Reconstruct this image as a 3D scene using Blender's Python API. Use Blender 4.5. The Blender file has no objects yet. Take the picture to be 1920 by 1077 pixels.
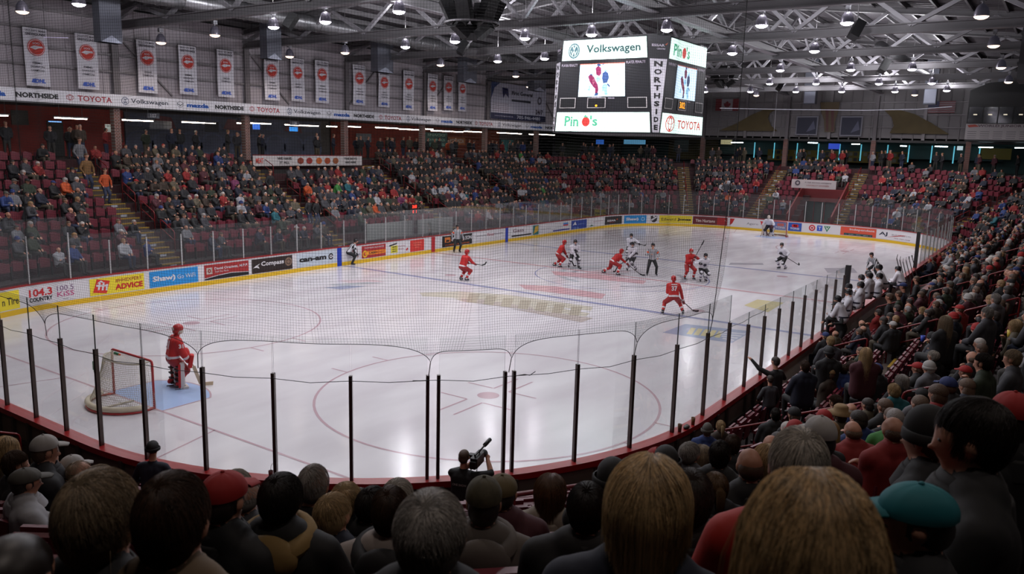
import bpy, math, random
import numpy as np
from mathutils import Vector, Matrix, Euler
random.seed(7)
rng = np.random.default_rng(11)
PI = math.pi
scene = bpy.context.scene
COL = scene.collection

# ---------------------------------------------------------------- camera, world, exposure
W, H, FPX = 1920.0, 1077.0, 1490.49
CAM = Vector((-37.72265, -18.82982, 6.64985))
_yaw, _pitch, _roll = 0.60062, 0.17554, 0.02614
_d = Vector((math.cos(_yaw)*math.cos(_pitch), math.sin(_yaw)*math.cos(_pitch), -math.sin(_pitch)))
_r = _d.cross(Vector((0, 0, 1))).normalized()
_u = _r.cross(_d)
_r2 = _r*math.cos(_roll) + _u*math.sin(_roll)
_u2 = -_r*math.sin(_roll) + _u*math.cos(_roll)
cd = bpy.data.cameras.new('camera')
cam = bpy.data.objects.new('camera', cd)
COL.objects.link(cam)
M = Matrix((_r2, _u2, -_d)).transposed().to_4x4()
M.translation = CAM
cam.matrix_world = M
cd.sensor_fit = 'HORIZONTAL'
cd.sensor_width = 36.0
cd.lens = FPX/W*36.0
cd.clip_start = 0.05
cd.clip_end = 300
cd.dof.use_dof = True
cd.dof.focus_distance = 24.0
cd.dof.aperture_fstop = 5.0
scene.camera = cam
vs = scene.view_settings
vs.view_transform = 'Standard'
vs.look = 'None'
vs.gamma = 1.0
vs.exposure = 0.0
try: vs.use_curve_mapping = False
except Exception: pass
wd = bpy.data.worlds.new('world')
scene.world = wd
wd.use_nodes = True
wd.node_tree.nodes['Background'].inputs[0].default_value = (0.5, 0.5, 0.56, 1)
wd.node_tree.nodes['Background'].inputs[1].default_value = 0.04
cy = scene.cycles
cy.max_bounces = 6
cy.diffuse_bounces = 3
cy.glossy_bounces = 3
cy.transmission_bounces = 3
cy.transparent_max_bounces = 24
cy.caustics_reflective = False
cy.caustics_refractive = False
cy.sample_clamp_indirect = 4.0

ICE_LAMP_W = 740.0      # power of a high-bay lamp above the ice
WARM_LAMP_W = 210.0     # the dimmed lamps over the stands
NEAR_LAMP_W = 150.0     # the same lamps above the camera side
TUBE_E = 20.0           # fluorescent tubes under the concourse soffit

def at(px, py, x=None, y=None, z=None):
    """the point of the place seen at a pixel of the photograph on the plane x=, y= or z="""
    v = _d + _r2*((px-W/2)/FPX) - _u2*((py-H/2)/FPX)
    if x is not None: t = (x-CAM.x)/v.x
    elif y is not None: t = (y-CAM.y)/v.y
    else: t = (z-CAM.z)/v.z
    return CAM + v*t
def ray(px, py): return _d + _r2*((px-W/2)/FPX) - _u2*((py-H/2)/FPX)
def pix(p):
    v = Vector(p)-CAM
    zz = v.dot(_d)
    return (W/2+FPX*v.dot(_r2)/zz, H/2-FPX*v.dot(_u2)/zz, zz)

# ---------------------------------------------------------------- materials
def lin(c):
    return tuple((v/12.92 if v <= .04045 else ((v+.055)/1.055)**2.4) for v in c)
MATS = {}
def mat(name, rgb=(.5, .5, .5), rough=.6, metal=0.0, emit=0.0, noise=0.0, nscale=8.0, bump=0.0, bscale=60.0, spec=.5, ecol=None, sheen=0.0):
    """procedural material; rgb is the sRGB colour of the thing, 0..1"""
    if name in MATS: return MATS[name]
    m = bpy.data.materials.new(name)
    m.use_nodes = True
    nt = m.node_tree
    b = nt.nodes['Principled BSDF']
    c = lin(rgb)
    b.inputs['Base Color'].default_value = (*c, 1)
    b.inputs['Roughness'].default_value = rough
    b.inputs['Metallic'].default_value = metal
    b.inputs['Specular IOR Level'].default_value = spec
    if emit > 0:
        b.inputs['Emission Color'].default_value = (*(lin(ecol) if ecol else c), 1)
        b.inputs['Emission Strength'].default_value = emit
    if noise > 0 or bump > 0:
        tc = nt.nodes.new('ShaderNodeTexCoord')
        if noise > 0:
            n = nt.nodes.new('ShaderNodeTexNoise'); n.inputs['Scale'].default_value = nscale; n.inputs['Detail'].default_value = 4
            nt.links.new(tc.outputs['Object'], n.inputs['Vector'])
            mx = nt.nodes.new('ShaderNodeMix'); mx.data_type = 'RGBA'
            mx.inputs[6].default_value = (*[v*(1-noise) for v in c], 1)
            mx.inputs[7].default_value = (*[min(1, v*(1+noise)) for v in c], 1)
            nt.links.new(n.outputs['Fac'], mx.inputs[0]); nt.links.new(mx.outputs[2], b.inputs['Base Color'])
        if bump > 0:
            n2 = nt.nodes.new('ShaderNodeTexNoise'); n2.inputs['Scale'].default_value = bscale; n2.inputs['Detail'].default_value = 3
            nt.links.new(tc.outputs['Object'], n2.inputs['Vector'])
            bp = nt.nodes.new('ShaderNodeBump'); bp.inputs['Strength'].default_value = bump; bp.inputs['Distance'].default_value = .01
            nt.links.new(n2.outputs['Fac'], bp.inputs['Height']); nt.links.new(bp.outputs['Normal'], b.inputs['Normal'])
    MATS[name] = m
    return m

def ice_material():
    m = mat('ice', (.80, .785, .80), .17)
    nt = m.node_tree; b = nt.nodes['Principled BSDF']
    tc = nt.nodes.new('ShaderNodeTexCoord')
    mp = nt.nodes.new('ShaderNodeMapping'); mp.inputs['Scale'].default_value = (.5, 1.6, 1)
    n = nt.nodes.new('ShaderNodeTexNoise'); n.inputs['Scale'].default_value = .55; n.inputs['Detail'].default_value = 7
    nt.links.new(tc.outputs['Object'], mp.inputs['Vector']); nt.links.new(mp.outputs[0], n.inputs['Vector'])
    r = nt.nodes.new('ShaderNodeValToRGB')
    r.color_ramp.elements[0].position = .3; r.color_ramp.elements[0].color = (*lin((.765, .745, .765)), 1)
    r.color_ramp.elements[1].position = .7; r.color_ramp.elements[1].color = (*lin((.82, .81, .825)), 1)
    nt.links.new(n.outputs['Fac'], r.inputs[0]); nt.links.new(r.outputs[0], b.inputs['Base Color'])
    n2 = nt.nodes.new('ShaderNodeTexNoise'); n2.inputs['Scale'].default_value = 2.6; n2.inputs['Detail'].default_value = 6
    nt.links.new(tc.outputs['Object'], n2.inputs['Vector'])
    bp = nt.nodes.new('ShaderNodeBump'); bp.inputs['Strength'].default_value = .22; bp.inputs['Distance'].default_value = .012
    nt.links.new(n2.outputs['Fac'], bp.inputs['Height']); nt.links.new(bp.outputs['Normal'], b.inputs['Normal'])
    rr = nt.nodes.new('ShaderNodeMapRange'); rr.inputs[3].default_value = .10; rr.inputs[4].default_value = .24
    nt.links.new(n.outputs['Fac'], rr.inputs[0]); nt.links.new(rr.outputs[0], b.inputs['Roughness'])
    b.inputs['Specular IOR Level'].default_value = .35
    return m

def glass_material(name, tint, haze, gloss=.35):
    if name in MATS: return MATS[name]
    m = bpy.data.materials.new(name); m.use_nodes = True; nt = m.node_tree
    for n in list(nt.nodes):
        if n.type != 'OUTPUT_MATERIAL': nt.nodes.remove(n)
    out = [n for n in nt.nodes if n.type == 'OUTPUT_MATERIAL'][0]
    tr = nt.nodes.new('ShaderNodeBsdfTransparent'); tr.inputs[0].default_value = (*tint, 1)
    df = nt.nodes.new('ShaderNodeBsdfDiffuse'); df.inputs[0].default_value = (.55, .58, .6, 1)
    gl = nt.nodes.new('ShaderNodeBsdfGlossy'); gl.inputs['Roughness'].default_value = .03
    fr = nt.nodes.new('ShaderNodeFresnel'); fr.inputs[0].default_value = 1.35
    mu = nt.nodes.new('ShaderNodeMath'); mu.operation = 'MULTIPLY'; mu.inputs[1].default_value = gloss
    m1 = nt.nodes.new('ShaderNodeMixShader'); m1.inputs[0].default_value = haze
    m2 = nt.nodes.new('ShaderNodeMixShader')
    nt.links.new(tr.outputs[0], m1.inputs[1]); nt.links.new(df.outputs[0], m1.inputs[2])
    nt.links.new(fr.outputs[0], mu.inputs[0]); nt.links.new(mu.outputs[0], m2.inputs[0])
    nt.links.new(m1.outputs[0], m2.inputs[1]); nt.links.new(gl.outputs[0], m2.inputs[2])
    nt.links.new(m2.outputs[0], out.inputs[0])
    MATS[name] = m
    return m

# ---------------------------------------------------------------- mesh helpers
def link(o, parent=None):
    COL.objects.link(o)
    if parent is not None: o.parent = parent
    return o
def inv_of(parent):
    """world to local of a (possibly nested) parent whose transforms are plain loc/rot/scale"""
    m = Matrix.Identity(4)
    while parent is not None:
        m = parent.matrix_basis @ m; parent = parent.parent
    return m.inverted()
def obj(name, verts, faces, mats, mi=None, parent=None, smooth=False, world=False):
    me = bpy.data.meshes.new(name)
    if world and parent is not None:
        im = np.array(inv_of(parent)); vv = np.asarray(verts, float)
        verts = vv @ im[:3, :3].T + im[:3, 3]
    me.from_pydata([tuple(map(float, v)) for v in verts], [], [tuple(int(i) for i in f) for f in faces])
    for m in (mats if isinstance(mats, (list, tuple)) else [mats]): me.materials.append(m)
    if mi is not None: me.polygons.foreach_set('material_index', list(mi))
    if smooth: me.polygons.foreach_set('use_smooth', [True]*len(me.polygons))
    me.update()
    return link(bpy.data.objects.new(name, me), parent)
def thing(name, label, cat, loc=(0, 0, 0), rotz=0, group=None):
    o = bpy.data.objects.new(name, None); COL.objects.link(o)
    o.empty_display_size = .1
    o.location = loc; o.rotation_euler = (0, 0, rotz)
    o['label'] = label; o['category'] = cat
    if group: o['group'] = group
    return o
def tag(o, label, cat, group=None, kind=None):
    o['label'] = label; o['category'] = cat
    if group: o['group'] = group
    if kind: o['kind'] = kind
    return o
def struct(o, label=None):
    o['kind'] = 'structure'
    if label: o['label'] = label; o['category'] = 'structure'
    return o

class MB:
    def __init__(s): s.v = []; s.f = []; s.mi = []
    def add(s, vs_, fs, mi=0):
        n = len(s.v); s.v += [tuple(v) for v in vs_]; s.f += [tuple(i+n for i in f) for f in fs]; s.mi += [mi]*len(fs)
        return s
    def box(s, c, size, mi=0, rot=None):
        c = Vector(c); hx, hy, hz = [q/2 for q in size]
        vs_ = [Vector((x*hx, y*hy, z*hz)) for x in (-1, 1) for y in (-1, 1) for z in (-1, 1)]
        if rot is not None: vs_ = [rot @ v for v in vs_]
        return s.add([c+v for v in vs_], [(0, 1, 3, 2), (4, 6, 7, 5), (0, 4, 5, 1), (2, 3, 7, 6), (0, 2, 6, 4), (1, 5, 7, 3)], mi)
    def bar(s, a, b, w, h=None, mi=0, up=(0, 0, 1)):
        """box beam from a to b, w sideways, h along up"""
        a = Vector(a); b = Vector(b); h = h or w
        t = (b-a).normalized(); upv = Vector(up)
        if abs(t.dot(upv)) > .98: upv = Vector((1, 0, 0))
        sd = t.cross(upv).normalized()*(w/2); uu = sd.normalized().cross(t).normalized()*(h/2)
        vs_ = [p+i*sd+j*uu for p in (a, b) for i, j in ((-1, -1), (1, -1), (1, 1), (-1, 1))]
        return s.add(vs_, [(0, 3, 2, 1), (4, 5, 6, 7), (0, 1, 5, 4), (1, 2, 6, 5), (2, 3, 7, 6), (3, 0, 4, 7)], mi)
    def ibeam(s, a, b, w, h, t=.02, mi=0):
        a = Vector(a); b = Vector(b)
        d = Vector((0, 0, h/2))
        s.bar(a+d, b+d, w, t*1.6, mi); s.bar(a-d, b-d, w, t*1.6, mi); s.bar(a, b, t, h, mi)
        return s
    def tube(s, pts, r, n=8, mi=0, cap=True):
        pts = [Vector(p) for p in pts]; rs = r if isinstance(r, (list, tuple)) else [r]*len(pts)
        base = len(s.v); prev = None
        for i, p in enumerate(pts):
            t = ((pts[min(i+1, len(pts)-1)]-pts[max(i-1, 0)])).normalized()
            if prev is None:
                a = Vector((0, 0, 1)) if abs(t.z) < .9 else Vector((1, 0, 0))
                e1 = t.cross(a).normalized()
            else:
                e1 = (prev - t*prev.dot(t))
                e1 = e1.normalized() if e1.length > 1e-6 else t.orthogonal().normalized()
            prev = e1; e2 = t.cross(e1)
            for k in range(n):
                a = 2*PI*k/n; s.v.append(tuple(p+(e1*math.cos(a)+e2*math.sin(a))*rs[i]))
        for i in range(len(pts)-1):
            for k in range(n):
                q = base+i*n; s.f.append((q+k, q+(k+1) % n, q+n+(k+1) % n, q+n+k)); s.mi.append(mi)
        if cap:
            s.f.append(tuple(base+k for k in range(n))[::-1]); s.mi.append(mi)
            q = base+(len(pts)-1)*n; s.f.append(tuple(q+k for k in range(n))); s.mi.append(mi)
        return s
    def lathe(s, prof, n=16, mi=0, c=(0, 0, 0), axis=None):
        c = Vector(c); base = len(s.v)
        for (r, z) in prof:
            for k in range(n):
                a = 2*PI*k/n; v = Vector((r*math.cos(a), r*math.sin(a), z))
                if axis is not None: v = axis @ v
                s.v.append(tuple(c+v))
        for i in range(len(prof)-1):
            for k in range(n):
                q = base+i*n; s.f.append((q+k, q+(k+1) % n, q+n+(k+1) % n, q+n+k)); s.mi.append(mi)
        return s
    def ell(s, c, r, nu=12, nv=8, mi=0, rot=None, z0=-1.0, z1=1.0):
        """ellipsoid between heights z0..z1 (unit sphere)"""
        c = Vector(c); base = len(s.v)
        for j in range(nv+1):
            th = math.asin(max(-1, min(1, z0)))+(math.asin(min(1, z1))-math.asin(max(-1, z0)))*j/nv
            for k in range(nu):
                a = 2*PI*k/nu
                v = Vector((r[0]*math.cos(th)*math.cos(a), r[1]*math.cos(th)*math.sin(a), r[2]*math.sin(th)))
                if rot is not None: v = rot @ v
                s.v.append(tuple(c+v))
        for j in range(nv):
            for k in range(nu):
                q = base+j*nu; s.f.append((q+k, q+(k+1) % nu, q+nu+(k+1) % nu, q+nu+k)); s.mi.append(mi)
        return s
    def build(s, name, mats, parent=None, smooth=False, world=False):
        return obj(name, s.v, s.f, mats, s.mi if isinstance(mats, (list, tuple)) and len(mats) > 1 else None, parent, smooth, world)

# ---------------------------------------------------------------- lettering
_tc = {}
def text_data(s, bold=0.0):
    k = (s, bold)
    if k in _tc: return _tc[k]
    cu = bpy.data.curves.new('t', 'FONT'); cu.body = s; cu.offset = bold; cu.resolution_u = 2
    o = bpy.data.objects.new('t', cu)
    me = bpy.data.meshes.new_from_object(o)
    vs_ = [(v.co.x, v.co.y) for v in me.vertices]; fs = [tuple(p.vertices) for p in me.polygons]
    bpy.data.objects.remove(o); bpy.data.curves.remove(cu); bpy.data.meshes.remove(me)
    xs = [v[0] for v in vs_] or [0, 1]; ys = [v[1] for v in vs_] or [0, 1]
    x0, x1, y0, y1 = min(xs), max(xs), min(ys), max(ys)
    _tc[k] = ([(v[0]-(x0+x1)/2, v[1]-(y0+y1)/2) for v in vs_], fs, max(x1-x0, 1e-3), max(y1-y0, 1e-3))
    return _tc[k]
def letters(s, mapper, cx, cz, w, h, m, parent, name='lettering', eps=.012, bold=.02, slant=0.0):
    vs_, fs, tw, th = text_data(s, bold)
    sx = w/tw if w else h/th; sz = h/th
    out = [mapper(cx+x*sx+slant*y*sz, cz+y*sz, eps) for x, y in vs_]
    return obj(name, out, fs, m, None, parent, world=True)
def flat(O, R, U):
    """mapper of a flat face: along R, up U, eps towards the viewer"""
    O = Vector(O); R = Vector(R).normalized(); U = Vector(U).normalized(); N = R.cross(U)
    return lambda s, z, e: O+R*s+U*z+N*e
def patch(mapper, s0, s1, z0, z1, m, parent, name, eps=.008, step=.5):
    n = max(1, int(abs(s1-s0)/step))
    vs_ = []; fs = []
    for i in range(n+1):
        s = s0+(s1-s0)*i/n; vs_ += [mapper(s, z0, eps), mapper(s, z1, eps)]
    for i in range(n): fs.append((2*i, 2*i+2, 2*i+3, 2*i+1))
    return obj(name, vs_, fs, m, None, parent, world=True)
def shape2d(mapper, pts, m, parent, name, eps=.01):
    return obj(name, [mapper(x, z, eps) for x, z in pts], [tuple(range(len(pts)))], m, None, parent, world=True)
def disc(mapper, cx, cz, r, m, parent, name, eps=.01, r0=0.0, n=24, sy=1.0):
    vs_ = []; fs = []
    for k in range(n):
        a = 2*PI*k/n; vs_.append(mapper(cx+r*math.cos(a), cz+r*sy*math.sin(a), eps))
    if r0 > 0:
        for k in range(n):
            a = 2*PI*k/n; vs_.append(mapper(cx+r0*math.cos(a), cz+r0*sy*math.sin(a), eps))
        fs = [(k, (k+1) % n, n+(k+1) % n, n+k) for k in range(n)]
    else: fs = [tuple(range(n))]
    return obj(name, vs_, fs, m, None, parent, world=True)

# ---------------------------------------------------------------- the rink outline
XS, YS, RC = 30.48, 12.95, 8.53
ARC = RC*PI/2
SEG = [43.9, ARC, 8.84, ARC, 43.9, ARC, 8.84, ARC]
UTOT = sum(SEG)
UB = [0.0]
for q in SEG: UB.append(UB[-1]+q)
def base(u):
    """boards outline: x, y, outward normal, whether on a corner"""
    u = u % UTOT
    ax, ay = XS-RC, YS-RC
    if u < UB[1]: return (-ax+u, YS, 0, 1, 0)
    if u < UB[2]:
        a = (u-UB[1])/RC; n = (math.sin(a), math.cos(a)); return (ax+RC*n[0], ay+RC*n[1], n[0], n[1], 1)
    if u < UB[3]: return (XS, ay-(u-UB[2]), 1, 0, 0)
    if u < UB[4]:
        a = (u-UB[3])/RC; n = (math.cos(a), -math.sin(a)); return (ax+RC*n[0], -ay+RC*n[1], n[0], n[1], 1)
    if u < UB[5]: return (ax-(u-UB[4]), -YS, 0, -1, 0)
    if u < UB[6]:
        a = (u-UB[5])/RC; n = (-math.sin(a), -math.cos(a)); return (-ax+RC*n[0], -ay+RC*n[1], n[0], n[1], 1)
    if u < UB[7]: return (-XS, -ay+(u-UB[6]), -1, 0, 0)
    a = (u-UB[7])/RC; n = (-math.cos(a), math.sin(a)); return (-ax+RC*n[0], ay+RC*n[1], n[0], n[1], 1)
def P(u, d=0.0, z=0.0):
    b = base(u); return Vector((b[0]+b[2]*d, b[1]+b[3]*d, z))
def usteps(u0, u1, st=1.0, sa=.55):
    """samples along the outline, finer on the corners, ends included"""
    out = [u0]; u = u0
    cuts = [b+k*UTOT for k in (-1, 0, 1) for b in UB]
    while u < u1-1e-6:
        s = sa if base(u+1e-4)[4] else st
        nx = min([c for c in cuts if c > u+1e-4]+[1e9])
        u = min(u+s, nx, u1); out.append(u)
    return out
def u_at(px, z=.6, lo=-4.0, hi=82.0):
    """outline position on the far boards under a pixel column of the photograph"""
    for _ in range(50):
        mid = (lo+hi)/2
        if pix(P(mid, 0, z))[0] < px: lo = mid
        else: hi = mid
    return lo
def smooth01(t): t = max(0, min(1, t)); return t*t*(3-2*t)
def nearness(u):
    u = u % UTOT
    if u < 64: return 0.0
    if u < 82: return smooth01((u-64)/18)
    if u < 146: return 1.0
    return 1-smooth01((u-146)/13)
def near_z(d): return .12+.467*(d-.45) if d < 6 else 2.71+.38*(d-6)
def tier(u, i):
    """front edge offset and floor height of row i"""
    w = nearness(u); dn = .45+.87*i
    return ((1.1+.78*i)*(1-w)+dn*w, (1.0+.4*min(i, 11))*(1-w)+near_z(dn)*w)
def slope_z(u, d):
    """the smooth rake through the row floors"""
    w = nearness(u); return max(0, 1.0+.513*(min(d, 9.7)-1.45))*(1-w)+max(0, near_z(d-.35))*w

# ================================================================ ICE AND ITS MARKINGS
c_ice = ice_material()
us = usteps(0, UTOT, 2.0, .5)[:-1]
ice = obj('floor', [P(u) for u in us], [tuple(range(len(us)))[::-1]], c_ice)
struct(ice)
if ice.data.polygons[0].normal.z < 0: ice.data.flip_normals()
# the paint lies under the ice, so it reads pale
m_redl = mat('ice_red_line', (.70, .60, .63), .17, spec=.35)
m_blul = mat('ice_blue_line', (.56, .57, .69), .17, spec=.35)
m_crs = mat('ice_crease_blue', (.62, .70, .84), .17, noise=.06, nscale=2, spec=.35)
m_red2 = mat('ice_centre_red', (.76, .62, .64), .17, noise=.15, nscale=3, spec=.35)
m_olv = mat('ice_logo_olive', (.66, .63, .57), .17, noise=.1, nscale=3, spec=.35)
m_gry = mat('ice_logo_grey', (.64, .63, .66), .17, noise=.15, nscale=2, spec=.35)
m_nav = mat('ice_logo_blue', (.58, .61, .70), .17, noise=.08, nscale=3, spec=.35)
m_yel = mat('ice_logo_yellow', (.76, .72, .56), .17, noise=.1, nscale=3, spec=.35)
def on_ice(name, pts, m, z=.004):
    o = obj(name, [(x, y, z) for x, y in pts], [tuple(range(len(pts)))], m, None, ice)
    if o.data.polygons[0].normal.z < 0: o.data.flip_normals()
    return o
def strip(name, a, b, w, m, z=.004):
    a = Vector(a); b = Vector(b); t = (b-a).normalized(); n = Vector((-t.y, t.x))*(w/2)
    return on_ice(name, [tuple(a+n), tuple(a-n), tuple(b-n), tuple(b+n)], m, z)
def ring(name, cx, cy, r, w, m, z=.004, a0=0, a1=2*PI, n=72):
    vs_ = []; fs = []
    for k in range(n+1):
        a = a0+(a1-a0)*k/n
        vs_ += [(cx+(r+w/2)*math.cos(a), cy+(r+w/2)*math.sin(a), z), (cx+(r-w/2)*math.cos(a), cy+(r-w/2)*math.sin(a), z)]
    for k in range(n): fs.append((2*k+1, 2*k, 2*k+2, 2*k+3))
    return obj(name, vs_, fs, m, None, ice)
GLX = 27.13
for sx in (-1, 1):
    yy = 4.42+math.sqrt(RC**2-(GLX-21.95)**2)
    strip('goal_line', (sx*GLX, -yy), (sx*GLX, yy), .07, m_redl)
    strip('blue_line', (sx*7.62, -YS), (sx*7.62, YS), .30, m_blul, .005)
    pts = [(sx*GLX, 1.22), (sx*(GLX-1.37), 1.22)]
    for k in range(1, 10):
        a = math.asin(1.22/1.83)*(1-2*k/10); pts.append((sx*(GLX-1.83*math.cos(a)), 1.83*math.sin(a)))
    pts += [(sx*(GLX-1.37), -1.22), (sx*GLX, -1.22)]
    on_ice('goal_crease', pts, m_crs, .003)
    ol = [(p[0]-sx*.0, p[1]) for p in pts]
    for a, b in zip(ol[:-1], ol[1:]):
        if (Vector(a)-Vector(b)).length > .02: strip('crease_line', a, b, .05, m_redl, .0045)
    for sy in (-1, 1):
        strip('trapezoid_line', (sx*GLX, sy*3.35), (sx*30.4, sy*4.27), .05, m_redl)
        cx, cy_ = sx*21.03, sy*6.71
        ring('face_off_circle', cx, cy_, 4.57, .07, m_redl)
        ring('face_off_spot', cx, cy_, .15, .30, m_redl, n=24)
        ring('face_off_spot', sx*6.1, cy_, .15, .30, m_redl, n=24)
        for dx in (-1, 1):
            for dy in (-1, 1):
                c = (cx+dx*.60, cy_+dy*.25)
                strip('face_off_mark', c, (c[0]+dx*1.2, c[1]), .06, m_redl)
                strip('face_off_mark', (c[0], c[1]+.03*dy), (c[0], c[1]+dy*.9), .06, m_redl)
        for dy in (-1, 1):
            for dx in (-.45, .45):
                strip('face_off_hash', (cx+dx*1.9, cy_+dy*4.50), (cx+dx*1.9, cy_+dy*5.15), .06, m_redl)
strip('centre_line', (0, -YS), (0, YS), .30, m_red2, .005)
ring('centre_circle', 0, 0, 4.57, .07, m_blul)
m_pink = mat('ice_faint_pink', (.79, .72, .74), .17, noise=.08, nscale=3, spec=.35)
m_teal = mat('ice_faint_teal', (.68, .70, .72), .17, noise=.1, nscale=3, spec=.35)
ring('centre_logo', 0, 0, 3.3, .35, m_teal, .003, .6, 2.9)
ring('centre_logo', 0, 0, 2.6, .25, m_gry, .003, .9, 2.6)
ring('centre_logo', 0, 0, 1.6, .8, m_pink, .003, .2, 2.2)
ring('centre_logo', 0, 0, 3.3, .3, m_gry, .003, 3.6, 5.6)
ICEMAP = lambda s, z, e: Vector((0, 0, 0))
def ice_map(cx, cy_, a):
    R = Vector((math.cos(a), math.sin(a), 0)); U = Vector((-math.sin(a), math.cos(a), 0))
    return lambda s, z, e: Vector((cx, cy_, .004+e))+R*s+U*z
def ice_quad(name, pxs, m, z=.004):
    on_ice(name, [tuple(at(*q, z=0).xy) for q in pxs], m, z)
m_olv2 = mat('ice_logo_pale_olive', (.735, .715, .66), .17, noise=.08, nscale=2, spec=.35)
m_brn = mat('ice_logo_brown', (.69, .65, .63), .17, noise=.1, nscale=2, spec=.35)
ice_quad('ice_logo', [(972, 534), (1040, 537), (1136, 552), (1128, 561), (1050, 551), (985, 543)], m_red2, .006)
ice_quad('ice_logo', [(1034, 509), (1120, 514), (1212, 527), (1206, 533), (1110, 523), (1040, 516)], m_red2, .006)
ice_quad('ice_logo', [(786, 549), (862, 547), (950, 553), (1112, 576), (1108, 583), (960, 568), (850, 559), (792, 556)], m_olv2)
ice_quad('ice_logo', [(850, 560), (930, 563), (1040, 577), (1106, 588), (1098, 594), (1010, 583), (920, 572), (868, 566)], m_olv2, .005)
ice_quad('ice_logo', [(862, 561), (905, 562), (1000, 578), (1000, 583), (930, 574), (870, 566)], m_brn, .007)
ice_quad('ice_logo', [(960, 580), (1030, 586), (1112, 597), (1090, 605), (1030, 593)], m_brn, .0065)
for k in range(7): ice_quad('ice_logo', [(880+k*32, 551+k*4), (900+k*32, 552+k*4), (893+k*32, 569+k*4), (874+k*32, 567+k*4)], m_olv, .008)
ice_quad('ice_logo', [(1242, 624), (1285, 608), (1410, 622), (1372, 644)], m_nav)
for k in range(5): ice_quad('ice_logo', [(1296+k*13, 615+k*1.5), (1305+k*13, 616+k*1.5), (1297+k*13, 628+k*1.5), (1287+k*13, 627+k*1.5)], m_yel, .007)
for k in range(4): ice_quad('ice_logo', [(1350+k*2, 622+k*4), (1398-k*7, 626+k*4), (1396-k*7, 628+k*4), (1348+k*2, 624+k*4)], mat('ice_logo_white', (.76, .76, .79), .17), .008)
ice_quad('ice_logo', [(1395, 573), (1420, 562), (1470, 568), (1440, 586)], m_yel)
ice_quad('ice_logo', [(632, 526), (700, 525), (722, 529), (655, 531)], m_pink)
ice_quad('ice_logo', [(612, 534), (690, 529), (716, 531), (640, 537)], m_teal, .005)
ice_quad('ice_logo', [(606, 540), (650, 536), (690, 537), (640, 543)], m_nav, .006)
ice_quad('ice_logo', [(1545, 503), (1600, 503), (1608, 512), (1552, 512)], m_gry)
ice_quad('ice_logo', [(1370, 493), (1430, 494), (1432, 497), (1366, 497)], m_gry)

# ================================================================ DASHER BOARDS
boards = thing('dasher_boards', 'white rink boards with adverts, red cap rail and yellow kick plate around the ice', 'rink boards')
m_bw = mat('board_white', (.80, .79, .80), .35)
m_cap = mat('board_red_cap', (.56, .09, .10), .38)
m_kick = mat('board_yellow', (.84, .68, .10), .4)
m_bback = mat('board_back', (.34, .31, .29), .7, noise=.3, nscale=.7)
m_frame = mat('board_back_frame', (.20, .18, .17), .6)
BH = 1.04
GATE = (UB[4]+21.95-7.2, UB[4]+21.95+8.7)        # players' bench opening in the glass
def run_band(name, u0, u1, sec, m, st=1.0, sa=.45, parent=boards, close=True):
    """extrude a small closed section (d, z) along the outline"""
    uu = usteps(u0, u1, st, sa); vs_ = []; fs = []; n = len(sec)
    for u in uu: vs_ += [P(u, d, z) for d, z in sec]
    for i in range(len(uu)-1):
        for k in range(n):
            a = i*n+k; b = i*n+(k+1) % n; fs.append((a, a+n, b+n, b))
    if close: fs += [tuple(range(n)), tuple(range((len(uu)-1)*n, len(uu)*n))[::-1]]
    o = obj(name, vs_, fs, m, None, parent)
    return o
run_band('panel', 0, UTOT-.001, [(0, 0), (0, BH-.03), (.05, BH-.03), (.05, 0)], m_bw, close=False)
run_band('kick_plate', 0, UTOT-.001, [(-.012, 0), (-.012, .2), (.0, .2), (0, 0)], m_kick, close=False)
run_band('cap_rail', 0, UTOT-.001, [(-.03, BH-.03), (-.03, BH+.01), (.22, BH+.01), (.22, BH-.10), (.19, BH-.10), (.19, BH-.03)], m_cap, close=False)
run_band('back_panel', 118, 156, [(.16, 0), (.16, BH-.04), (.18, BH-.04), (.18, 0)], m_bback)
u = 119.0
while u < 152:
    p = P(u, .20, 0); b = base(u)
    MB().box((p.x, p.y, .48), (.09, .09, .96), rot=Matrix.Rotation(math.atan2(b[3], b[2]), 3, 'Z')).build('back_post', m_frame, boards)
    u += 1.28*.5 if int(u*10) % 3 else 1.28
run_band('back_rail', 118, 156, [(.18, .45), (.18, .52), (.22, .52), (.22, .45)], m_frame)

BM = lambda u0: (lambda s, z, e: P(u0+s, -e, z))
Z0, Z1 = .24, .93
def C(*a): return mat('paint_%d_%d_%d' % tuple(int(v*100) for v in a), a, .45)
WHT, BLK, RED = C(.80, .79, .80), C(.06, .06, .07), C(.72, .10, .12)
def ad(px0, px1, bg, texts=(), extra=None, name='advert', z0=Z0, z1=Z1):
    """texts: (string, x centre 0..1, z centre 0..1, width 0..1, height m, material, bold)"""
    u0, u1 = u_at(px0), u_at(px1); L = u1-u0; mp = BM(u0)
    pn = patch(mp, 0, L, z0, z1, bg, boards, name, .010, .4)
    for t in texts:
        s, cx, cz, w, h, m, bold = t
        letters(s, mp, cx*L, z0+cz*(z1-z0), w*L, h, m, pn, eps=.018, bold=bold)
    if extra: extra(mp, L, pn, u0)
    return pn
YEL, BLU, NAV, ORG, GRN = C(.88, .80, .16), C(.12, .52, .78), C(.10, .12, .32), C(.86, .42, .10), C(.12, .40, .28)
DRD, DKB, CHR = C(.52, .12, .12), C(.14, .09, .08), C(.15, .14, .15)
GRY = C(.45, .44, .46)
ad(-25, 36, YEL, [('n Tire', .72, .45, .5, .28, BLK, .01)])
ad(50, 102, WHT, [('104.3', .5, .66, .84, .30, RED, .03), ('COUNTRY', .5, .28, .84, .17, BLK, .04)])
def kiss(mp, L, pn, u0): patch(mp, .35*L, .6*L, Z0+.05, Z0+.065, BLK, pn, 'underline', .018)
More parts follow.
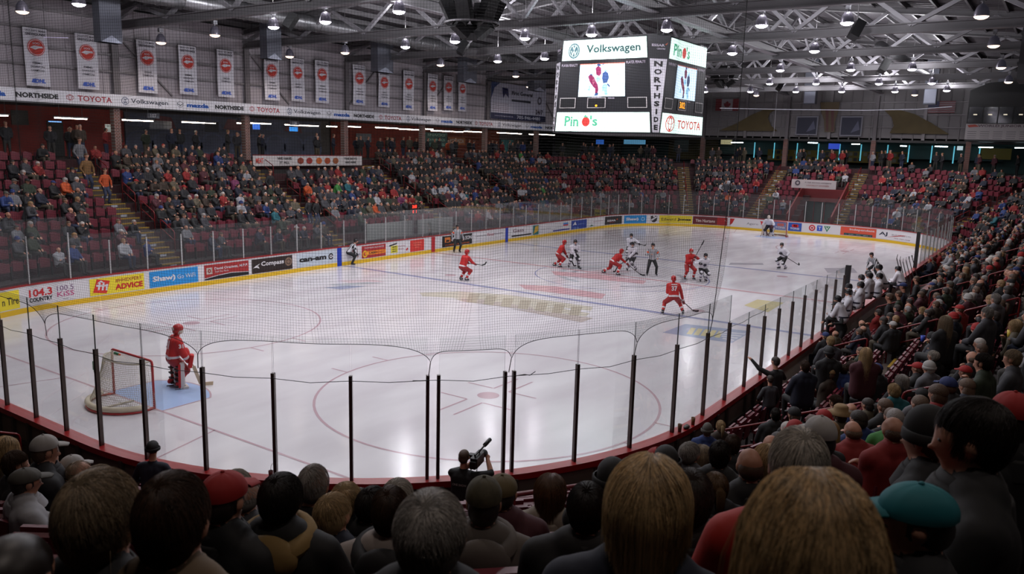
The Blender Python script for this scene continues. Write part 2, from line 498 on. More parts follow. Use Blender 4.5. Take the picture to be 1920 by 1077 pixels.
ad(103, 142, WHT, [('100.5', .5, .72, .8, .2, C(.45, .30, .45), 0), ('KiSS', .5, .38, .82, .2, C(.70, .25, .45), .01)], kiss)
def hh(mp, L, pn, u0):
    R_ = C(.80, .17, .12)
    shape2d(mp, [(.05*L, .37), (.29*L, .28), (.36*L, .78), (.13*L, .90)], R_, pn, 'logo_plate', .018)
    for a, b in (((.13, .45), (.16, .74)), ((.20, .42), (.23, .74)), ((.27, .40), (.29, .66))):
        shape2d(mp, [(a[0]*L, a[1]), ((a[0]+.035)*L, a[1]), ((b[0]+.035)*L, b[1]), (b[0]*L, b[1])], WHT, pn, 'logo', .024)
    shape2d(mp, [(.11*L, .60), (.31*L, .56), (.31*L, .63), (.11*L, .68)], WHT, pn, 'logo', .025)
    shape2d(mp, [(.12*L, .72), (.2*L, .84), (.27*L, .70), (.2*L, .76)], WHT, pn, 'logo', .025)
ad(168, 270, YEL, [('#HHEXPERT', .71, .74, .5, .16, C(.60, .2, .12), .01), ('ADVICE', .71, .36, .52, .24, C(.75, .13, .12), .05)], hh)
ad(280, 371, BLU, [('Shaw)', .29, .48, .46, .30, WHT, .04), ('Go WiFi', .75, .50, .38, .19, WHT, .0)])
def daveo(mp, L, pn, u0):
    patch(mp, .04*L, .17*L, .50, .80, C(.7, .66, .62), pn, 'logo', .018)
    disc(mp, .105*L, .65, .09, DRD, pn, 'logo', .024, r0=.04, n=10)
    shape2d(mp, [(0, Z0), (0, .33), (.3*L, .42), (.6*L, .47), (L, .40), (L, Z0)], BLK, pn, 'black_wave', .014)
    shape2d(mp, [(0, .33), (.3*L, .42), (.6*L, .47), (L, .40), (L, .38), (.6*L, .44), (.3*L, .39), (0, .30)], WHT, pn, 'white_wave', .018)
ad(383, 466, C(.60, .14, .14), [('David Orazietti, M.P.P.', .60, .70, .76, .14, WHT, .02), ('Sault Ste. Marie', .38, .50, .3, .09, WHT, .0)], daveo)
def compass(mp, L, pn, u0):
    disc(mp, .90*L, .62, .22, C(.5, .4, .33), pn, 'logo', .016, n=20)
    disc(mp, .90*L, .62, .14, C(.25, .17, .14), pn, 'logo', .02, r0=.10, n=20)
    shape2d(mp, [(.02*L, .50), (.10*L, .62), (.20*L, .70), (.14*L, .60), (.18*L, .45), (.1*L, .52)], WHT, pn, 'logo', .02)
    patch(mp, 0, L, Z0, Z0+.09, C(.2, .12, .09), pn, 'footer', .018)
ad(472, 548, DKB, [('Compass', .50, .58, .56, .28, WHT, .03), ('KITCHENS  FLOORING  BATH', .5, .07, .9, .045, C(.6, .5, .45), 0)], compass)
def canam(mp, L, pn, u0):
    disc(mp, .86*L, .60, .17, BLK, pn, 'logo', .018); disc(mp, .86*L, .60, .10, WHT, pn, 'logo', .022, r0=.05, n=12)
    shape2d(mp, [(.855*L, .58), (.93*L, .56), (.93*L, .64)], WHT, pn, 'logo', .026)
ad(556, 630, C(.70, .74, .78), [('can-am', .40, .50, .68, .20, BLK, .05)], canam)
def bluestrip(px):
    u0 = u_at(px); patch(BM(u0), -.16, .16, .0, 1.0, C(.06, .20, .62), boards, 'blue_line_marker', .02)
bluestrip(636); bluestrip(950)
ad(652, 677, WHT, [('CASH', .42, .72, .6, .24, C(.45, .2, .25), .0), ('TODAY!', .5, .32, .85, .22, C(.2, .17, .35), .01)])
def cashm(mp, L, pn, u0):
    patch(mp, .12*L, L, .40, .62, C(.86, .50, .10), pn, 'orange_band', .016)
    disc(mp, .13*L, .48, .2, C(.85, .65, .12), pn, 'logo', .02, r0=.12, n=16)
ad(678, 723, C(.62, .14, .15), [('DOMAIN BUSINESS', .52, .82, .8, .09, WHT, 0), ('CASH', .44, .39, .3, .13, BLK, .04), ('MONEY', .76, .39, .38, .13, C(.6, .2, .1), .02)], cashm)
def bee(mp, L, pn, u0):
    patch(mp, .12*L, .45*L, .32, .74, C(.80, .76, .20), pn, 'logo', .016)
    shape2d(mp, [(.02*L, .72), (.4*L, .82), (.42*L, .90), (.04*L, .80)], BLK, pn, 'logo', .02)
    for k in range(3): patch(mp, .18*L, .38*L, .40+k*.12, .44+k*.12, BLK, pn, 'logo', .02)
    shape2d(mp, [(.85*L, .42), (.93*L, .55), (.97*L, .45), (.9*L, .34)], RED, pn, 'logo', .02)
ad(728, 766, WHT, [('Holiday', .66, .62, .36, .12, C(.6, .3, .35), 0), ('Inn', .62, .40, .24, .12, C(.6, .3, .35), 0)], bee)
ad(769, 795, C(.78, .20, .17), [('ALGOMA', .5, .75, .6, .07, C(.9, .6, .5), 0), ('POWER', .5, .55, .5, .07, C(.9, .6, .5), 0), ('INC', .5, .35, .3, .07, C(.9, .6, .5), 0)])
u0 = u_at(812); patch(BM(u0), -.17, .17, .05, .98, C(.68, .12, .16), boards, 'centre_line_marker', .02)
def son(mp, L, pn, u0):
    patch(mp, .08*L, .26*L, .52, .84, C(.80, .45, .18), pn, 'logo', .016)
    patch(mp, .12*L, .22*L, .56, .68, BLK, pn, 'logo', .02)
ad(829, 885, BLK, [('W', .36, .64, .16, .26, WHT, .03), ('& SON', .82, .64, .32, .26, WHT, .03), ('PLUMBING & HEATING', .5, .16, .8, .10, C(.75, .35, .15), .01)], son)
ad(887, 944, WHT, [('Community', .24, .62, .36, .13, C(.25, .2, .25), 0), ('First', .56, .65, .22, .2, C(.6, .1, .2), .01), ('Autobahn', .82, .68, .3, .12, C(.3, .2, .3), 0), ('serving the community since day one', .5, .2, .8, .06, C(.3, .25, .3), 0)])
def gass(mp, L, pn, u0): patch(mp, .05*L, .95*L, .30, .40, BLK, pn, 'black_band', .016)
ad(957, 998, WHT, [('Gass', .35, .70, .5, .24, C(.4, .25, .3), .01)], gass)
def tealp(mp, L, pn, u0):
    shape2d(mp, [(.1*L, .3), (.9*L, .5), (.9*L, .9), (.4*L, .85)], C(.75, .6, .2), pn, 'logo', .016)
ad(999, 1010, C(.15, .42, .42), [], tealp)
ad(1012, 1035, WHT, [('Loan Place', .5, .5, .8, .08, GRY, 0)])
def flg(mp, L, pn, u0):
    patch(mp, .6*L, .9*L, .62, .86, C(.25, .5, .75), pn, 'logo', .016); patch(mp, .6*L, .9*L, .62, .72, C(.7, .15, .2), pn, 'logo', .02)
    patch(mp, 0, L, .28, .38, C(.16, .18, .5), pn, 'blue_band', .016)
ad(1037, 1068, WHT, [('Community Services', .35, .5, .45, .08, GRY, 0)], flg)
def delt(mp, L, pn, u0):
    shape2d(mp, [(.08*L, .55), (.24*L, .85), (.34*L, .55), (.24*L, .60)], WHT, pn, 'logo', .016)
ad(1071, 1100, C(.10, .22, .55), [('DELTA', .3, .12, .4, .11, C(.5, .6, .8), .01), ('waterfront', .68, .55, .5, .08, C(.6, .7, .85), 0)], delt)
def trf(mp, L, pn, u0): shape2d(mp, [(.05*L, .3), (.2*L, .42), (.35*L, .3)], GRN, pn, 'logo', .016)
ad(1103, 1133, WHT, [('Sault Stone', .6, .6, .6, .1, C(.6, .35, .4), 0)], trf)
def essr(mp, L, pn, u0): shape2d(mp, [(.68*L, .60), (.80*L, .64), (.74*L, .72)], C(.75, .3, .15), pn, 'logo', .018)
ad(1134, 1166, CHR, [('ESSAR', .42, .48, .5, .15, WHT, .04), ('CENTRE', .45, .26, .3, .05, RED, .01)], essr)
def shl(mp, L, pn, u0): disc(mp, .85*L, .6, .18, C(.6, .75, .85), pn, 'logo', .016, r0=.12, n=16)
ad(1170, 1212, C(.10, .48, .72), [('Shaw)', .38, .5, .56, .32, WHT, .04)], shl)
def nhl(mp, L, pn, u0):
    shape2d(mp, [(.05*L, .85), (.5*L, .92), (.95*L, .85), (.9*L, .45), (.5*L, .24), (.1*L, .45)], CHR, pn, 'logo', .016)
    shape2d(mp, [(.1*L, .55), (.85*L, .86), (.92*L, .74), (.2*L, .42)], C(.75, .75, .76), pn, 'logo', .02)
ad(1219, 1233, WHT, [], nhl)
ad(1236, 1298, C(.82, .74, .16), [('Edward', .29, .5, .44, .24, C(.28, .25, .1), .01), ('Jones', .76, .48, .4, .28, C(.12, .1, .05), .05)])
def tim(mp, L, pn, u0):
    patch(mp, .70*L, .97*L, Z0, Z1, C(.60, .09, .09), pn, 'red_panel', .014)
    shape2d(mp, [(.74*L, .45), (.86*L, .86), (.98*L, .62), (.88*L, .66)], C(.85, .75, .7), pn, 'logo', .018)
ad(1299, 1364, C(.38, .07, .09), [('Tim Hortons', .36, .46, .56, .26, C(.86, .80, .76), .02)], tim)
def chv(mp, L, pn, u0): shape2d(mp, [(.03*L, .90), (.35*L, .90), (.2*L, .5), (.03*L, .3)], C(.66, .08, .10), pn, 'logo', .016)
def agr(mp, L, pn, u0): shape2d(mp, [(.80*L, .86), (.98*L, .84), (.87*L, .50), (.86*L, .70)], C(.75, .18, .2), pn, 'logo', .016)
ad(1368, 1395, WHT, [], chv)
ad(1396, 1432, WHT, [('Agero', .42, .45, .6, .24, GRY, 0)], agr)
def ton(mp, L, pn, u0):
    for k in (.38, .52, .66): disc(mp, k*L, .68, .13, C(.78, .15, .15), pn, 'logo', .016, n=12)
ad(1450, 1476, C(.16, .33, .62), [('TONS', .5, .30, .7, .16, WHT, .03)], ton)
ad(1478, 1503, C(.14, .30, .62), [('TONS', .5, .30, .7, .16, WHT, .03)], ton)
def ctv(mp, L, pn, u0):
    disc(mp, .16*L, .62, .26, C(.72, .14, .17), pn, 'logo', .016); disc(mp, .16*L, .62, .15, WHT, pn, 'logo', .02, r0=.09, n=16)
    patch(mp, .38*L, .62*L, .40, .86, C(.15, .30, .68), pn, 'logo', .016)
    shape2d(mp, [(.68*L, .84), (.98*L, .84), (.83*L, .36)], C(.12, .46, .30), pn, 'logo', .016)
ad(1516, 1558, WHT, [('C', .16, .55, .06, .2, RED, .03), ('T', .5, .56, .13, .26, WHT, .02), ('V', .83, .62, .16, .26, WHT, .02)], ctv)
def ind(mp, L, pn, u0):
    patch(mp, .1*L, .9*L, Z0+.02, .43, C(.12, .25, .27), pn, 'teal_band', .014)
    disc(mp, .14*L, .74, .12, C(.85, .25, .2), pn, 'logo', .016, n=14)
ad(1576, 1643, C(.78, .30, .20), [('Independent', .60, .70, .70, .20, WHT, .02), ('YOUR COMMUNITY GROCERY STORE', .5, .13, .7, .06, C(.7, .8, .8), 0)], ind)
def ajb(mp, L, pn, u0):
    shape2d(mp, [(.2*L, .40), (.55*L, .66), (.75*L, .70), (.5*L, .56)], C(.7, .2, .2), pn, 'logo', .016)
ad(1645, 1718, C(.82, .81, .82), [('AJ', .14, .55, .2, .34, C(.08, .1, .2), .02), ('BUS LINES LTD', .60, .58, .5, .11, C(.5, .48, .5), .0), ('705-759-1228', .62, .2, .42, .09, C(.5, .3, .35), 0)], ajb)

# ---------------------------------------------------------------- glass and stanchions
g_near = glass_material('rink_glass', (.965, .975, .97), .008, .22)
g_far = glass_material('far_rink_glass', (.90, .91, .91), .035, .3)
m_st_far = mat('stanchion_aluminium', (.70, .70, .70), .4, .3)
m_st_near = mat('stanchion_dark', (.33, .29, .28), .3, .6)
m_edge = mat('glass_edge', (.16, .20, .20), .3)
def glassed(u): return not (GATE[0] < u % UTOT < GATE[1])
STA = [140.05, 138.81, 137.62, 136.39, 135.16, 133.9, 132.63, 131.35, 130.10, 129.92, 128.78, 128.62, 127.38, 126.06, 124.73, 123.34, 122.01, 120.67, 119.41]
u = 119.41-1.26
while u > GATE[1]+.3: STA.append(u); u -= 1.26
u = 140.05+1.25
while u < 150: STA.append(u); u += 1.25
def gt(u):          # top of glass, top of stanchion
    u = u % UTOT
    if u < 0.1 or u > 122.0: return 3.50, 2.87
    if u > UB[4]: return 2.90, 2.60
    if u > 38: return 3.10, 2.75
    return 2.75, 2.45
def stanchion(u, m, w=.055, dp=.07):
    b = base(u); rot = Matrix.Rotation(math.atan2(b[3], b[2]), 3, 'Z'); top = gt(u)[1]
    p = P(u, .06, 0)
    mb = MB().box((p.x, p.y, (BH+top)/2), (dp, w, top-BH), rot=rot)
    q = P(u, .06+dp*.5, 0); mb.box((q.x, q.y, (BH+top)/2), (.018, w*.35, top-BH), rot=rot)
    return mb.build('stanchion', m, boards)
for u in STA: stanchion(u, m_st_near)
def glass_panel(ua, ub, mt, thick=.012, edge=True):
    h = gt((ua+ub)/2)[0]; n = 3; vs_ = []; fs = []
    for k in range(n+1):
        u = ua+(ub-ua)*k/n
        for d, z in ((.052, BH), (.052, h), (.052+thick, h), (.052+thick, BH)): vs_.append(P(u, d, z))
    mi = []
    for k in range(n):
        for e in range(4):
            a = k*4+e; b = k*4+(e+1) % 4; fs.append((a, a+4, b+4, b)); mi.append(1 if e == 1 and edge else 0)
    fs += [(0, 1, 2, 3), (n*4+3, n*4+2, n*4+1, n*4)]; mi += [1 if edge else 0]*2
    return obj('glass_panel', vs_, fs, [mt, m_edge], mi, boards)
ss = sorted(STA)
for a, b in zip(ss[:-1], ss[1:]):
    if b-a > .5: glass_panel(a+.01, b-.01, g_near)
# far side and far end, at 1.83 m
u = -13.4+.3; prev = u
UF = []
while u < GATE[0]-.4:
    UF.append(u); u += 1.30 if (43 < u < 80) else 1.62
for k, u in enumerate(UF):
    stanchion(u, m_st_far, .045, .05)
    if k: glass_panel(UF[k-1]+.01, u-.01, g_far, edge=False)
for u in GATE:
    b = base(u); p = P(u, .07, 0)
    MB().box((p.x, p.y, 1.45), (.16, .16, 2.9), rot=Matrix.Rotation(math.atan2(b[3], b[2]), 3, 'Z')).build('end_post', mat('end_post', (.10, .09, .10), .5), boards)

# ---------------------------------------------------------------- the slack cable along the near stanchions
mb = MB(); pts = []
for k, u in enumerate(ss):
    if 119 < u < 150:
        pts.append(P(u, .13, 2.80))
        nxt = ss[k+1] if k+1 < len(ss) else u+1
        if nxt-u > .5: pts.append(P((u+nxt)/2, .13, 2.77+.015*math.sin(k*2)))
mb.tube(pts, .006, 5)
m_cable = mat('black_cable', (.07, .07, .07), .6)
tag(mb.build('cable', m_cable), 'thin black cable strung along the tops of the near glass posts', 'cable')
mb = MB(); p0 = P(128.6, .13, 2.80)
mb.tube([p0, p0+Vector((.12, -.08, .01)), p0+Vector((.2, -.14, -.01)), p0+Vector((.28, -.2, .05))], .007, 5)
p0 = P(130.1, .13, 2.8); mb.tube([p0, p0+Vector((-.1, .09, 0)), p0+Vector((-.2, .16, .01))], .009, 5)
tag(mb.build('tied_cord', m_cable), 'short tied ends of black cord beside the paired glass posts', 'cord')

# ---------------------------------------------------------------- safety netting behind the near end
GAT = [150.3, 146.2, 142.0, 138.0, 133.92, 130.06, 128.70, 126.08, 123.35]     # where the net is pulled down and tied
def net_bottom(u):
    lo = [g for g in GAT if g <= u]; hi = [g for g in GAT if g > u]
    a = max(lo) if lo else u; b = min(hi) if hi else u
    if a == b or b-a < 1e-6: return 3.12
    t = (u-a)/(b-a); sag = min(1, (b-a)/2.2)
    return 3.10+.33*sag*(1-abs(2*t-1)**5)
def net_pt(s, z):
    """s: thread position along the outline before gathering"""
    u = s; best = min(GAT, key=lambda g: abs(g-s))
    h = max(0, z-3.1); pull = .80*math.exp(-h*1.6)*math.exp(-abs(best-s)*1.6)
    u = s+(best-s)*pull
    f = .10*math.sin(s*2.3)+.06*math.sin(s*5.1+1)+.16*math.exp(-((s-129.4)/.35)**2)
    return P(u, .13+.10*min(1, h)+f*min(1, h/2), z)
PITCH = .046; S0, S1 = 123.35, 149.5; ZT = 11.9
V_, F_ = [], []
def thread(pts, r=.0015):
    n = len(V_); k = len(pts)
    for i, p in enumerate(pts):
        t = (pts[min(i+1, k-1)]-pts[max(i-1, 0)]).normalized()
        e1 = t.cross(Vector((.6, .64, .48))).normalized(); e2 = t.cross(e1)
        for a in range(3): V_.append(tuple(p+e1*(r*math.cos(a*2.0944))+e2*(r*math.sin(a*2.0944))))
    for i in range(k-1):
        for a in range(3): F_.append((n+i*3+a, n+i*3+(a+1) % 3, n+i*3+3+(a+1) % 3, n+i*3+3+a))
ns = int((S1-S0)/PITCH)
for i in range(ns+1):
    s = S0+i*PITCH
    zb = net_bottom(net_pt(s, 3.3)[0] and s)
    zs = [zb+(4.6-zb)*k/7 for k in range(7)]+[4.6, 5.2, 6.0, 7.0, 8.5, 10, ZT]
    thread([net_pt(s, z) for z in zs])
z = 3.14
while z < ZT:
    run = []
    s = S0
    while s <= S1:
        if z >= net_bottom(s)-.001: run.append(net_pt(s, z+.012*math.sin(s*3+z)))
        else:
            if len(run) > 1: thread(run)
            run = []
        s += .12
    if len(run) > 1: thread(run)
    z += PITCH
net = obj('safety_net', V_, F_, mat('net_cord', (.05, .05, .055), .8))
tag(net, 'fine black safety netting hanging from the roof behind the near glass', 'net')
run = []; s = S0
while s <= S1: run.append(net_pt(s, net_bottom(s))); s += .06
MB().tube(run, .006, 5).build('border_rope', m_cable, net)
m_wcord = mat('pale_cord', (.62, .62, .63), .6)
for g in GAT: MB().tube([net_pt(g, 3.12), P(g+.03, .10, 2.86)], .008, 5).build('tie_cord', m_cable if int(g) % 2 else m_wcord, net)
MB().tube([net_pt(S0, 3.12), net_pt(S0, 7), net_pt(S0, ZT)], .008, 5).build('edge_rope', m_cable, net)

# ================================================================ SEATING BOWL
m_conc = mat('concrete_dark', (.20, .17, .17), .85, noise=.25, nscale=1.5)
m_riser = mat('riser_maroon', (.22, .08, .10), .7, noise=.2, nscale=2)
NR = 13
TUN = (61.5, 65.0)        # tunnel mouth at the far end: outline span
def bowl():
    us_ = usteps(-8, 151, 1.2, .7); vs_ = []; fs = []; mi = []
    for u in us_:
        d0 = tier(u, 0)[0]
        prof = [(.06, 0), (d0, 0)]
        for i in range(NR):
            d, z = tier(u, i); prof += [(d, z), (tier(u, i+1)[0], z)]
        zc = tier(u, NR)[1]; prof += [(tier(u, NR)[0], zc), (24.0, zc)]
        vs_ += [P(u, min(d, 24), z) for d, z in prof]
    n = 2+2*NR+2
    for j in range(len(us_)-1):
        um = (us_[j]+us_[j+1])/2
        for k in range(n-1):
            if TUN[0] < um < TUN[1] and 1 <= k < 14: continue
            a = j*n+k; fs.append((a, a+1, a+n+1, a+n)); mi.append(1 if k % 2 else 0)
    o = obj('floor', vs_, fs, [m_conc, m_riser], mi)
    return struct(o)
bowl_o = bowl()
AISLES = [4.95, 15.1, 25.3, 35.5, 53.2, 58.3, 65.4, 73.0, 90.0, 99.5, 108.0, 116.2, 124.8, 139.8]
def width_scale(u, d): return (RC+d)/RC if base(u)[4] else 1.0
m_step = mat('step_tread', (.30, .25, .22), .8, noise=.2)
m_nose = mat('step_nosing_yellow', (.58, .46, .12), .6)
m_rail = mat('rail_red', (.42, .06, .08), .4)
AN = ['far-left stairs nearest the camera', 'second far-side stairs', 'third far-side stairs', 'fourth far-side stairs', 'far corner stairs', 'far-end stairs left of the tunnel', 'far-end stairs right of the tunnel', 'far right corner stairs', 'bench-side stairs near the far corner', 'bench-side stairs beyond the players bench', 'bench-side stairs behind the players bench', 'bench-side stairs at the near end of the bench', 'bench-side stairs by the near glass', 'stairs at the left of the near end']
m_mark = mat('step_number_plate', (.60, .62, .66), .6)
for ua, nm in zip(AISLES, AN):
    t = thing('aisle_stairs', 'yellow edged concrete %s' % nm, 'stairs', P(ua, tier(ua, 0)[0], 0), 0, 'stairs between the seating sections')
    b = base(ua); nrm = Vector((b[2], b[3], 0)); tg = Vector((-b[3], b[2], 0))
    rot = Matrix.Rotation(math.atan2(b[3], b[2]), 3, 'Z')
    st = MB(); no = MB(); pl = MB()
    nn = 11 if nearness(ua) < .5 else 13
    for i in range(nn):
        (d, z), (d2, z2) = tier(ua, i), tier(ua, i+1)
        if i == 0: zp = 0
        else: zp = tier(ua, i-1)[1]
        for hh_, (da, za) in enumerate(((d-.02-(d2-d)*.5, (zp+z)/2), (d-.02, z))):
            if da < .32: continue
            p = P(ua, da+(d2-d)*.25, 0)
            st.box((p.x, p.y, za-.09), ((d2-d)*.5+.02, 1.15, .2), rot=rot)
            q = P(ua, da+.02, 0); no.box((q.x, q.y, za-.005), (.07, 1.12, .045), rot=rot)
            if hh_: q = P(ua, da-.005, 0); pl.box((q.x, q.y, za-.10), (.02, .30, .10), rot=rot)
    st.build('step', m_step, t, world=True)['kind'] = 'stuff'
    no.build('nosing', m_nose, t, world=True)['kind'] = 'stuff'
    pl.build('number_plate', m_mark, t, world=True)['kind'] = 'stuff'
# red aisle rails: two posts, top tube and middle tube, following the stairs
def rail_between(pa, pb, name_label, group='red aisle handrails', mid=True, balusters=0):
    """pa, pb: floor points at the two ends"""
    h = .92; pa = Vector(pa); pb = Vector(pb); mb = MB(); r = .024
    ta, tb = pa+Vector((0, 0, h)), pb+Vector((0, 0, h))
    e = (tb-ta).normalized()*.07
    mb.tube([pa, ta-Vector((0, 0, .07)), ta-Vector((0, 0, .02))+e*.3, ta+e, tb-e, tb-Vector((0, 0, .02))-e*.3, tb-Vector((0, 0, .07)), pb], r, 8)
    t = thing('handrail', name_label, 'handrail', (pa+pb)/2, 0, group)
    mb.build('top_rail', m_rail, t, True, world=True)
    if mid: MB().tube([pa+Vector((0, 0, .5)), pb+Vector((0, 0, .5))], r*.9, 8).build('middle_rail', m_rail, t, True, world=True)
    if balusters:
        bb = MB()
        for k in range(1, balusters):
            q = pa.lerp(pb, k/balusters); bb.tube([q, q+Vector((0, 0, h))], .009, 5)
        bb.build('baluster', mat('baluster_black', (.10, .05, .05), .5), t, world=True)['kind'] = 'stuff'
    return t
LV = ['lowest', 'second', 'third', 'fourth', 'topmost']
for ua, nm in zip(AISLES, AN):
    nr = 11 if nearness(ua) < .5 else 13
    off = -.75/width_scale(ua, 2) if 80 < ua < 128 else (.72 if ua < 50 else 0)
    for k in range(4 if nr == 11 else 5):
        i0 = (1, 3, 5, 8)[k] if nr == 11 else (0, 2, 4, 6, 9)[k]
        (d0, z0), (d1, z1) = tier(ua, i0), tier(ua, i0+1.4)
        z1 = tier(ua, i0+1)[1]+.3*(tier(ua, 2)[1]-tier(ua, 1)[1])
        
        rail_between(P(ua+off, d0+.15, z0), P(ua+off, d1+.15, z1), '%s red tube rail on the %s' % (LV[k], nm))

# guard rail with thin bars low in the corner below the camera
def floorpt(x, y, row_off=0):
    return Vector((x, y, 0))
def outline_of(x, y):
    """outline position and offset of a point"""
    ax, ay = abs(x)-(XS-RC), abs(y)-(YS-RC)
    if ax > 0 and ay > 0:
        d = math.hypot(ax, ay)-RC
        if x > 0 and y > 0: u = UB[1]+RC*math.atan2(ax, ay)
        elif x > 0: u = UB[3]+RC*math.atan2(ay, ax)
        elif y < 0: u = UB[5]+RC*math.atan2(ax, ay)
        else: u = UB[7]+RC*math.atan2(ay, ax)
        return u, d
    if ay-RC >= ax-RC:
        return ((x+XS-RC) if y > 0 else UB[4]+(XS-RC-x)), ay-RC
    return ((UB[2]+(YS-RC)-y) if x > 0 else UB[6]+y+(YS-RC)), ax-RC
def floor_z(u, d):
    if d < tier(u, 0)[0]: return 0.0
    for i in range(NR):
        if d < tier(u, i+1)[0]: return tier(u, i)[1]
    return tier(u, NR)[1]
def at_height(px, py, h, t0=.6):
    """walk along the sight line of a pixel to where it is h above the seating floor plane"""
    v = ray(px, py); t = t0
    while t < 110:
        X = CAM+v*t; u, d = outline_of(X.x, X.y)
        zf = 0 if d < 0 else slope_z(u, d)
        if X.z < zf+h and d > -.2: return X, u, d, zf
        t += .02
    return CAM+v*40, 0, 0, 0
def guard(px0, py0, px1, py1, label, bal=0, mid=True):
    a, ua_, da_, za_ = at_height(px0, py0, .92); b, ub_, db_, zb_ = at_height(px1, py1, .92)
    return rail_between((a.x, a.y, a.z-.92), (b.x, b.y, b.z-.92), label, mid=mid, balusters=bal)
guard(1048, 884, 1136, 873, 'low red guard rail with thin dark bars below the camera corner', 12)
guard(962, 929, 1136, 903, 'red rail behind the camera operator in front of blond bob haired woman')
guard(1208, 866, 1302, 853, 'red rail crossing behind black beanie at the corner of the boards')
guard(-30, 808, 36, 815, 'bent red rail end at the left edge beside grey haired men', mid=True)
guard(-60, 898, 22, 896, 'thick red rail at far left beside the man in a white shirt')

# ================================================================ BUILDING SHELL
WY, WX = 22.5, 42.0            # facade planes above the concourse
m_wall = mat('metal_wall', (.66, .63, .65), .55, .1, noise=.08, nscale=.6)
m_girt = mat('girt_steel', (.50, .48, .49), .5, .3)
m_steel = mat('steel_grey', (.44, .43, .44), .5, .3)
m_steel_lt = mat('steel_light', (.60, .59, .61), .45, .3)
m_deck = mat('roof_deck', (.30, .285, .30), .6, .2, noise=.2, nscale=.4)
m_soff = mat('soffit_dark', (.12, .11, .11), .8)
m_cred = mat('concourse_red', (.58, .20, .18), .7, noise=.15, nscale=.5)
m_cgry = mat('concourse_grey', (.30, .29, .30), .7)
m_cyel = mat('concourse_yellow', (.50, .42, .16), .7)
m_cteal = mat('concourse_teal', (.22, .33, .32), .6, noise=.15, nscale=.5)
def ribbed(name, a, b, z0, z1, m, nrm, pitch=.9, depth=.04):
    """metal sheet wall with ribs from a to b (2-D points)"""
    a = Vector(a); b = Vector(b); t = (b-a); L = t.length; t.normalize(); n = Vector(nrm)
    vs_ = []; fs = []; k = 0; s = 0; prof = []
    while s < L:
        prof += [(s, 0), (s+pitch*.86, 0), (s+pitch*.9, depth), (s+pitch*.96, depth)]; s += pitch
    for s, dd in prof:
        p = a+t*min(s, L)+n*dd; vs_ += [(p.x, p.y, z0), (p.x, p.y, z1)]
    fs = [(2*i, 2*i+2, 2*i+3, 2*i+1) for i in range(len(prof)-1)]
    return obj(name, vs_, fs, m)
ROOF = lambda y: 13.0+max(0, (WY-abs(y)))*.11
struct(ribbed('wall_left', (-60, WY), (WX, WY), 8.15, 13.1, m_wall, (0, -1)))
struct(ribbed('wall_far', (WX, WY), (WX, -26), 7.95, 15.6, mat('metal_wall_far', (.47, .455, .46), .55, .1, noise=.08, nscale=.6), (-1, 0)))  # same metal sheet as the left wall, far-end dimness put into its colour
w = obj('wall_right', [(-60, -31, 0), (60, -31, 0), (60, -31, 14), (-60, -31, 14)], [(0, 1, 2, 3)], m_cgry); struct(w)
w = obj('wall_back', [(-60, -31, 0), (-60, 32, 0), (-60, 32, 15), (-60, -31, 15)], [(0, 1, 2, 3)], m_cgry); struct(w)
# roof deck, corrugated
vs_ = []; fs = []
ys = [-31, -22.5, 0, 22.5, 31]; xs = []; x = -60.0
while x < 44: xs += [x, x+.2, x+.3, x+.5]; x += .6
for i, x in enumerate(xs):
    dz = .07 if (i % 4) in (1, 2) else 0
    for y in ys: vs_.append((x, y, ROOF(min(22.5, abs(y)))+.25+dz))
for i in range(len(xs)-1):
    for j in range(4): a = i*5+j; fs.append((a, a+1, a+6, a+5))
struct(obj('ceiling', vs_, fs, m_deck))
# soffits above the concourses
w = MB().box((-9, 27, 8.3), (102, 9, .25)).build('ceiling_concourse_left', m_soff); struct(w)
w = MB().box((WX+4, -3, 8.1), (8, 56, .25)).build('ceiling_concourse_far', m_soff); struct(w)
# concourse back walls
CB = 29.2
def back_left(px0, px1, z0, z1, m, name, e=0.0):
    x0 = at(px0, 260, y=CB).x; x1 = at(px1, 260, y=CB).x
    return MB().box(((x0+x1)/2, CB-.02-e, (z0+z1)/2), (abs(x1-x0), .04, z1-z0)).build(name, m)
w = MB().box((-9, CB+.15, 6.7), (104, .2, 3.2)).build('wall_concourse_left', m_cgry); struct(w)
w = MB().box((WX+7.5, -3, 6.5), (.2, 66, 3.4)).build('wall_concourse_far', m_cteal); struct(w)
m_mur = mat('mural_blue', (.34, .37, .46), .7, noise=.45, nscale=.8)
m_pill = mat('mural_arch', (.34, .38, .50), .6)
pan = thing('wall_panel', 'dark red painted concourse wall section with a doorway at upper left', 'wall panel', (at(120, 260, y=CB).x, CB-.1, 5.4))
x0, x1 = at(-30, 260, y=CB).x, at(232, 260, y=CB).x
MB().box(((x0+x1)/2, CB-.05, 6.8), (x1-x0, .06, 2.8)).build('panel', m_cred, pan, world=True)
x0, x1 = at(88, 260, y=CB).x, at(118, 260, y=CB).x
d_ = MB().box(((x0+x1)/2, CB-.10, 6.4), (x1-x0, .05, 2.0)).build('doorway', C(.05, .05, .06), pan, world=True)
MB().box(((x0+x1)/2, CB-.14, 7.35), ((x1-x0)*.8, .02, .06)).build('lit_strip', mat('strip_light', (.5, .7, .95), emit=1.2), pan, world=True)
x0, x1 = at(20, 230, y=CB).x, at(52, 230, y=CB).x
MB().box(((x0+x1)/2, CB-.10, 7.5), (x1-x0, .04, .8)).build('dark_photo', C(.2, .19, .2), pan, world=True)
mu = thing('wall_mural', 'blue concourse mural of round arches behind the left stands', 'mural', (at(350, 260, y=CB).x, CB-.1, 5.4))
x0, x1 = at(235, 260, y=CB).x, at(600, 260, y=CB).x
MB().box(((x0+x1)/2, CB-.05, 6.75), (x1-x0, .06, 2.7)).build('panel', m_mur, mu, world=True)
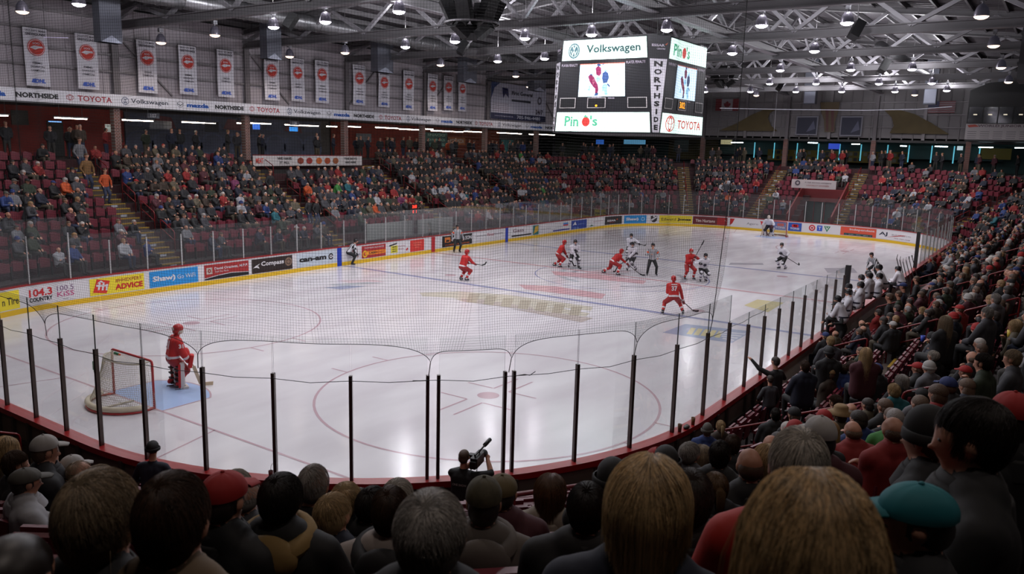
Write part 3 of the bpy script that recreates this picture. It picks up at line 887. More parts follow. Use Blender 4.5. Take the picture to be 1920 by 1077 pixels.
fm = flat((0, CB-.09, 0), (1, 0, 0), (0, 0, 1))
for k in range(9):
    xc = x0+(k+.5)*(x1-x0)/9
    disc(fm, xc, 6.1, .95, m_pill, mu, 'painted_arch', 0, r0=.8, n=24)
    shape2d(fm, [(xc-.9, 7.3), (xc-.5, 8.0), (xc+.5, 7.9), (xc+.8, 7.2)], C(.42, .22, .28) if k % 3 == 1 else m_pill, mu, 'painted_cloud', .004)
def poster(px0, px1, py0, py1, rgb, label, name='wall_poster', cat='poster', plane='y', val=CB-.14, emit=0, txt=None, tcol=(.8, .8, .8)):
    kw = {plane: val}
    a, b = at(px0, py0, **kw), at(px1, py1, **kw)
    m = mat('poster_%d_%d_%d_%d' % (rgb[0]*99, rgb[1]*99, rgb[2]*99, emit*10), rgb, .5, emit=emit)
    c = (a+b)/2; t = thing(name, label, cat, c)
    sx, sy = abs(a.x-b.x), abs(a.y-b.y)
    MB().box(c, (max(sx, .05), max(sy, .05), abs(a.z-b.z))).build('panel', m, t, world=True)
    if txt:
        mp = flat((a.x if plane == 'y' else val-.03, (val-.03) if plane == 'y' else a.y, 0), (1, 0, 0) if plane == 'y' else (0, -1, 0), (0, 0, 1))
        Wd = sx if plane == 'y' else sy
        for i, s in enumerate(txt.split('|')):
            nl = len(txt.split('|'))
            letters(s, mp, Wd/2, max(a.z, b.z)-abs(a.z-b.z)*(i+.5)/nl, Wd*.8, abs(a.z-b.z)*.5/nl, C(*tcol), t, eps=.01)
    return t
poster(197, 214, 233, 248, (.7, .72, .7), 'small lit white notice sign on the red concourse wall', 'lit_sign', 'sign', emit=.6, txt='WE ALL|SUCCEED', tcol=(.2, .2, .2))
poster(280, 322, 226, 243, (.38, .40, .44), 'pale grey rectangular sign hanging before the blue mural', 'hanging_sign', 'sign', val=26.0)
poster(384, 410, 228, 248, (.05, .05, .05), 'black speaker box under the concourse soffit at left', 'speaker', 'speaker', val=25.0)
poster(474, 487, 232, 243, (.25, .45, .85), 'small blue screen under the soffit right of first brick column', 'television', 'television', val=25.0, emit=.9)
poster(543, 558, 238, 247, (.2, .5, .8), 'small bright blue television near section sign 108', 'television', 'television', val=25.0, emit=1.2)
poster(668, 696, 250, 267, (.40, .44, .50), 'pale blue grey window panel on the red brick concourse wall', 'wall_poster', 'poster')
poster(725, 741, 258, 274, (.05, .05, .05), 'black doorway on the red concourse wall beyond the columns', 'doorway', 'doorway')
poster(840, 872, 257, 272, (.62, .38, .22), 'orange concession sign above the left crowd', 'concession_sign', 'sign', txt='PIZZA PIZZA')
poster(797, 838, 248, 276, (.22, .40, .40), 'teal and white concession menu board with green writing', 'menu_board', 'menu board', txt='SNACKS|DRINKS|FRIES', tcol=(.6, .8, .75))
poster(940, 962, 262, 285, (.20, .40, .42), 'glowing teal glass door behind the far left crowd', 'doorway', 'doorway', emit=.05)
poster(990, 1035, 262, 300, (.04, .04, .05), 'black concession booth at the end of the left concourse', 'booth', 'booth')
for px0, px1, rgb, lab in ((620, 790, (.48, .18, .15), 'dark red brick wall section behind the middle left crowd'), (792, 935, (.44, .21, .16), 'brown red wall section with concession signs')):
    x0, x1 = at(px0, 260, y=CB).x, at(px1, 260, y=CB).x
    tag(MB().box(((x0+x1)/2, CB-.03, 6.8), (x1-x0, .05, 2.8)).build('wall_panel', mat('brickred%d' % px0, rgb, .8, noise=.2)), lab, 'wall panel')
for px, py, s, wh in ((287, 217, '107', 'left of the first mural arch'), (552, 231, '108', 'over a small blue screen'), (877, 243, '109', 'above the concession signs'), (1107, 246, '110', 'below the scoreboard')):
    a = at(px, py, y=23.0)
    t = thing('section_sign', 'small hanging section number sign reading %s, %s' % (s, wh), 'sign', a, 0, 'hanging section number signs')
    MB().box((0, 0, 0), (.75, .04, .28)).build('plate', C(.35, .35, .38), t)
    letters(s, flat(a+Vector((0, -.03, 0)), (1, 0, 0), (0, 0, 1)), 0, 0, None, .2, C(.8, .8, .82), t)
    MB().bar((-.3, 0, .14), (-.3, 0, .5), .015).bar((.3, 0, .14), (.3, 0, .5), .015).build('hanger', m_steel, t)

# brick-wrapped columns on the facade line
m_col = mat('column_steel', (.42, .40, .41), .5, .2)
def brick_mat():
    m = mat('column_brick', (.42, .22, .18), .85); nt = m.node_tree; b = nt.nodes['Principled BSDF']
    tc = nt.nodes.new('ShaderNodeTexCoord'); br = nt.nodes.new('ShaderNodeTexBrick')
    br.inputs['Color1'].default_value = (*lin((.50, .26, .21)), 1); br.inputs['Color2'].default_value = (*lin((.36, .18, .16)), 1)
    br.inputs['Mortar'].default_value = (*lin((.52, .47, .45)), 1); br.inputs['Scale'].default_value = 3.0; br.inputs['Mortar Size'].default_value = .06
    mpn = nt.nodes.new('ShaderNodeMapping'); mpn.inputs['Rotation'].default_value = (PI/2, 0, 0)
    nt.links.new(tc.outputs['Object'], mpn.inputs[0]); nt.links.new(mpn.outputs[0], br.inputs['Vector']); nt.links.new(br.outputs['Color'], b.inputs['Base Color'])
    return m
m_brk = brick_mat()
BAYX = [-14.5+8.13*k for k in range(-3, 7)]
ON = ['first', 'second', 'third', 'fourth', 'fifth', 'sixth', 'seventh', 'eighth', 'ninth', 'tenth']
k = 0
for x in BAYX:
    if x > 33 or x < -25: continue
    t = thing('brick_column', '%s brick based grey steel column along the left concourse' % ON[k], 'column', (x, WY+.12, 5.4), 0, 'columns on the left side'); k += 1
    MB().box((0, 0, 1.4), (.36, .36, 2.8)).build('brick_base', m_brk, t)
    MB().box((0, -.24, 5.05), (.04, .20, 3.5)).box((0, -.33, 5.05), (.34, .03, 3.5)).build('steel_shaft', m_col, t)
k = 0
for y in (12.3, 3.9, -4.0, -11.6):
    t = thing('brick_column', '%s brick based column at the far end concourse from the left' % ON[k], 'column', (WX-.2, y, 5.4), 0, 'columns at the far end'); k += 1
    MB().box((0, 0, 1.3), (.4, .4, 2.6)).build('brick_base', m_brk, t)
    MB().box((0, 0, 4.6), (.3, .3, 4.0)).build('steel_shaft', m_col, t)

# girts and posts on the walls
mb = MB()
for z in (9.9, 10.75, 11.6, 12.5): mb.bar((-50, WY-.08, z), (WX, WY-.08, z), .14, .09)
g = mb.build('trim_1', m_girt); struct(g)
mb = MB()
for z in (9.2, 10.3, 11.4, 12.5, 13.6): mb.bar((WX-.08, WY, z), (WX-.08, -26, z), .12, .09)
for y in (20, 16, 8, 0, -8, -15): mb.box((WX-.15, y, 11.5), (.2, .25, 7))
g = mb.build('trim_2', m_girt); struct(g)

# ---------------------------------------------------------------- advertising fascia on the left wall
fas = thing('advertising_fascia', 'long white advertising band running along the left wall under the banners', 'advertising band', (0, WY-.2, 8.2))
FX0, FX1 = -40, 30.6
m_fas = mat('fascia_white', (.90, .90, .93), .5)
vz = lambda x: (8.17, 8.72)
MB().box(((FX0+FX1)/2, WY-.25, 8.46), (FX1-FX0, .06, .60)).build('band', m_fas, fas, world=True)
MB().box(((FX0+FX1)/2, WY-.26, 8.12), (FX1-FX0, .10, .07)).build('bottom_trim', C(.25, .25, .26), fas, world=True)
fm = flat((0, WY-.285, 0), (1, 0, 0), (0, 0, 1))
TXT = dict(N=('NORTHSIDE', C(.13, .13, .14), .05, .24), T=('TOYOTA', C(.66, .20, .24), .02, .28), V=('Volkswagen', C(.12, .15, .22), .01, .30), M=('mazda', C(.10, .35, .70), .05, .24))
seq = [('M', -60, 12), ('N', 30, 111), ('T', 122, 211), ('V', 227, 316), ('M', 330, 392), ('N', 403, 458), ('T', 466, 525), ('V', 537, 601), ('M', 611, 656), ('N', 663, 702), ('T', 709, 753), ('V', 761, 808), ('M', 816, 849), ('N', 855, 885), ('T', 889, 924), ('V', 932, 978), ('M', 984, 1017), ('N', 1022, 1062)]
for kk, a, b in seq:
    s, m_, bo, h = TXT[kk]
    yb = 190+(a+b)/2*.043
    x0, x1 = at(a, yb, y=WY-.285).x, at(b, yb, y=WY-.285).x; w_ = x1-x0
    f = .0
    if kk == 'T':
        f = .26; disc(fm, x0+w_*.11, 8.46, .19, m_, fas, 'logo', .006, r0=.165, n=24, sy=.75)
        disc(fm, x0+w_*.11, 8.46, .09, m_, fas, 'logo', .006, r0=.07, n=20, sy=1.4); disc(fm, x0+w_*.11, 8.52, .15, m_, fas, 'logo', .006, r0=.13, n=20, sy=.45)
    elif kk == 'V':
        f = .20; disc(fm, x0+w_*.09, 8.46, .20, C(.25, .32, .45), fas, 'logo', .006, r0=.17, n=24)
        letters('V', fm, x0+w_*.09, 8.53, .17, .13, C(.25, .32, .45), fas, 'logo', .006); letters('W', fm, x0+w_*.09, 8.39, .22, .14, C(.25, .32, .45), fas, 'logo', .006)
    elif kk == 'M':
        f = .32; disc(fm, x0+w_*.13, 8.46, .19, C(.4, .42, .45), fas, 'logo', .006, r0=.165, n=24, sy=.85)
        shape2d(fm, [(x0+w_*.03, 8.55), (x0+w_*.13, 8.42), (x0+w_*.23, 8.55), (x0+w_*.23, 8.51), (x0+w_*.13, 8.37), (x0+w_*.03, 8.51)], C(.4, .42, .45), fas, 'logo', .006)
    letters(s, fm, x0+w_*(f+(1-f)/2), 8.45, w_*(1-f)*.98, h, m_, fas, bold=bo, eps=.006)

# ---------------------------------------------------------------- championship banners
m_ban = mat('banner_white', (.86, .85, .88), .8)
m_bred = mat('banner_red', (.80, .26, .22), .7)
m_btx = mat('banner_text', (.28, .27, .31), .8)
m_bbl = mat('banner_blue', (.30, .42, .78), .7)
BAN = [(64, 53, 161, 45, 'EMMS|DIVISION|CHAMPIONS'), (160, 64, 167, 40, 'EMMS|DIVISION|CHAMPIONS'), (273, 76, 174, 36, 'LEAGUE|CHAMPIONS'), (350, 86, 177, 33, 'EMMS|DIVISION|CHAMPIONS'), (421, 94, 182, 31, 'LEAGUE|CHAMPIONS'), (508, 105, 188, 28, 'EMMS|DIVISION|CHAMPIONS'), (557, 110, 190, 25, 'LEAGUE|CHAMPIONS'), (603, 114, 193, 25, 'EMMS|DIVISION|CHAMPIONS'), (673, 122, 197, 23, 'WEST|DIVISION|CHAMPIONS'), (720, 132, 201, 21, 'WEST|DIVISION|CHAMPIONS'), (766, 133, 207, 20, 'WEST|DIVISION|CHAMPIONS'), (811, 139, 208, 18, 'WEST|DIVISION|CHAMPIONS'), (841, 143, 207, 17, 'HAMILTON|SPECTATOR|TROPHY'), (867, 146, 209, 15, 'WEST|DIVISION|CHAMPIONS')]
for k, (cx, y0, y1, wp, tx) in enumerate(BAN):
    yl = WY-.30
    a = at(cx-wp/2, y0, y=yl); b = at(cx+wp/2, y0, y=yl); c = at(cx, y1, y=yl)
    zt = (a.z+b.z)/2; zb = c.z; hw = (b.x-a.x)/2; xc = (a.x+b.x)/2; hh_ = zt-zb
    t = thing('championship_banner', '%s white pennant banner with red disc on the left wall, counted from the left' % (['first', 'second', 'third', 'fourth', 'fifth', 'sixth', 'seventh', 'eighth', 'ninth', 'tenth', 'eleventh', 'twelfth', 'thirteenth', 'fourteenth'][k]), 'banner', (xc, yl, zt), 0, 'white championship banners on the left wall')
    vs_ = []; n = 6
    for i in range(n+1):
        for j in (0, 1):
            x = -hw+2*hw*j; z = -hh_*i/n
            vs_ += [(x, -.02+.02*math.sin(i+k), z), (x, .0+.02*math.sin(i+k), z)]
    fs = []
    for i in range(n):
        q = i*4; fs += [(q, q+4, q+6, q+2), (q+1, q+3, q+7, q+5), (q, q+1, q+5, q+4), (q+2, q+6, q+7, q+3)]
    obj('cloth', vs_, fs, m_ban, None, t)
    MB().tube([(-hw*1.05, 0, .02), (hw*1.05, 0, .02)], .025, 6).build('top_pole', m_steel, t)
    fm2 = flat((xc, yl-.045, zt-hh_), (1, 0, 0), (0, 0, 1))
    letters('SAULT STE. MARIE', fm2, 0, hh_*.955, hw*1.7, .09, m_btx, t, bold=.01)
    letters('GREYHOUNDS', fm2, 0, hh_*.895, hw*1.7, .12, m_btx, t, bold=.03)
    disc(fm2, 0, hh_*.67, hw*.72, m_bred, t, 'red_disc', .006)
    disc(fm2, 0, hh_*.67, hw*.66, m_ban, t, 'disc_ring', .010, r0=hw*.62)
    shape2d(fm2, [(-hw*.55, hh_*.66), (-hw*.2, hh_*.70), (hw*.5, hh_*.695), (hw*.55, hh_*.665), (hw*.2, hh_*.66), (-hw*.1, hh_*.63)], m_ban, t, 'running_hound', .012)
    letters('SOO', fm2, 0, hh_*.74, hw*.6, hh_*.035, m_ban, t, eps=.012)
    ln = ['1985'] + tx.split('|') if k % 2 else ['1989'] + tx.split('|')
    for i, s in enumerate(ln[1:]): letters(s, fm2, 0, hh_*(.40-.065*i), hw*(1.15 if i else .8), hh_*.035, m_btx, t, bold=.01)
    letters('OHL', fm2, hw*.15, hh_*.09, hw*.9, hh_*.075, m_bbl, t, bold=.06, slant=.15)
    shape2d(fm2, [(-hw*.6, hh_*.06), (-hw*.2, hh_*.05), (-hw*.2, hh_*.13), (-hw*.5, hh_*.12)], m_bbl, t, 'logo', .006)

# the big First General billboard
a, b = at(921, 153, y=WY-.3), at(1024, 166, y=WY-.3); c = at(921, 222, y=WY-.3)
bw, bh_ = b.x-a.x, a.z-c.z
t = thing('billboard', 'large white and navy billboard with a phone number at the end of the banner row', 'billboard', (a.x, WY-.3, c.z))
fm2 = flat((a.x, WY-.34, c.z), (1, 0, 0), (0, 0, 1))
MB().box((a.x+bw/2, WY-.28, c.z+bh_/2), (bw, .08, bh_)).build('panel', C(.70, .70, .76), t, world=True)
patch(fm2, 0, bw, 0, bh_*.17, C(.12, .13, .26), t, 'navy_footer', .004)
shape2d(fm2, [(0, bh_), (bw*.14, bh_), (bw*.05, bh_*.85), (0, bh_*.55)], C(.14, .22, .42), t, 'corner_swoosh', .004)
shape2d(fm2, [(bw*.18, bh_*.88), (bw*.28, bh_*.86), (bw*.30, bh_*.60), (bw*.24, bh_*.72), (bw*.20, bh_*.58)], C(.12, .13, .32), t, 'logo', .006)
letters('First General', fm2, bw*.54, bh_*.76, bw*.38, bh_*.11, C(.12, .12, .2), t, bold=.03)
patch(fm2, bw*.35, bw*.70, bh_*.52, bh_*.58, C(.14, .14, .2), t, 'dark_bar', .006)
letters('24/7', fm2, bw*.87, bh_*.28, bw*.14, bh_*.14, C(.2, .12, .2), t, bold=.02)
for j in range(5):
    patch(fm2, bw*.02, bw*.30, bh_*(.42-.05*j), bh_*(.43-.05*j), C(.4, .3, .34), t, 'small_print', .006)
disc(fm2, bw*.87, bh_*.62, bh_*.12, C(.35, .33, .38), t, 'logo', .006, r0=bh_*.06)
letters('705-946-4480', fm2, bw*.67, bh_*.085, bw*.44, bh_*.10, C(.72, .73, .78), t, bold=.02)
letters('www.firstgeneral.ca', fm2, bw*.22, bh_*.085, bw*.32, bh_*.045, C(.6, .6, .66), t)

# the concession banner on the left stands' railing
a, b = at(474, 292, y=21.2), at(678, 292, y=21.2); zt = a.z
t = thing('rail_banner', 'long white food concession banner hung on the rail above the left stands', 'banner', (a.x, 21.2, zt-.55))
MB().box(((a.x+b.x)/2, 21.2, zt-.3), (b.x-a.x, .05, .62)).build('panel', mat('rail_banner_white', (.74, .72, .72), .6), t, world=True)
MB().box(((a.x+b.x)/2, 21.2, zt+.04), (b.x-a.x, .08, .06)).build('top_rail', m_rail, t, world=True)
fm2 = flat((a.x, 21.16, zt-.6), (1, 0, 0), (0, 0, 1)); L = b.x-a.x
letters('MEAT', fm2, L*.05, .3, L*.06, .3, m_bred, t); letters('WE HAVE', fm2, L*.26, .44, L*.12, .16, BLK, t, bold=.02); letters('IT ALL', fm2, L*.26, .2, L*.08, .14, BLK, t, bold=.02)
for j, q in enumerate((.40, .48, .57, .65, .73)):
    disc(fm2, L*q, .3, .25, C(*((.5, .2, .12), (.55, .15, .12), (.7, .35, .12), (.6, .25, .1), (.55, .3, .15))[j]), t, 'food_picture', .006, sy=.8)
letters('THE BOYS', fm2, L*.88, .44, L*.13, .15, BLK, t, bold=.02); letters('ARE HERE', fm2, L*.88, .2, L*.11, .14, BLK, t, bold=.02)
MB().bar((a.x, 21.5, zt-1.0), (b.x, 21.5, zt-1.0), .1, .3).build('counter', C(.12, .1, .1), t, world=True)

# ---------------------------------------------------------------- roof structure
def bx_(x): return x
k = 0
for x in [-14.5+8.13*k for k in range(0, 7)]:
    t = thing('roof_truss', '%s grey steel roof truss spanning the rink, counted from the camera' % ON[k], 'roof truss', (x, 0, 12.15), 0, 'roof trusses across the rink'); k += 1
    MB().ibeam((x, -WY, 12.17), (x, WY, 12.17), .32, .36, .03).build('bottom_chord', m_steel, t, world=True)
    mb = MB()
    for s in (-1, 1): mb.ibeam((x, s*WY, ROOF(WY)-.1), (x, 0, ROOF(0)-.1), .28, .28, .03)
    mb.build('top_chord', m_steel, t, world=True)
    wm = MB(); n = 9
    for j in range(n):
        y0 = -WY+2*WY*j/n; y1 = -WY+2*WY*(j+1)/n; ym = (y0+y1)/2
        wm.bar((x, y0, 12.3), (x, ym, ROOF(ym)-.2), .17, .17); wm.bar((x, ym, ROOF(ym)-.2), (x, y1, 12.3), .17, .17)
    wm.build('web', m_steel_lt, t, world=True)
pm = MB()
for j in range(-14, 15):
    y = j*1.55; pm.ibeam((-50, y, ROOF(y)+.12), (WX, y, ROOF(y)+.12), .1, .22, .02)
pl_ = pm.build('trim_3', m_steel); struct(pl_)
for s, nm in ((-4.2, 'right'), (4.2, 'left')):
    t = thing('roof_girder', 'long pale edged girder running the length of the roof, %s of the scoreboard' % nm, 'girder', (0, s, 12.3))
    MB().ibeam((-45, s, 12.42), (WX, s, 12.42), .34, .42, .03).build('beam', m_steel, t, world=True)
    MB().bar((-45, s, 12.19), (WX, s, 12.19), .40, .04).build('bottom_flange', m_steel_lt, t, world=True)
    wm = MB()
    for j in range(-5, 5):
        x = -14.5+8.13*j+8.13
        wm.bar((x, s, 12.6), (x+4, s, ROOF(s)-.1), .12); wm.bar((x+4, s, ROOF(s)-.1), (x+8.13, s, 12.6), .12)
    wm.build('brace', m_steel_lt, t, world=True)
# diagonal braces beside the upper wall
mb = MB()
for x in (-14.5, -6.37, 1.76, 9.9, 18, 26.1):
    mb.bar((x, WY-.10, 8.9), (x+3.2, WY-.10, 12.0), .08) if int(x) % 2 else mb.bar((x, WY-.10, 12.0), (x+3.2, WY-.10, 8.9), .08)
struct(mb.build('trim_4', m_girt))
# round and box ducts
m_duct = mat('duct_galvanised', (.55, .55, .56), .35, .7, noise=.15, nscale=3, bump=.2, bscale=6)
t = thing('round_duct', 'large silver spiral air duct running along the left side of the roof', 'air duct', (0, 16.5, 13.1))
MB().tube([(-45, 16.5, 13.05), (34, 16.5, 13.05)], .42, 20).build('duct', m_duct, t, True, world=True)
rb = MB(); x = -24
while x < 34: rb.lathe([(.44, -.03), (.46, 0), (.44, .03)], 20, 0, (x, 16.5, 13.05), Matrix.Rotation(PI/2, 3, 'Y')); x += 1.2
o = rb.build('seam', m_duct, t, True, world=True); o['kind'] = 'stuff'
t = thing('round_duct', 'silver round air duct high at the far right under the roof', 'air duct', (0, -10.5, 13.1))
MB().tube([(14, -9, 12.9), (36, -9, 12.9)], .35, 16).build('duct', m_duct, t, True, world=True)
DR = [(210, -60, 80, 40, 'leftmost grey box duct drop with chevron end above the banners'), (515, 47, 111, 27, 'grey box duct drop behind lamp, second from the left'), (723, 70, 136, 29, 'grey box duct drop third from the left above the banners'), (882, 93, 155, 24, 'grey box duct drop fourth from the left'), (1012, 128, 171, 22, 'grey box duct drop beside the billboard')]
m_dd = mat('duct_drop', (.42, .43, .47), .5, .4); m_ddl = mat('duct_drop_grille', (.66, .68, .74), .4, .3)
for cx, y0, y1, wp, lab in DR:
    yl = 18.2
    a = at(cx-wp/2, y1, y=yl); b = at(cx+wp/2, y1, y=yl); w_ = b.x-a.x; c = at(cx, y1, y=yl)
    t = thing('duct_drop', lab, 'air duct', c, 0, 'grey duct drops over the left stands')
    zt = ROOF(18.2)+.22-c.z
    MB().box((0, .3, zt/2), (w_, .6, zt)).build('duct', m_dd, t)
    MB().add([(-w_/2, -.02, 0), (w_/2, -.02, 0), (0, -.02, .32), (-w_/2, .62, 0), (w_/2, .62, 0), (0, .62, .32)], [(0, 1, 2), (5, 4, 3), (0, 3, 4, 1), (1, 4, 5, 2), (2, 5, 3, 0)]).build('outlet_grille', m_ddl, t)
for cx, y0, y1, wp, lab in [(1517, 160, 195, 22, 'silver box duct hanging before the far wall pictures'), (1742, 140, 196, 24, 'silver box duct in front of the striped flag'), (1877, 160, 190, 20, 'silver box duct above the press box')]:
    a = at(cx-wp/2, y1, x=38.5); b = at(cx+wp/2, y1, x=38.5); w_ = a.y-b.y; c = at(cx, y1, x=38.5); h_ = at(cx, y0, x=38.5).z-c.z
    t = thing('duct_drop', lab, 'air duct', c, 0, 'silver duct boxes at the far end')
    hz = ROOF(c.y)+.22-c.z; MB().box((.3, 0, hz/2), (.6, w_, hz)).build('duct', m_dd, t)
    MB().box((-.02, 0, h_*.35), (.03, w_*.9, h_*.6)).build('outlet_grille', m_ddl, t)
# thick grey trunk duct in the upper right corner
a = at(1895, 160, y=-16.2)
t = thing('trunk_duct', 'wide dark grey vertical trunk duct at the upper right edge', 'air duct', (9.6, -16.8, 10.2))
MB().box((0, 0, 1.75), (2.6, 1.0, 3.1)).box((0, 0, 1.0), (2.75, 1.12, .08)).box((0, 0, 2.4), (2.75, 1.12, .08)).build('duct', mat('trunk_duct', (.27, .27, .28), .5, .3), t)

# ---------------------------------------------------------------- high bay lamps
m_bell = mat('lamp_bell', (.42, .40, .44), .35, .4, emit=.02, ecol=(.8, .8, .95))
m_ballast = mat('lamp_ballast', (.60, .60, .62), .5, .3)
m_glow = mat('lamp_lens', (.93, .90, 1.0), .4, emit=26, ecol=(.95, .92, 1.0))
m_glow_w = mat('lamp_lens_warm', (.95, .85, .75), .4, emit=3.2, ecol=(1, .86, .76))
LAMP_ICE = [(148, 8), (513, 51), (610, 41), (748, 22), (760, 88), (853, 78), (984, 72), (933, 115), (1021, 110), (1109, 65), (1250, 56), (1373, 100), (1428, 48), (1588, 43), (1463, 132), (1527, 96), (1595, 131), (1710, 130), (1407, 172), (1443, 157), (1492, 172), (1530, 157), (1578, 172), (1648, 157), (1678, 172), (1747, 156), (1775, 170), (1322, 172)]
LAMP_WARM = [(42, 22), (302, 80), (403, 66), (543, 106), (647, 99), (826, 122), (1840, 31), (1863, 86), (1877, 127), (1891, 154), (1418, 179), (1715, 178), (1843, 174), (967, 143), (992, 163), (867, 150)]
LN = ['cut by the top edge over the banners', 'nearest before second duct drop', 'right of the second duct drop', 'at the top edge centre left', 'lowest left of speaker cluster', 'just left of speaker cluster foot', 'just right of speaker cluster foot', 'above the billboard', 'beside the scoreboard left edge', 'behind the scoreboard top left', 'right above the scoreboard corner', 'right of the scoreboard top', 'right of the scoreboard near top edge', 'beside tilted speaker at upper right', 'in third row from the far wall', 'below the tilted speaker', 'fourth from right in its row', 'third from right in its row', 'first of the farthest row', 'first of the second farthest row', 'second of the farthest row', 'second of the second farthest row', 'third of the farthest row', 'third of the second farthest row', 'fourth of the farthest row', 'fourth of the second farthest row', 'fifth of the farthest row', 'touching the scoreboard right edge']
DIRV = ['near the camera', 'over the near zone', 'over mid ice', 'beyond the scoreboard', 'at the far end']
def lamp(p, warm, lab):
    t = thing('high_bay_lamp', lab, 'lamp', p, 0, 'dim warm lamps over the stands' if warm else 'bright high bay lamps over the ice')
    s = 1.0
    MB().lathe([(.255, .0), (.25, .05), (.235, .16), (.19, .30), (.12, .40), (.05, .44), (.0, .44)], 20).lathe([(.25, 0), (.225, .16), (.11, .39), (0, .42)], 20).build('reflector', m_bell, t, True)
    MB().lathe([(0, -.10), (.10, -.095), (.19, -.06), (.24, -.01), (.25, .03), (.0, .035)], 20).build('lens', m_glow_w if warm else m_glow, t, True)
    MB().box((0, 0, .60), (.22, .16, .18)).lathe([(.03, .44), (.03, .52)], 8).build('ballast', m_ballast, t)
    MB().bar((0, 0, .69), (0, 0, ROOF(min(22.5, abs(p.y)))+.245-p.z), .02).build('rod', m_steel, t)
    return t
bulb_i = bpy.data.lights.new('bulb', 'SPOT'); bulb_i.energy = ICE_LAMP_W; bulb_i.color = (.985, .955, 1.0); bulb_i.spot_size = math.radians(165); bulb_i.spot_blend = .9; bulb_i.shadow_soft_size = .22
bulb_w = bpy.data.lights.new('bulb_warm', 'SPOT'); bulb_w.energy = WARM_LAMP_W; bulb_w.color = (1, .86, .78); bulb_w.spot_size = math.radians(150); bulb_w.spot_blend = .5; bulb_w.shadow_soft_size = .2
uplight = bpy.data.lights.new('bulb_uplight', 'POINT'); uplight.energy = 270; uplight.color = (.95, .94, 1.0); uplight.shadow_soft_size = .2  # added light above each lamp for glow leaking up through its reflector
bulb_n = bulb_w.copy(); bulb_n.energy = NEAR_LAMP_W
def add_bulb(t, data):
    if data is bulb_i:
        o = bpy.data.objects.new('bulb_uplight', uplight); COL.objects.link(o); o.parent = t; o.location = (0, .0, .86)
    o = bpy.data.objects.new('bulb', data); COL.objects.link(o); o.parent = t; o.location = (0, 0, -.16)
seen_pts = []
for k, (px, py) in enumerate(LAMP_ICE):
    p = at(px, py, z=11.75); seen_pts.append(p)
    lab = 'bright high bay lamp %s, %s' % (DIRV[min(4, int(max(0, p.x+20)/11))], LN[k])
    t = lamp(p, False, lab)
    if p.x > 36: pass
    add_bulb(t, bulb_i)
for k, (px, py) in enumerate(LAMP_WARM):
    p = at(px, py, z=11.6)
    if p.y > 19.6: p = at(px, py, y=19.6)
    lab = 'dim warm lamp over the %s stands, %s' % ('left' if p.y > 9 else 'right', ['cut by the left edge', 'above the third banner', 'above the fifth banner', 'above the sixth banner', 'left of a duct drop', 'above the last banners', 'at the upper right corner', 'beside the trunk duct top', 'beside the trunk duct middle', 'beside the trunk duct foot', 'small, before the left flag', 'before the striped flag', 'left of the press box', 'over the billboard top', 'over the billboard middle', 'touching the last banner'][k])
    t = lamp(p, True, lab); add_bulb(t, bulb_w)
# the lamps of the same grid above the picture and behind the camera
for i_, x in enumerate((-25.0, -17.0)):
    for j_, y in enumerate((-10.5, -6.1, -1.7, 2.7, 7.1, 11.3)):
        p = Vector((x, y, 11.75)); q = pix(p)
        if q[1] > -5: continue
        add_bulb(lamp(p, False, 'high bay lamp above the %s end, %s of its row from the bench side' % (('near', 'goal crease')[i_], ON[j_])), bulb_i)
for x, y in ((-6, -10.2), (2.4, -9.6)):
    p = Vector((x, y, 11.75))
    if pix(p)[1] < -5: add_bulb(lamp(p, False, 'bright white high bay lamp above the bench side of the ice, %s of two' % ('first' if x < 0 else 'second')), bulb_i)

# dim lamps over the near and bench side stands, above the picture
for k, (x, y) in enumerate(((-33.5, -13.5), (-29, -19), (-35, -7), (-22, -18.5), (-14, -18), (-5.5, -17.5), (3, -17.5), (-36.5, -18.5), (-31, -24))):
    p = Vector((x, y, 11.9))
    if pix(p)[2] < 0 or pix(p)[1] < -10 or pix(p)[0] < 0 or pix(p)[0] > 1920: add_bulb(lamp(p, True, 'dim warm high bay lamp over the camera side stands, %s of them' % ON[k]), bulb_n)
# ---------------------------------------------------------------- fluorescent tubes under the soffits
m_tube = mat('fluorescent_tube', (1, .93, .86), .5, emit=TUBE_E, ecol=(1, .92, .84))
m_tubec = mat('fluorescent_tube_cool', (.85, .95, 1), .5, emit=TUBE_E, ecol=(.86, .95, 1))
TL = [(-20, 15, 216), (102, 163, 221), (229, 287, 225), (341, 404, 229), (444, 459, 231), (470, 508, 231), (534, 597, 234), (612, 632, 237), (642, 676, 237), (704, 746, 239), (748, 786, 242), (796, 812, 242), (808, 868, 245), (861, 911, 246), (932, 978, 249), (992, 1004, 252), (1010, 1040, 252)]
for k, (a, b, y) in enumerate(TL):
    A = at(a, y, y=25.0); B = at(b, y+.5, y=25.0); z = 7.93
    t = thing('fluorescent_light', 'glowing fluorescent tube light under the left soffit, number %s from the left' % ['one', 'two', 'three', 'four', 'five', 'six', 'seven', 'eight', 'nine', 'ten', 'eleven', 'twelve', 'thirteen', 'fourteen', 'fifteen', 'sixteen', 'seventeen'][k], 'light', ((A.x+B.x)/2, 25, A.z), 0, 'tube lights under the left soffit')
    hl = abs(B.x-A.x)/2
    MB().tube([(-hl, 0, 0), (hl, 0, 0)], .03, 8).build('tube', m_tube, t)
    MB().box((0, 0, .07), (2*hl+.1, .14, .06)).build('housing', m_ballast, t)
    MB().bar((-hl*.7, 0, .1), (-hl*.7, 0, 8.2-A.z), .02).bar((hl*.7, 0, .1), (hl*.7, 0, 8.2-A.z), .02).build('hanger', m_steel, t)
TR = [(1371, 1393, 266, 269), (1515, 1533, 267, 269), (1597, 1612, 269, 272), (1688, 1700, 273, 275), (1753, 1777, 274, 276), (1835, 1862, 276, 277), (1903, 1925, 277, 278)]
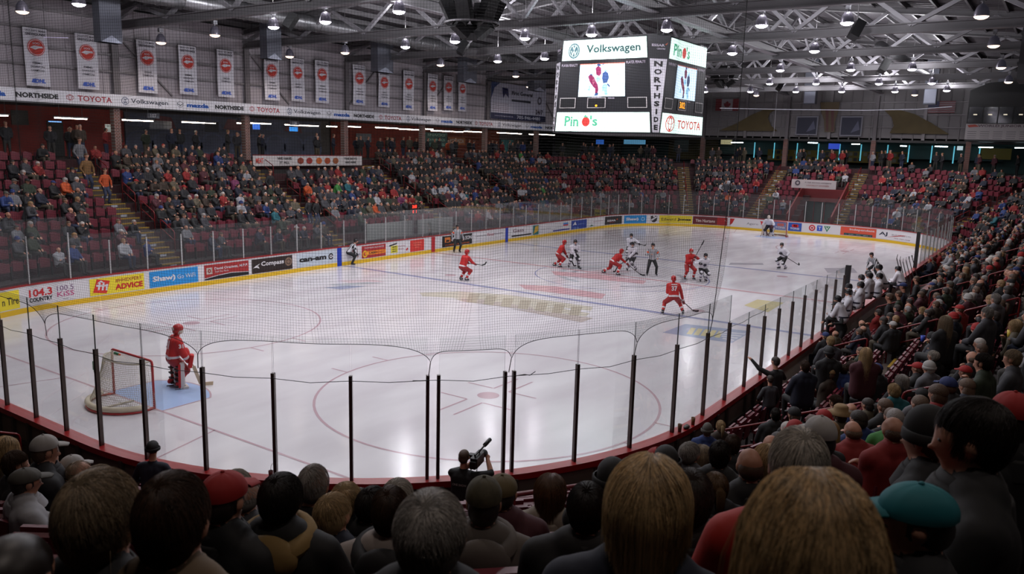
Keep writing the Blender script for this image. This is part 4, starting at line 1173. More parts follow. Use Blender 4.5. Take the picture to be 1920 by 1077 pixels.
for k, (a, b, y, y2) in enumerate(TR):
    A = at(a, y, x=44.5); B = at(b, y2, x=44.5)
    t = thing('fluorescent_light', 'cool white tube light under the far soffit, number %s from the left' % ['one', 'two', 'three', 'four', 'five', 'six', 'seven'][k], 'light', ((A+B)/2), 0, 'tube lights under the far soffit')
    hl = abs(B.y-A.y)/2
    MB().tube([(0, -hl, 0), (0, hl, 0)], .035, 8).build('tube', m_tubec, t)
    MB().box((0, 0, .07), (.14, 2*hl+.1, .06)).build('housing', m_ballast, t)

# ================================================================ SCOREBOARD
def scoreboard():
    t = thing('scoreboard', 'four sided hanging scoreboard with lit advert panels and video screens over centre ice', 'scoreboard', (0, 0, 7.3))
    m_blk = mat('scoreboard_black', (.055, .055, .085), .5)
    m_lit = lambda n, rgb, e: mat('lit_'+n, rgb, .5, emit=e)
    ZT_, ZB_ = 11.85, 7.36
    # outline at top and bottom, octagon
    def octo(hx, c): return [(-hx, -hx+c), (-hx, hx-c), (-hx+c, hx), (hx-c, hx), (hx, hx-c), (hx, -hx+c), (hx-c, -hx), (-hx+c, -hx)]
    top = octo(3.05, .80); bot = octo(2.92, .26)
    vs_ = [(x, y, ZT_) for x, y in top]+[(x, y, ZB_) for x, y in bot]
    fs = [(k, (k+1) % 8, 8+(k+1) % 8, 8+k) for k in range(8)]+[tuple(range(8))[::-1], tuple(range(8, 16))]
    obj('cabinet', vs_, fs, m_blk, None, t, world=True)
    def face(i, eps0=.02):
        a, b = Vector(vs_[i]), Vector(vs_[(i+1) % 8]); c, d = Vector(vs_[8+i]), Vector(vs_[8+(i+1) % 8])
        # a top start, b top end, c bottom start, d bottom end; viewer sees b->a as left to right when looking inward
        N = (a-b).cross(c-b); N.normalize()
        cen = (a+b+c+d)/4
        if N.dot(Vector((cen.x, cen.y, 0))) < 0: N = -N
        L0, R0 = (b, a), (d, c)
        def mp(s, z, e):
            """s, z in 0..1 of the face"""
            p1 = L0[0].lerp(L0[1], s); p2 = R0[0].lerp(R0[1], s)
            return p2.lerp(p1, z)+N*(e+eps0)
        return mp
    m_wht = m_lit('panel', (.86, .97, .93), 1.0)
    grn = C(.10, .30, .28); pgr = m_lit('green', (.30, .68, .52), .5); pred = m_lit('red', (.82, .22, .20), .5); dkt = m_lit('slate', (.16, .32, .32), .1)
    m_scr = m_lit('screen', (.80, .90, .97), 1.0)
    m_amb = m_lit('amber', (1.0, .62, .10), 1.6)
    m_frm = C(.72, .70, .70); m_ltr = C(.72, .68, .74)
    def P2(mp, s0, s1, z0, z1, m, name, e=.004): return patch(mp, s0, s1, z0, z1, m, t, name, e, 1)
    def player(mp, pts, m, par, e=.02): shape2d(mp, pts, m, par, 'video_figure', e)
    for i, kind in ((0, 'A'), (6, 'B'), (2, 'A'), (4, 'B')):
        mp = face(i)
        tp = P2(mp, .01, .99, .775, .985, m_wht, 'top_advert')
        bp = P2(mp, .01, .99, .02, .225, m_wht, 'bottom_advert')
        if kind == 'A':
            letters('Volkswagen', mp, .61, .875, .62, .105, dkt, tp, eps=.01, bold=.02)
            disc(mp, .15, .875, .068, pgr if False else C(.38, .55, .58), tp, 'logo', .01, sy=1.18)
            disc(mp, .15, .875, .056, m_wht, tp, 'logo', .014, r0=.050, sy=1.18, n=20)
            letters('V', mp, .15, .905, .055, .05, m_wht, tp, 'logo', .016, .03); letters('W', mp, .15, .85, .075, .055, m_wht, tp, 'logo', .016, .03)
            letters('Pin', mp, .18, .13, .15, .11, pgr, bp, eps=.01); disc(mp, .335, .125, .042, pred, bp, 'tomato', .01, sy=1.2); shape2d(mp, [(.31, .175), (.33, .20), (.345, .178), (.365, .19), (.35, .168)], pgr, bp, 'tomato_leaf', .012); letters("'s", mp, .42, .135, .08, .11, pgr, bp, eps=.01)
        else:
            letters('Pin', mp, .20, .875, .20, .12, pgr, tp, eps=.01); disc(mp, .37, .865, .05, pred, tp, 'tomato', .01, sy=1.1); letters("'s", mp, .47, .875, .1, .12, pgr, tp, eps=.01)
            disc(mp, .2, .12, .10, pred, bp, 'logo', .01, r0=.088, sy=.85); disc(mp, .2, .12, .04, pred, bp, 'logo', .01, r0=.03, sy=1.9); disc(mp, .2, .15, .085, pred, bp, 'logo', .01, r0=.073, sy=.45)
            letters('TOYOTA', mp, .65, .12, .56, .09, pred, bp, eps=.01, bold=.01)
        sc = P2(mp, .235, .745, .39, .735, m_scr, 'video_screen', .006)
        dk = m_lit('vred', (.50, .12, .30), .25); nv = m_lit('vnavy', (.20, .30, .50), .2); bl = m_lit('vblue', (.55, .78, .92), .5)
        f = lambda x, y: (.235+.51*x, .39+.345*y)
        for pts, m_ in (([(.20, .62), (.26, .67), (.33, .60), (.37, .48), (.42, .36), (.44, .22), (.42, .10), (.37, .10), (.37, .24), (.31, .32), (.24, .46)], dk), ([(.22, .64), (.26, .70), (.30, .66), (.27, .60)], nv), ([(.36, .86), (.42, .93), (.48, .86), (.49, .70), (.45, .62), (.38, .66)], dk), ([(.35, .03), (.38, .12), (.44, .11), (.43, .04)], nv),
                        ([(.52, .70), (.58, .76), (.64, .70), (.66, .56), (.62, .42), (.54, .40), (.51, .55)], nv), ([(.51, .30), (.57, .40), (.63, .34), (.62, .20), (.64, .06), (.58, .03), (.56, .18), (.52, .16)], bl), ([(.38, .95), (.42, 1.0), (.46, .98), (.48, .93), (.43, .91)], nv), ([(.50, .97), (.53, .995), (.55, .95)], nv),
                        ([(.55, .78), (.58, .83), (.61, .80), (.61, .75), (.57, .73)], bl), ([(.21, .20), (.24, .34), (.26, .34), (.25, .16)], bl), ([(.38, .58), (.44, .62), (.48, .52), (.45, .44), (.39, .46)], bl), ([(.30, .50), (.34, .56), (.36, .44), (.32, .36)], m_scr if False else m_lit('vpink', (.85, .60, .68), .6)), ([(.64, .40), (.69, .30), (.67, .28), (.62, .36)], nv), ([(0, .975), (1, .975), (1, 1), (0, 1)], m_lit('vtop', (.8, .4, .3), .4))):
            player(mp, [f(*p) for p in pts], m_, sc)
        letters('PLAYER PENALTY', mp, .11, .725, .19, .028, m_ltr, t, eps=.006, bold=.02); letters('PLAYER PENALTY', mp, .865, .735, .21, .028, m_ltr, t, eps=.006, bold=.02)
        for s0, s1 in ((.03, .21), (.34, .54), (.77, .97)):
            b_ = P2(mp, s0, s1, .27, .38, m_frm, 'clock_frame', .006); patch(mp, s0+.008, s1-.008, .277, .373, C(.05, .05, .07), b_, 'clock_face', .010, 1)
            if kind == 'B' and s0 == .34: letters('302', mp, (s0+s1)/2, .325, .13, .07, m_amb, b_, eps=.014, bold=.02)
            if kind == 'A' and s0 == .34: disc(mp, (s0+s1)/2, .295, .012, m_amb, b_, 'lit_digit', .014, n=10)
        letters('NORTHSIDE', mp, .44, .385, .10, .012, m_ltr, t, eps=.006); letters('PERIOD', mp, .6, .372, .07, .014, m_ltr, t, eps=.006)
    for i in (1, 3, 5, 7):
        mp = face(i)
        letters('ESSAR', mp, .47, .90, .6, .025, m_ltr, t, eps=.006, bold=.03); letters('CENTRE', mp, .6, .865, .4, .015, m_ltr, t, eps=.006)
        shape2d(mp, [(.78, .91), (.9, .93), (.84, .90)], C(.7, .3, .15), t, 'logo', .006)
        st_ = P2(mp, .06, .94, .02, .765, C(.72, .71, .74), 'white_strip', .004)
        for j, ch in enumerate('NORTHSIDE'): letters(ch, mp, .5, .715-.0805*j, .46 if ch != 'I' else .16, .055, BLK, st_, eps=.012, bold=.05)
    mb = MB()
    for x, y in ((-2.5, -2.5), (2.5, 2.5), (-2.5, 2.5), (2.5, -2.5), (0, -2.5), (0, 2.5)): mb.bar((x, y, ZT_), (x*.9, y*.9, 14.4), .03)
    mb.build('hanging_cable', m_cable, t, world=True)
    MB().box((0, 0, ZT_+.06), (5, 5, .12)).build('top_frame', m_blk, t, world=True)
scoreboard()

# ================================================================ SPEAKERS, CABLES, FLAGS, FAR WALL
m_spk = mat('speaker_black', (.06, .06, .07), .6)
def cluster(c, label, n=6, s=1.0):
    t = thing('speaker_cluster', label, 'speakers', c)
    for k in range(n):
        a = 2*PI*k/n+.3
        rot = Matrix.Rotation(a, 3, 'Z') @ Matrix.Rotation(.45, 3, 'Y')
        v = Vector((math.cos(a)*.95*s, math.sin(a)*.95*s, 0))
        MB().box(v, (.45*s, .55*s, .95*s), rot=rot).build('speaker', m_spk, t)
        v2 = Vector((math.cos(a+.4)*.55*s, math.sin(a+.4)*.55*s, -.75*s)); rot2 = Matrix.Rotation(a+.4, 3, 'Z') @ Matrix.Rotation(.95, 3, 'Y')
        if k % 2 == 0: MB().box(v2, (.35*s, .45*s, .7*s), rot=rot2).build('speaker', m_spk, t)
    MB().lathe([(1.1*s, -.5*s), (1.15*s, -.5*s), (1.15*s, -.44*s), (1.1*s, -.44*s)], 24).box((0, 0, .6*s), (2.2*s, .06, .06)).box((0, 0, .6*s), (.06, 2.2*s, .06)).build('ring_frame', m_steel, t)
    MB().bar((0, 0, .5), (0, 0, 13.6-c[2]), .05).build('pole', m_steel, t)
    return t
p = at(886, 30, y=4.0); cluster(at(886, 22, z=12.0), 'black loudspeaker cluster hanging upper left of the scoreboard')
cluster(at(1358, 138, x=22), 'black loudspeaker cluster hanging right of the scoreboard', 6, .95)
for px, py, zz, lab in ((545, 40, 12.4, 'single black loudspeaker beside the second lamp from the left'), (868, 90, 12.2, 'small black loudspeaker under the truss left of the scoreboard'), (1606, 56, 12.0, 'black loudspeaker tilted beside a bright lamp at upper right'), (1658, 124, 12.0, 'small black loudspeaker under the truss at right'), (1463, 160, 12, 'black speaker hanging at the far end')):
    t = thing('loudspeaker', lab, 'speaker', at(px, py, z=zz))
    MB().box((0, 0, 0), (.45, .4, .8), rot=Euler((.5, .3, .6)).to_matrix()).build('cabinet', m_spk, t)
    MB().bar((0, 0, .3), (0, 0, ROOF(t.location.y)+.245-t.location.z), .04).build('bracket', m_steel, t)
# a white cable sagging across the far end
pts = [at(1350, 203, x=30), at(1480, 205.5, x=30), at(1620, 207, x=30), at(1720, 205, x=31), at(1785, 200, x=32)]
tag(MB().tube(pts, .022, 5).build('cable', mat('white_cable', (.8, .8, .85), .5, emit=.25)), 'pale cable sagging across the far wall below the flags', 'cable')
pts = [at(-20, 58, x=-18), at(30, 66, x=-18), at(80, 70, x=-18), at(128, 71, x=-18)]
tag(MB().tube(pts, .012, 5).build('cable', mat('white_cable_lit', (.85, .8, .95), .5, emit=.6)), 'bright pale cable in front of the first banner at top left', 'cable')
mb = MB(); A = at(1458, 165, x=29)
tag(MB().bar(A, (A.x, A.y, 8.0), .02).build('hanging_wire', m_steel_lt), 'thin pale vertical wire at the far end', 'wire')

def farat(px, py): return at(px, py, x=WX-.25)
FM = flat((WX-.25, 0, 0), (0, -1, 0), (0, 0, 1))
def fs_(px, py): p = farat(px, py); return (-p.y, p.z)
def flag(px0, px1, py0, py1, kind, label):
    a = farat(px0, py0); b = farat(px1, py1)
    t = thing('flag', label, 'flag', (WX-.25, a.y, b.z))
    s0, z1 = -a.y, a.z; s1, z0 = -b.y, b.z; w_, h_ = s1-s0, z1-z0
    n = 10; vs_ = []; fs = []
    for i in range(n+1):
        s = s0+w_*i/n; wv = .04*math.sin(i*1.3)
        for e in (.0, .02): vs_ += [FM(s, z0, e+wv), FM(s, z1, e+wv)]
    for i in range(n):
        q = 4*i; fs += [(q+2, q+6, q+7, q+3), (q, q+1, q+5, q+4), (q+1, q+3, q+7, q+5), (q, q+4, q+6, q+2)]
    obj('cloth', vs_, fs, C(.62, .60, .62), None, t, world=True)
    R_ = C(.48, .14, .17)
    if kind == 'ca':
        patch(FM, s0, s0+w_*.26, z0, z1, R_, t, 'red_field', .075); patch(FM, s1-w_*.26, s1, z0, z1, R_, t, 'red_field', .075)
        cx, cz = (s0+s1)/2, (z0+z1)/2; q = h_*.36
        lf = [(0, 1), (.18, .62), (.36, .72), (.28, .3), (.55, .52), (.62, .36), (.9, .4), (.78, .12), (.9, .0), (.45, -.38), (.5, -.55), (.06, -.45), (.06, -.95), (-.06, -.95), (-.06, -.45), (-.5, -.55), (-.45, -.38), (-.9, 0), (-.78, .12), (-.9, .4), (-.62, .36), (-.55, .52), (-.28, .3), (-.36, .72), (-.18, .62)]
        shape2d(FM, [(cx+x*q, cz+y*q) for x, y in lf], R_, t, 'maple_leaf', .075)
    else:
        for k in range(7): patch(FM, s0, s1, z1-h_*(2*k+1)/13, z1-h_*(2*k)/13, R_, t, 'stripe', .07)
        patch(FM, s0, s0+w_*.4, z0+h_*.46, z1, C(.14, .16, .32), t, 'canton', .08)
flag(1343, 1385, 186, 208, 'ca', 'red and white maple leaf flag on the far wall')
flag(1742, 1790, 190, 212, 'us', 'striped flag on the far wall at right')
t = thing('wall_mural', 'dull yellow swooping shape painted on the far wall, left one with a long tail', 'mural', (WX-.2, 3, 8))
m_myel = mat('mural_yellow', (.36, .31, .19), .7, noise=.3, nscale=1.2)
shape2d(FM, [fs_(*q) for q in [(1348, 245), (1380, 232), (1410, 215), (1432, 206), (1456, 205), (1444, 212), (1440, 222), (1446, 236), (1458, 246)]], m_myel, t, 'yellow_shape', .03)
t = thing('wall_mural', 'dull yellow swooping shape painted on the far wall, right one', 'mural', (WX-.2, -10, 8))
shape2d(FM, [fs_(*q) for q in [(1656, 205), (1690, 207), (1715, 214), (1745, 230), (1780, 252), (1668, 250), (1676, 236), (1672, 220)]], m_myel, t, 'yellow_shape', .03)
t = thing('wall_mural', 'yellow and red totem shaped painting between two dark pictures on the far wall', 'mural', (WX-.2, -2, 8))
shape2d(FM, [fs_(*q) for q in [(1538, 192), (1575, 191), (1572, 210), (1566, 228), (1565, 248), (1546, 248), (1545, 226), (1540, 210)]], C(.36, .30, .20), t, 'yellow_shape', .03)
for x in (1548, 1558): shape2d(FM, [fs_(x, 205), fs_(x+6, 205), fs_(x+5, 246), fs_(x+1, 246)], C(.34, .17, .16), t, 'red_band', .04)
for a, b, lab in ((1494, 1532, 'dark blue framed picture left of the totem on the far wall'), (1577, 1615, 'dark blue framed picture right of the totem on the far wall')):
    A = fs_(a, 218); B = fs_(b, 256 if a > 1550 else 254)
    t = thing('framed_picture', lab, 'picture', (WX-.3, -A[0], B[1]))
    patch(FM, A[0], B[0], B[1], A[1], C(.50, .50, .54), t, 'frame', .05, 1)
    patch(FM, A[0]+.12, B[0]-.12, B[1]+.12, A[1]-.12, C(.12, .13, .22), t, 'picture', .07, 1)
    shape2d(FM, [(A[0]+.5*(B[0]-A[0]), B[1]+.3), (A[0]+.9*(B[0]-A[0]), B[1]+.6), (A[0]+.8*(B[0]-A[0]), A[1]-.4)], C(.35, .36, .45), t, 'pale_figure', .08)
# far fascia bottom edge, lower band of the wall
MB_ = MB().box((WX-.1, -2, 7.95), (.3, 48, .22)); struct(MB_.build('trim_5', C(.13, .12, .12)))
# far concourse: yellow trophy wall, teal windows with bright mullions
FB = WX+5.5
def fpanel(px0, px1, py0, py1, m, name, label, cat='wall panel', d=FB, extra=None):
    a = at(px0, py0, x=d); b = at(px1, py1, x=d)
    t = thing(name, label, cat, (d, a.y, b.z))
    MB().box((d, (a.y+b.y)/2, (a.z+b.z)/2), (.06, abs(a.y-b.y), abs(a.z-b.z))).build('panel', m, t, world=True)
    if extra: extra(t, a, b)
    return t
def pics(n, rows=2):
    def f(t, a, b):
        for r_ in range(rows):
            for k in range(n):
                if (k*7+r_*3) % 5 == 0: continue
                y = a.y+(b.y-a.y)*(k+.5)/n; z = a.z+(b.z-a.z)*(r_+.5)/rows
                MB().box((FB-.05, y, z), (.03, abs(b.y-a.y)/n*.7, .32)).build('framed_photo', C(.07, .07, .07) if k % 3 else C(.5, .48, .42), t, world=True)
    return f
fpanel(1440, 1700, 280, 308, m_cyel, 'trophy_wall', 'yellow wall covered with rows of small framed photos at the far end', 'display wall', extra=pics(30))
def mull(t, a, b):
    for px in (1415, 1452, 1495, 1535, 1575, 1615, 1665, 1705, 1748, 1790, 1838):
        p = at(px, 275, x=FB-.1)
        MB().box((FB-.1, p.y, 6.9), (.04, .10, 1.6)).build('bright_mullion', mat('mullion_glow', (.45, .85, .95), .5, emit=.55), t, world=True)
fpanel(1345, 1880, 266, 303, m_cteal, 'glazed_wall', 'teal green concourse glazing with bright vertical gaps at the far end', 'glazing', d=FB+.3, extra=mull)
fpanel(1840, 1895, 278, 300, m_cyel, 'wall_panel', 'yellow painted wall section below the press box')
t = fpanel(1554, 1574, 269, 280, mat('tv_blue', (.2, .3, .75), .4, emit=.7), 'television', 'blue television screen above the trophy wall', 'television', d=FB-.6)
t = fpanel(1352, 1372, 262, 271, mat('lit_menu', (.75, .72, .55), .4, emit=.5), 'menu_board', 'lit cream menu sign at the far left concourse', 'menu board', d=FB-1.5)
t = fpanel(1795, 1805, 274, 282, mat('lit_sign_w', (.8, .88, .9), .4, emit=.6), 'lit_sign', 'small lit white sign near the far right column', 'sign', d=FB-1.5)
t = fpanel(1255, 1345, 258, 300, C(.36, .33, .16), 'wall_panel', 'olive yellow wall section behind the far corner crowd', d=FB)
for px0, px1, rgb, em, lab in ((1118, 1132, (.2, .4, .75), .5, 'small blue television under the scoreboard'), (1170, 1210, (.35, .6, .75), .5, 'blue lit concession sign under the scoreboard'), (1040, 1056, (.3, .33, .3), 0, 'grey green doorway at the corner concourse'), (1265, 1290, (.10, .16, .16), 0, 'dark green door in the olive wall')):
    fpanel(px0, px1, 262, 271 if em else 285, mat('p%d' % px0, rgb, .5, emit=em), 'wall_sign' if em else 'doorway', lab, 'sign' if em else 'doorway', d=40.5)
w = MB().box((WX+2.5, 27, 6.6), (8, .3, 3.2), rot=Matrix.Rotation(-.6, 3, 'Z')).build('wall_concourse_corner', mat('corner_wall', (.26, .28, .24), .7)); struct(w)

# press box in the far right corner
pb = thing('press_box', 'dark press box with windows and white lettered sign at upper right', 'press box', (36, -14, 8))
XB = 33.0; YL = at(1812, 230, x=XB).y
PM = flat((XB-.0, YL, 0), (0, -1, 0), (0, 0, 1))
zt, zb = at(1812, 180, x=XB).z, at(1812, 262, x=XB).z
MB().box((XB+3, YL-7, (zt+zb)/2+.15), (6, 14, zt-zb+.5)).build('housing', C(.07, .065, .07), pb, world=True)
shape2d(PM, [(0, zt+.4), (1.2, zt+.95), (3, zt+1.1), (12, zt+1.1), (12, zt)], C(.06, .06, .06), pb, 'roof_edge', .01)
zw0, zw1 = at(1812, 231, x=XB).z, at(1812, 201, x=XB).z
for k in range(6):
    s = .1+k*.98; patch(PM, s, s+.9, zw0, zw1, mat('press_glass', (.16, .17, .18), .08, spec=.9), pb, 'window_pane', .02, 1)
    patch(PM, s+.3, s+.55, (zw0+zw1)/2, (zw0+zw1)/2+.08, mat('press_lamp', (.9, .85, .75), emit=.8), pb, 'interior_lamp', .03, 1)
sp = patch(PM, .0, 8, zb+.02, zw0-.05, C(.60, .58, .58), pb, 'sign_board', .03, 1)
zc = (zb+zw0)/2
letters('WORLD JUNIOR PARTICIPANTS', PM, 2.6+.9, zw0-.22, 5.4, .22, C(.25, .16, .2), sp, eps=.04, bold=.02)
shape2d(PM, [(.1, zw0-.15), (.6, zw0-.10), (.9, zw0-.25), (.2, zw0-.32)], C(.62, .22, .15), sp, 'logo', .04)
for j in range(4):
    for i in range(6): patch(PM, .15+i*.85, .15+i*.85+.6, zb+.12+j*.16, zb+.15+j*.16, C(.3, .28, .3), sp, 'small_print', .04, 1)

# tunnel at the far end with its red walls and the white sign above
tn = thing('tunnel_portal', 'red walled players tunnel opening in the far end stands', 'tunnel', (31, 0, 0))
ya, yb = 4.42-(TUN[0]-UB[2]), 4.42-(TUN[1]-UB[2])
hi_ = tier(TUN[0], 6)[1]
dmax = tier(TUN[0], 6)[0]
for y in (ya+.05, yb-.05):
    MB().add([(XS+.6, y-.06, 0), (XS+dmax, y-.06, 0), (XS+dmax, y-.06, hi_+.9), (XS+.6, y-.06, 1.6), (XS+.6, y+.06, 0), (XS+dmax, y+.06, 0), (XS+dmax, y+.06, hi_+.9), (XS+.6, y+.06, 1.6)],
             [(0, 1, 2, 3), (7, 6, 5, 4), (0, 3, 7, 4), (3, 2, 6, 7), (2, 1, 5, 6), (0, 4, 5, 1)]).build('side_wall', mat('tunnel_red', (.38, .10, .11), .6), tn)
tn.location = (0, 0, 0)
MB().box((XS+dmax+.1, (ya+yb)/2, 1.3), (.1, ya-yb, 2.6)).build('back_wall', C(.16, .22, .20), tn)
MB().box((XS+dmax-.2, (ya+yb)/2, 3.05), (.5, ya-yb, 1.1)).build('lintel', mat('tunnel_red', (.38, .10, .11)), tn)
for s in (-.9, 0, .9): MB().bar((XS+dmax-.05, (ya+yb)/2+s, 0), (XS+dmax-.05, (ya+yb)/2+s, 2.5), .06).build('door_frame', m_rail, tn)
a = at(1485, 336, x=34.4); b = at(1567, 356, x=34.4)
t = thing('tunnel_sign', 'white sponsor sign over the far tunnel in the stands', 'sign', (34.4, a.y, b.z))
S_ = flat((34.36, a.y, b.z), (0, -1, 0), (0, 0, 1)); w_, h_ = a.y-b.y, a.z-b.z
MB().box((34.42, (a.y+b.y)/2, (a.z+b.z)/2), (.08, w_, h_)).build('board', C(.66, .62, .62), t, world=True)
letters('A full service company', S_, w_*.6, h_*.68, w_*.6, h_*.16, C(.3, .2, .25), t); letters('LOCALLY OWNED', S_, w_*.6, h_*.35, w_*.5, h_*.12, C(.5, .2, .22), t)
disc(S_, w_*.14, h_*.6, h_*.3, C(.25, .22, .26), t, 'logo', .006, r0=h_*.15)

# penalty box back wall, scorekeeper and red clock on the far side
t = thing('penalty_box', 'white backed penalty box with glass across the ice', 'penalty box', (0, 14.2, 0))
for a, b in ((688, 772), (784, 848)):
    A = at(a, 430, y=14.4); B = at(b, 430, y=14.4)
    MB().box(((A.x+B.x)/2, 14.4, 1.3), (B.x-A.x, .08, 1.25)).build('back_wall', mat('penalty_white', (.55, .56, .55), .5), t, world=True)
    MB().box(((A.x+B.x)/2, 14.1, .45), (B.x-A.x, .35, .06)).build('bench', C(.4, .15, .15), t, world=True)
A = at(767, 383, y=14.0); B = at(783, 402, y=14.0)
t = thing('goal_clock', 'small glowing red digit clock above the penalty box glass', 'clock', (A.x, 14, B.z))
MB().box(((A.x+B.x)/2, 14, (A.z+B.z)/2), (B.x-A.x, .15, A.z-B.z)).build('case', C(.1, .05, .05), t, world=True)
Q = flat(((A.x+B.x)/2, 13.91, (A.z+B.z)/2), (1, 0, 0), (0, 0, 1)); m_rd = mat('red_digits', (1, .22, .15), emit=2.2)
letters('20:00', Q, 0, .17, .42, .2, m_rd, t, bold=.03); letters('0  1', Q, 0, -.14, .36, .2, m_rd, t, bold=.03)
MB().bar(((A.x+B.x)/2, 14, BH), ((A.x+B.x)/2, 14, B.z), .06).build('post', m_steel, t, world=True)

# ================================================================ GOALS
m_post = mat('goal_post_red', (.66, .10, .13), .35)
m_nett = mat('goal_netting', (.72, .69, .62), .8)
def goal(sx, label):
    t = thing('hockey_goal', label, 'goal', (sx*GLX, 0, 0), 0 if sx < 0 else PI, 'hockey goals')
    # local: opening faces +x, depth towards -x
    pm = MB(); r = .030
    pm.tube([(0, .915, 0), (0, .915, 1.14), (0, .895, 1.2), (0, .84, 1.22), (0, -.84, 1.22), (0, -.895, 1.2), (0, -.915, 1.14), (0, -.915, 0)], r, 12).build('post_frame', m_post, t, True)
    base_ = [(0, .915, .03)]+[(-1.06*math.sin(a)**.8 if math.sin(a) > 0 else 0, 1.0*math.cos(a)*1.02, .03) for a in [PI*k/14 for k in range(1, 14)]]+[(0, -.915, .03)]
    MB().tube(base_, .028, 8).build('base_frame', m_post, t, True)
    topb = [(0, .84, 1.2)]+[(-.52*math.sin(a)**.7, .80*math.cos(a), 1.16) for a in [PI*k/10 for k in range(1, 10)]]+[(0, -.84, 1.2)]
    MB().tube(topb, .018, 8).build('top_shelf_frame', m_nett, t, True)
    MB().tube([(0, 0, .03), (-1.0, 0, .03)], .022, 6).build('centre_brace', m_nett, t)
    # padding round the base
    pd = [(p[0]*.97, p[1]*.97) for p in base_[1:-1]]
    MB().tube([(x, y, .12) for x, y in pd], .07, 8).build('base_pad', mat('goal_pad', (.74, .70, .62), .8, noise=.2, nscale=6), t, True)
    # netting
    V2, F2 = [], []
    def th(pts, r=.0042):
        n = len(V2)
        for i, p in enumerate(pts):
            p = Vector(p); tt = (Vector(pts[min(i+1, len(pts)-1)])-Vector(pts[max(0, i-1)])).normalized(); e1 = tt.orthogonal().normalized(); e2 = tt.cross(e1)
            for a in range(3): V2.append(tuple(p+e1*r*math.cos(a*2.094)+e2*r*math.sin(a*2.094)))
        for i in range(len(pts)-1):
            for a in range(3): F2.append((n+i*3+a, n+i*3+(a+1) % 3, n+i*3+3+(a+1) % 3, n+i*3+3+a))
    def surf(s, v):
        """s 0..1 around the back, v 0 base..1 top"""
        a = PI*s
        xb, yb_ = (-1.04*max(0, math.sin(a))**.8, 1.0*math.cos(a)); xt, yt = (-.52*max(0, math.sin(a))**.7, .82*math.cos(a))
        k = v; bow = .10*math.sin(PI*v)*math.sin(a)
        return ((xb*(1-k)+xt*k)+bow, yb_*(1-k)+yt*k, .05+1.13*v)
    for i in range(57): th([surf(i/56, v/10) for v in range(11)])
    for j in range(26): th([surf(i/40, j/25) for i in range(41)])
    for i in range(24):
        y = -.8+1.6*i/23; xe = -.52*max(0.02, 1-(abs(y)/.82)**2)**.42; th([(0, y, 1.2), (xe, y, 1.17)])
    for i in range(9):
        x = -.52*i/8.5; ye = .82*math.sqrt(max(0, 1-(abs(x)/.53)**2.6)); th([(x, -ye, 1.19), (x, ye, 1.19)])
    nt_ = obj('netting', V2, F2, m_nett, None, t)
    return t
goal(-1, 'red framed goal with cream netting at the near end')
goal(1, 'red framed goal at the far end behind the white goaltender')
wb = thing('water_bottle', 'green water bottle with orange cap lying on top of the near goal net', 'bottle', (-27.32, .42, 1.235))
MB().tube([(0, 0, 0), (0, -.16, 0), (0, -.19, 0)], [.035, .035, .02], 10).build('bottle', C(.10, .42, .28), wb, True)
MB().tube([(0, -.19, 0), (0, -.25, 0)], .022, 8).build('cap', C(.85, .35, .15), wb, True)
hb = thing('bottle_holder', 'small green holder hanging at the back of the near goal', 'bottle holder', (-27.72, .62, .95))
MB().box((0, 0, 0), (.06, .18, .22)).box((0, 0, -.14), (.05, .12, .06)).build('holder', C(.10, .38, .24), hb)

# ================================================================ FIGURES
def vec(*a): return Vector(a)
def cap(a, b, ra, rb, m): return (Vector(a), Vector(b), ra, rb, m)
def caps_mesh(caps, nu=14):
    mb = MB()
    for a, b, ra, rb, m in caps:
        d = b-a; L = d.length
        q = d.to_track_quat('Z', 'Y').to_matrix() if L > 1e-5 else Matrix.Identity(3)
        prof = []
        for k in range(6): t = -PI/2+PI/2*k/5; prof.append((ra*math.cos(t), ra*math.sin(t)))
        for k in range(6): t = PI/2*k/5; prof.append((rb*math.cos(t), L+rb*math.sin(t)))
        prof[0] = (ra*.02, prof[0][1]); prof[-1] = (rb*.02, prof[-1][1])
        n0 = len(mb.v); mb.lathe(prof, nu, 0, a, q)
        mb.f.append(tuple(n0+k for k in range(nu))[::-1]); mb.mi.append(0)
        n1 = len(mb.v)-nu; mb.f.append(tuple(n1+k for k in range(nu))); mb.mi.append(0)
    return mb
def nearest_cap(C_, caps):
    best = np.full(len(C_), 1e9); idx = np.zeros(len(C_), int); tt = np.zeros(len(C_))
    for i, (a, b, ra, rb, m) in enumerate(caps):
        a_ = np.array(a); d = np.array(b)-a_; L2 = max(d@d, 1e-9)
        t = np.clip(((C_-a_)@d)/L2, 0, 1); p = a_+t[:, None]*d
        dist = np.linalg.norm(C_-p, axis=1)-(ra+(rb-ra)*t)
        w = dist < best; best[w] = dist[w]; idx[w] = i; tt[w] = t[w]
    return idx, tt
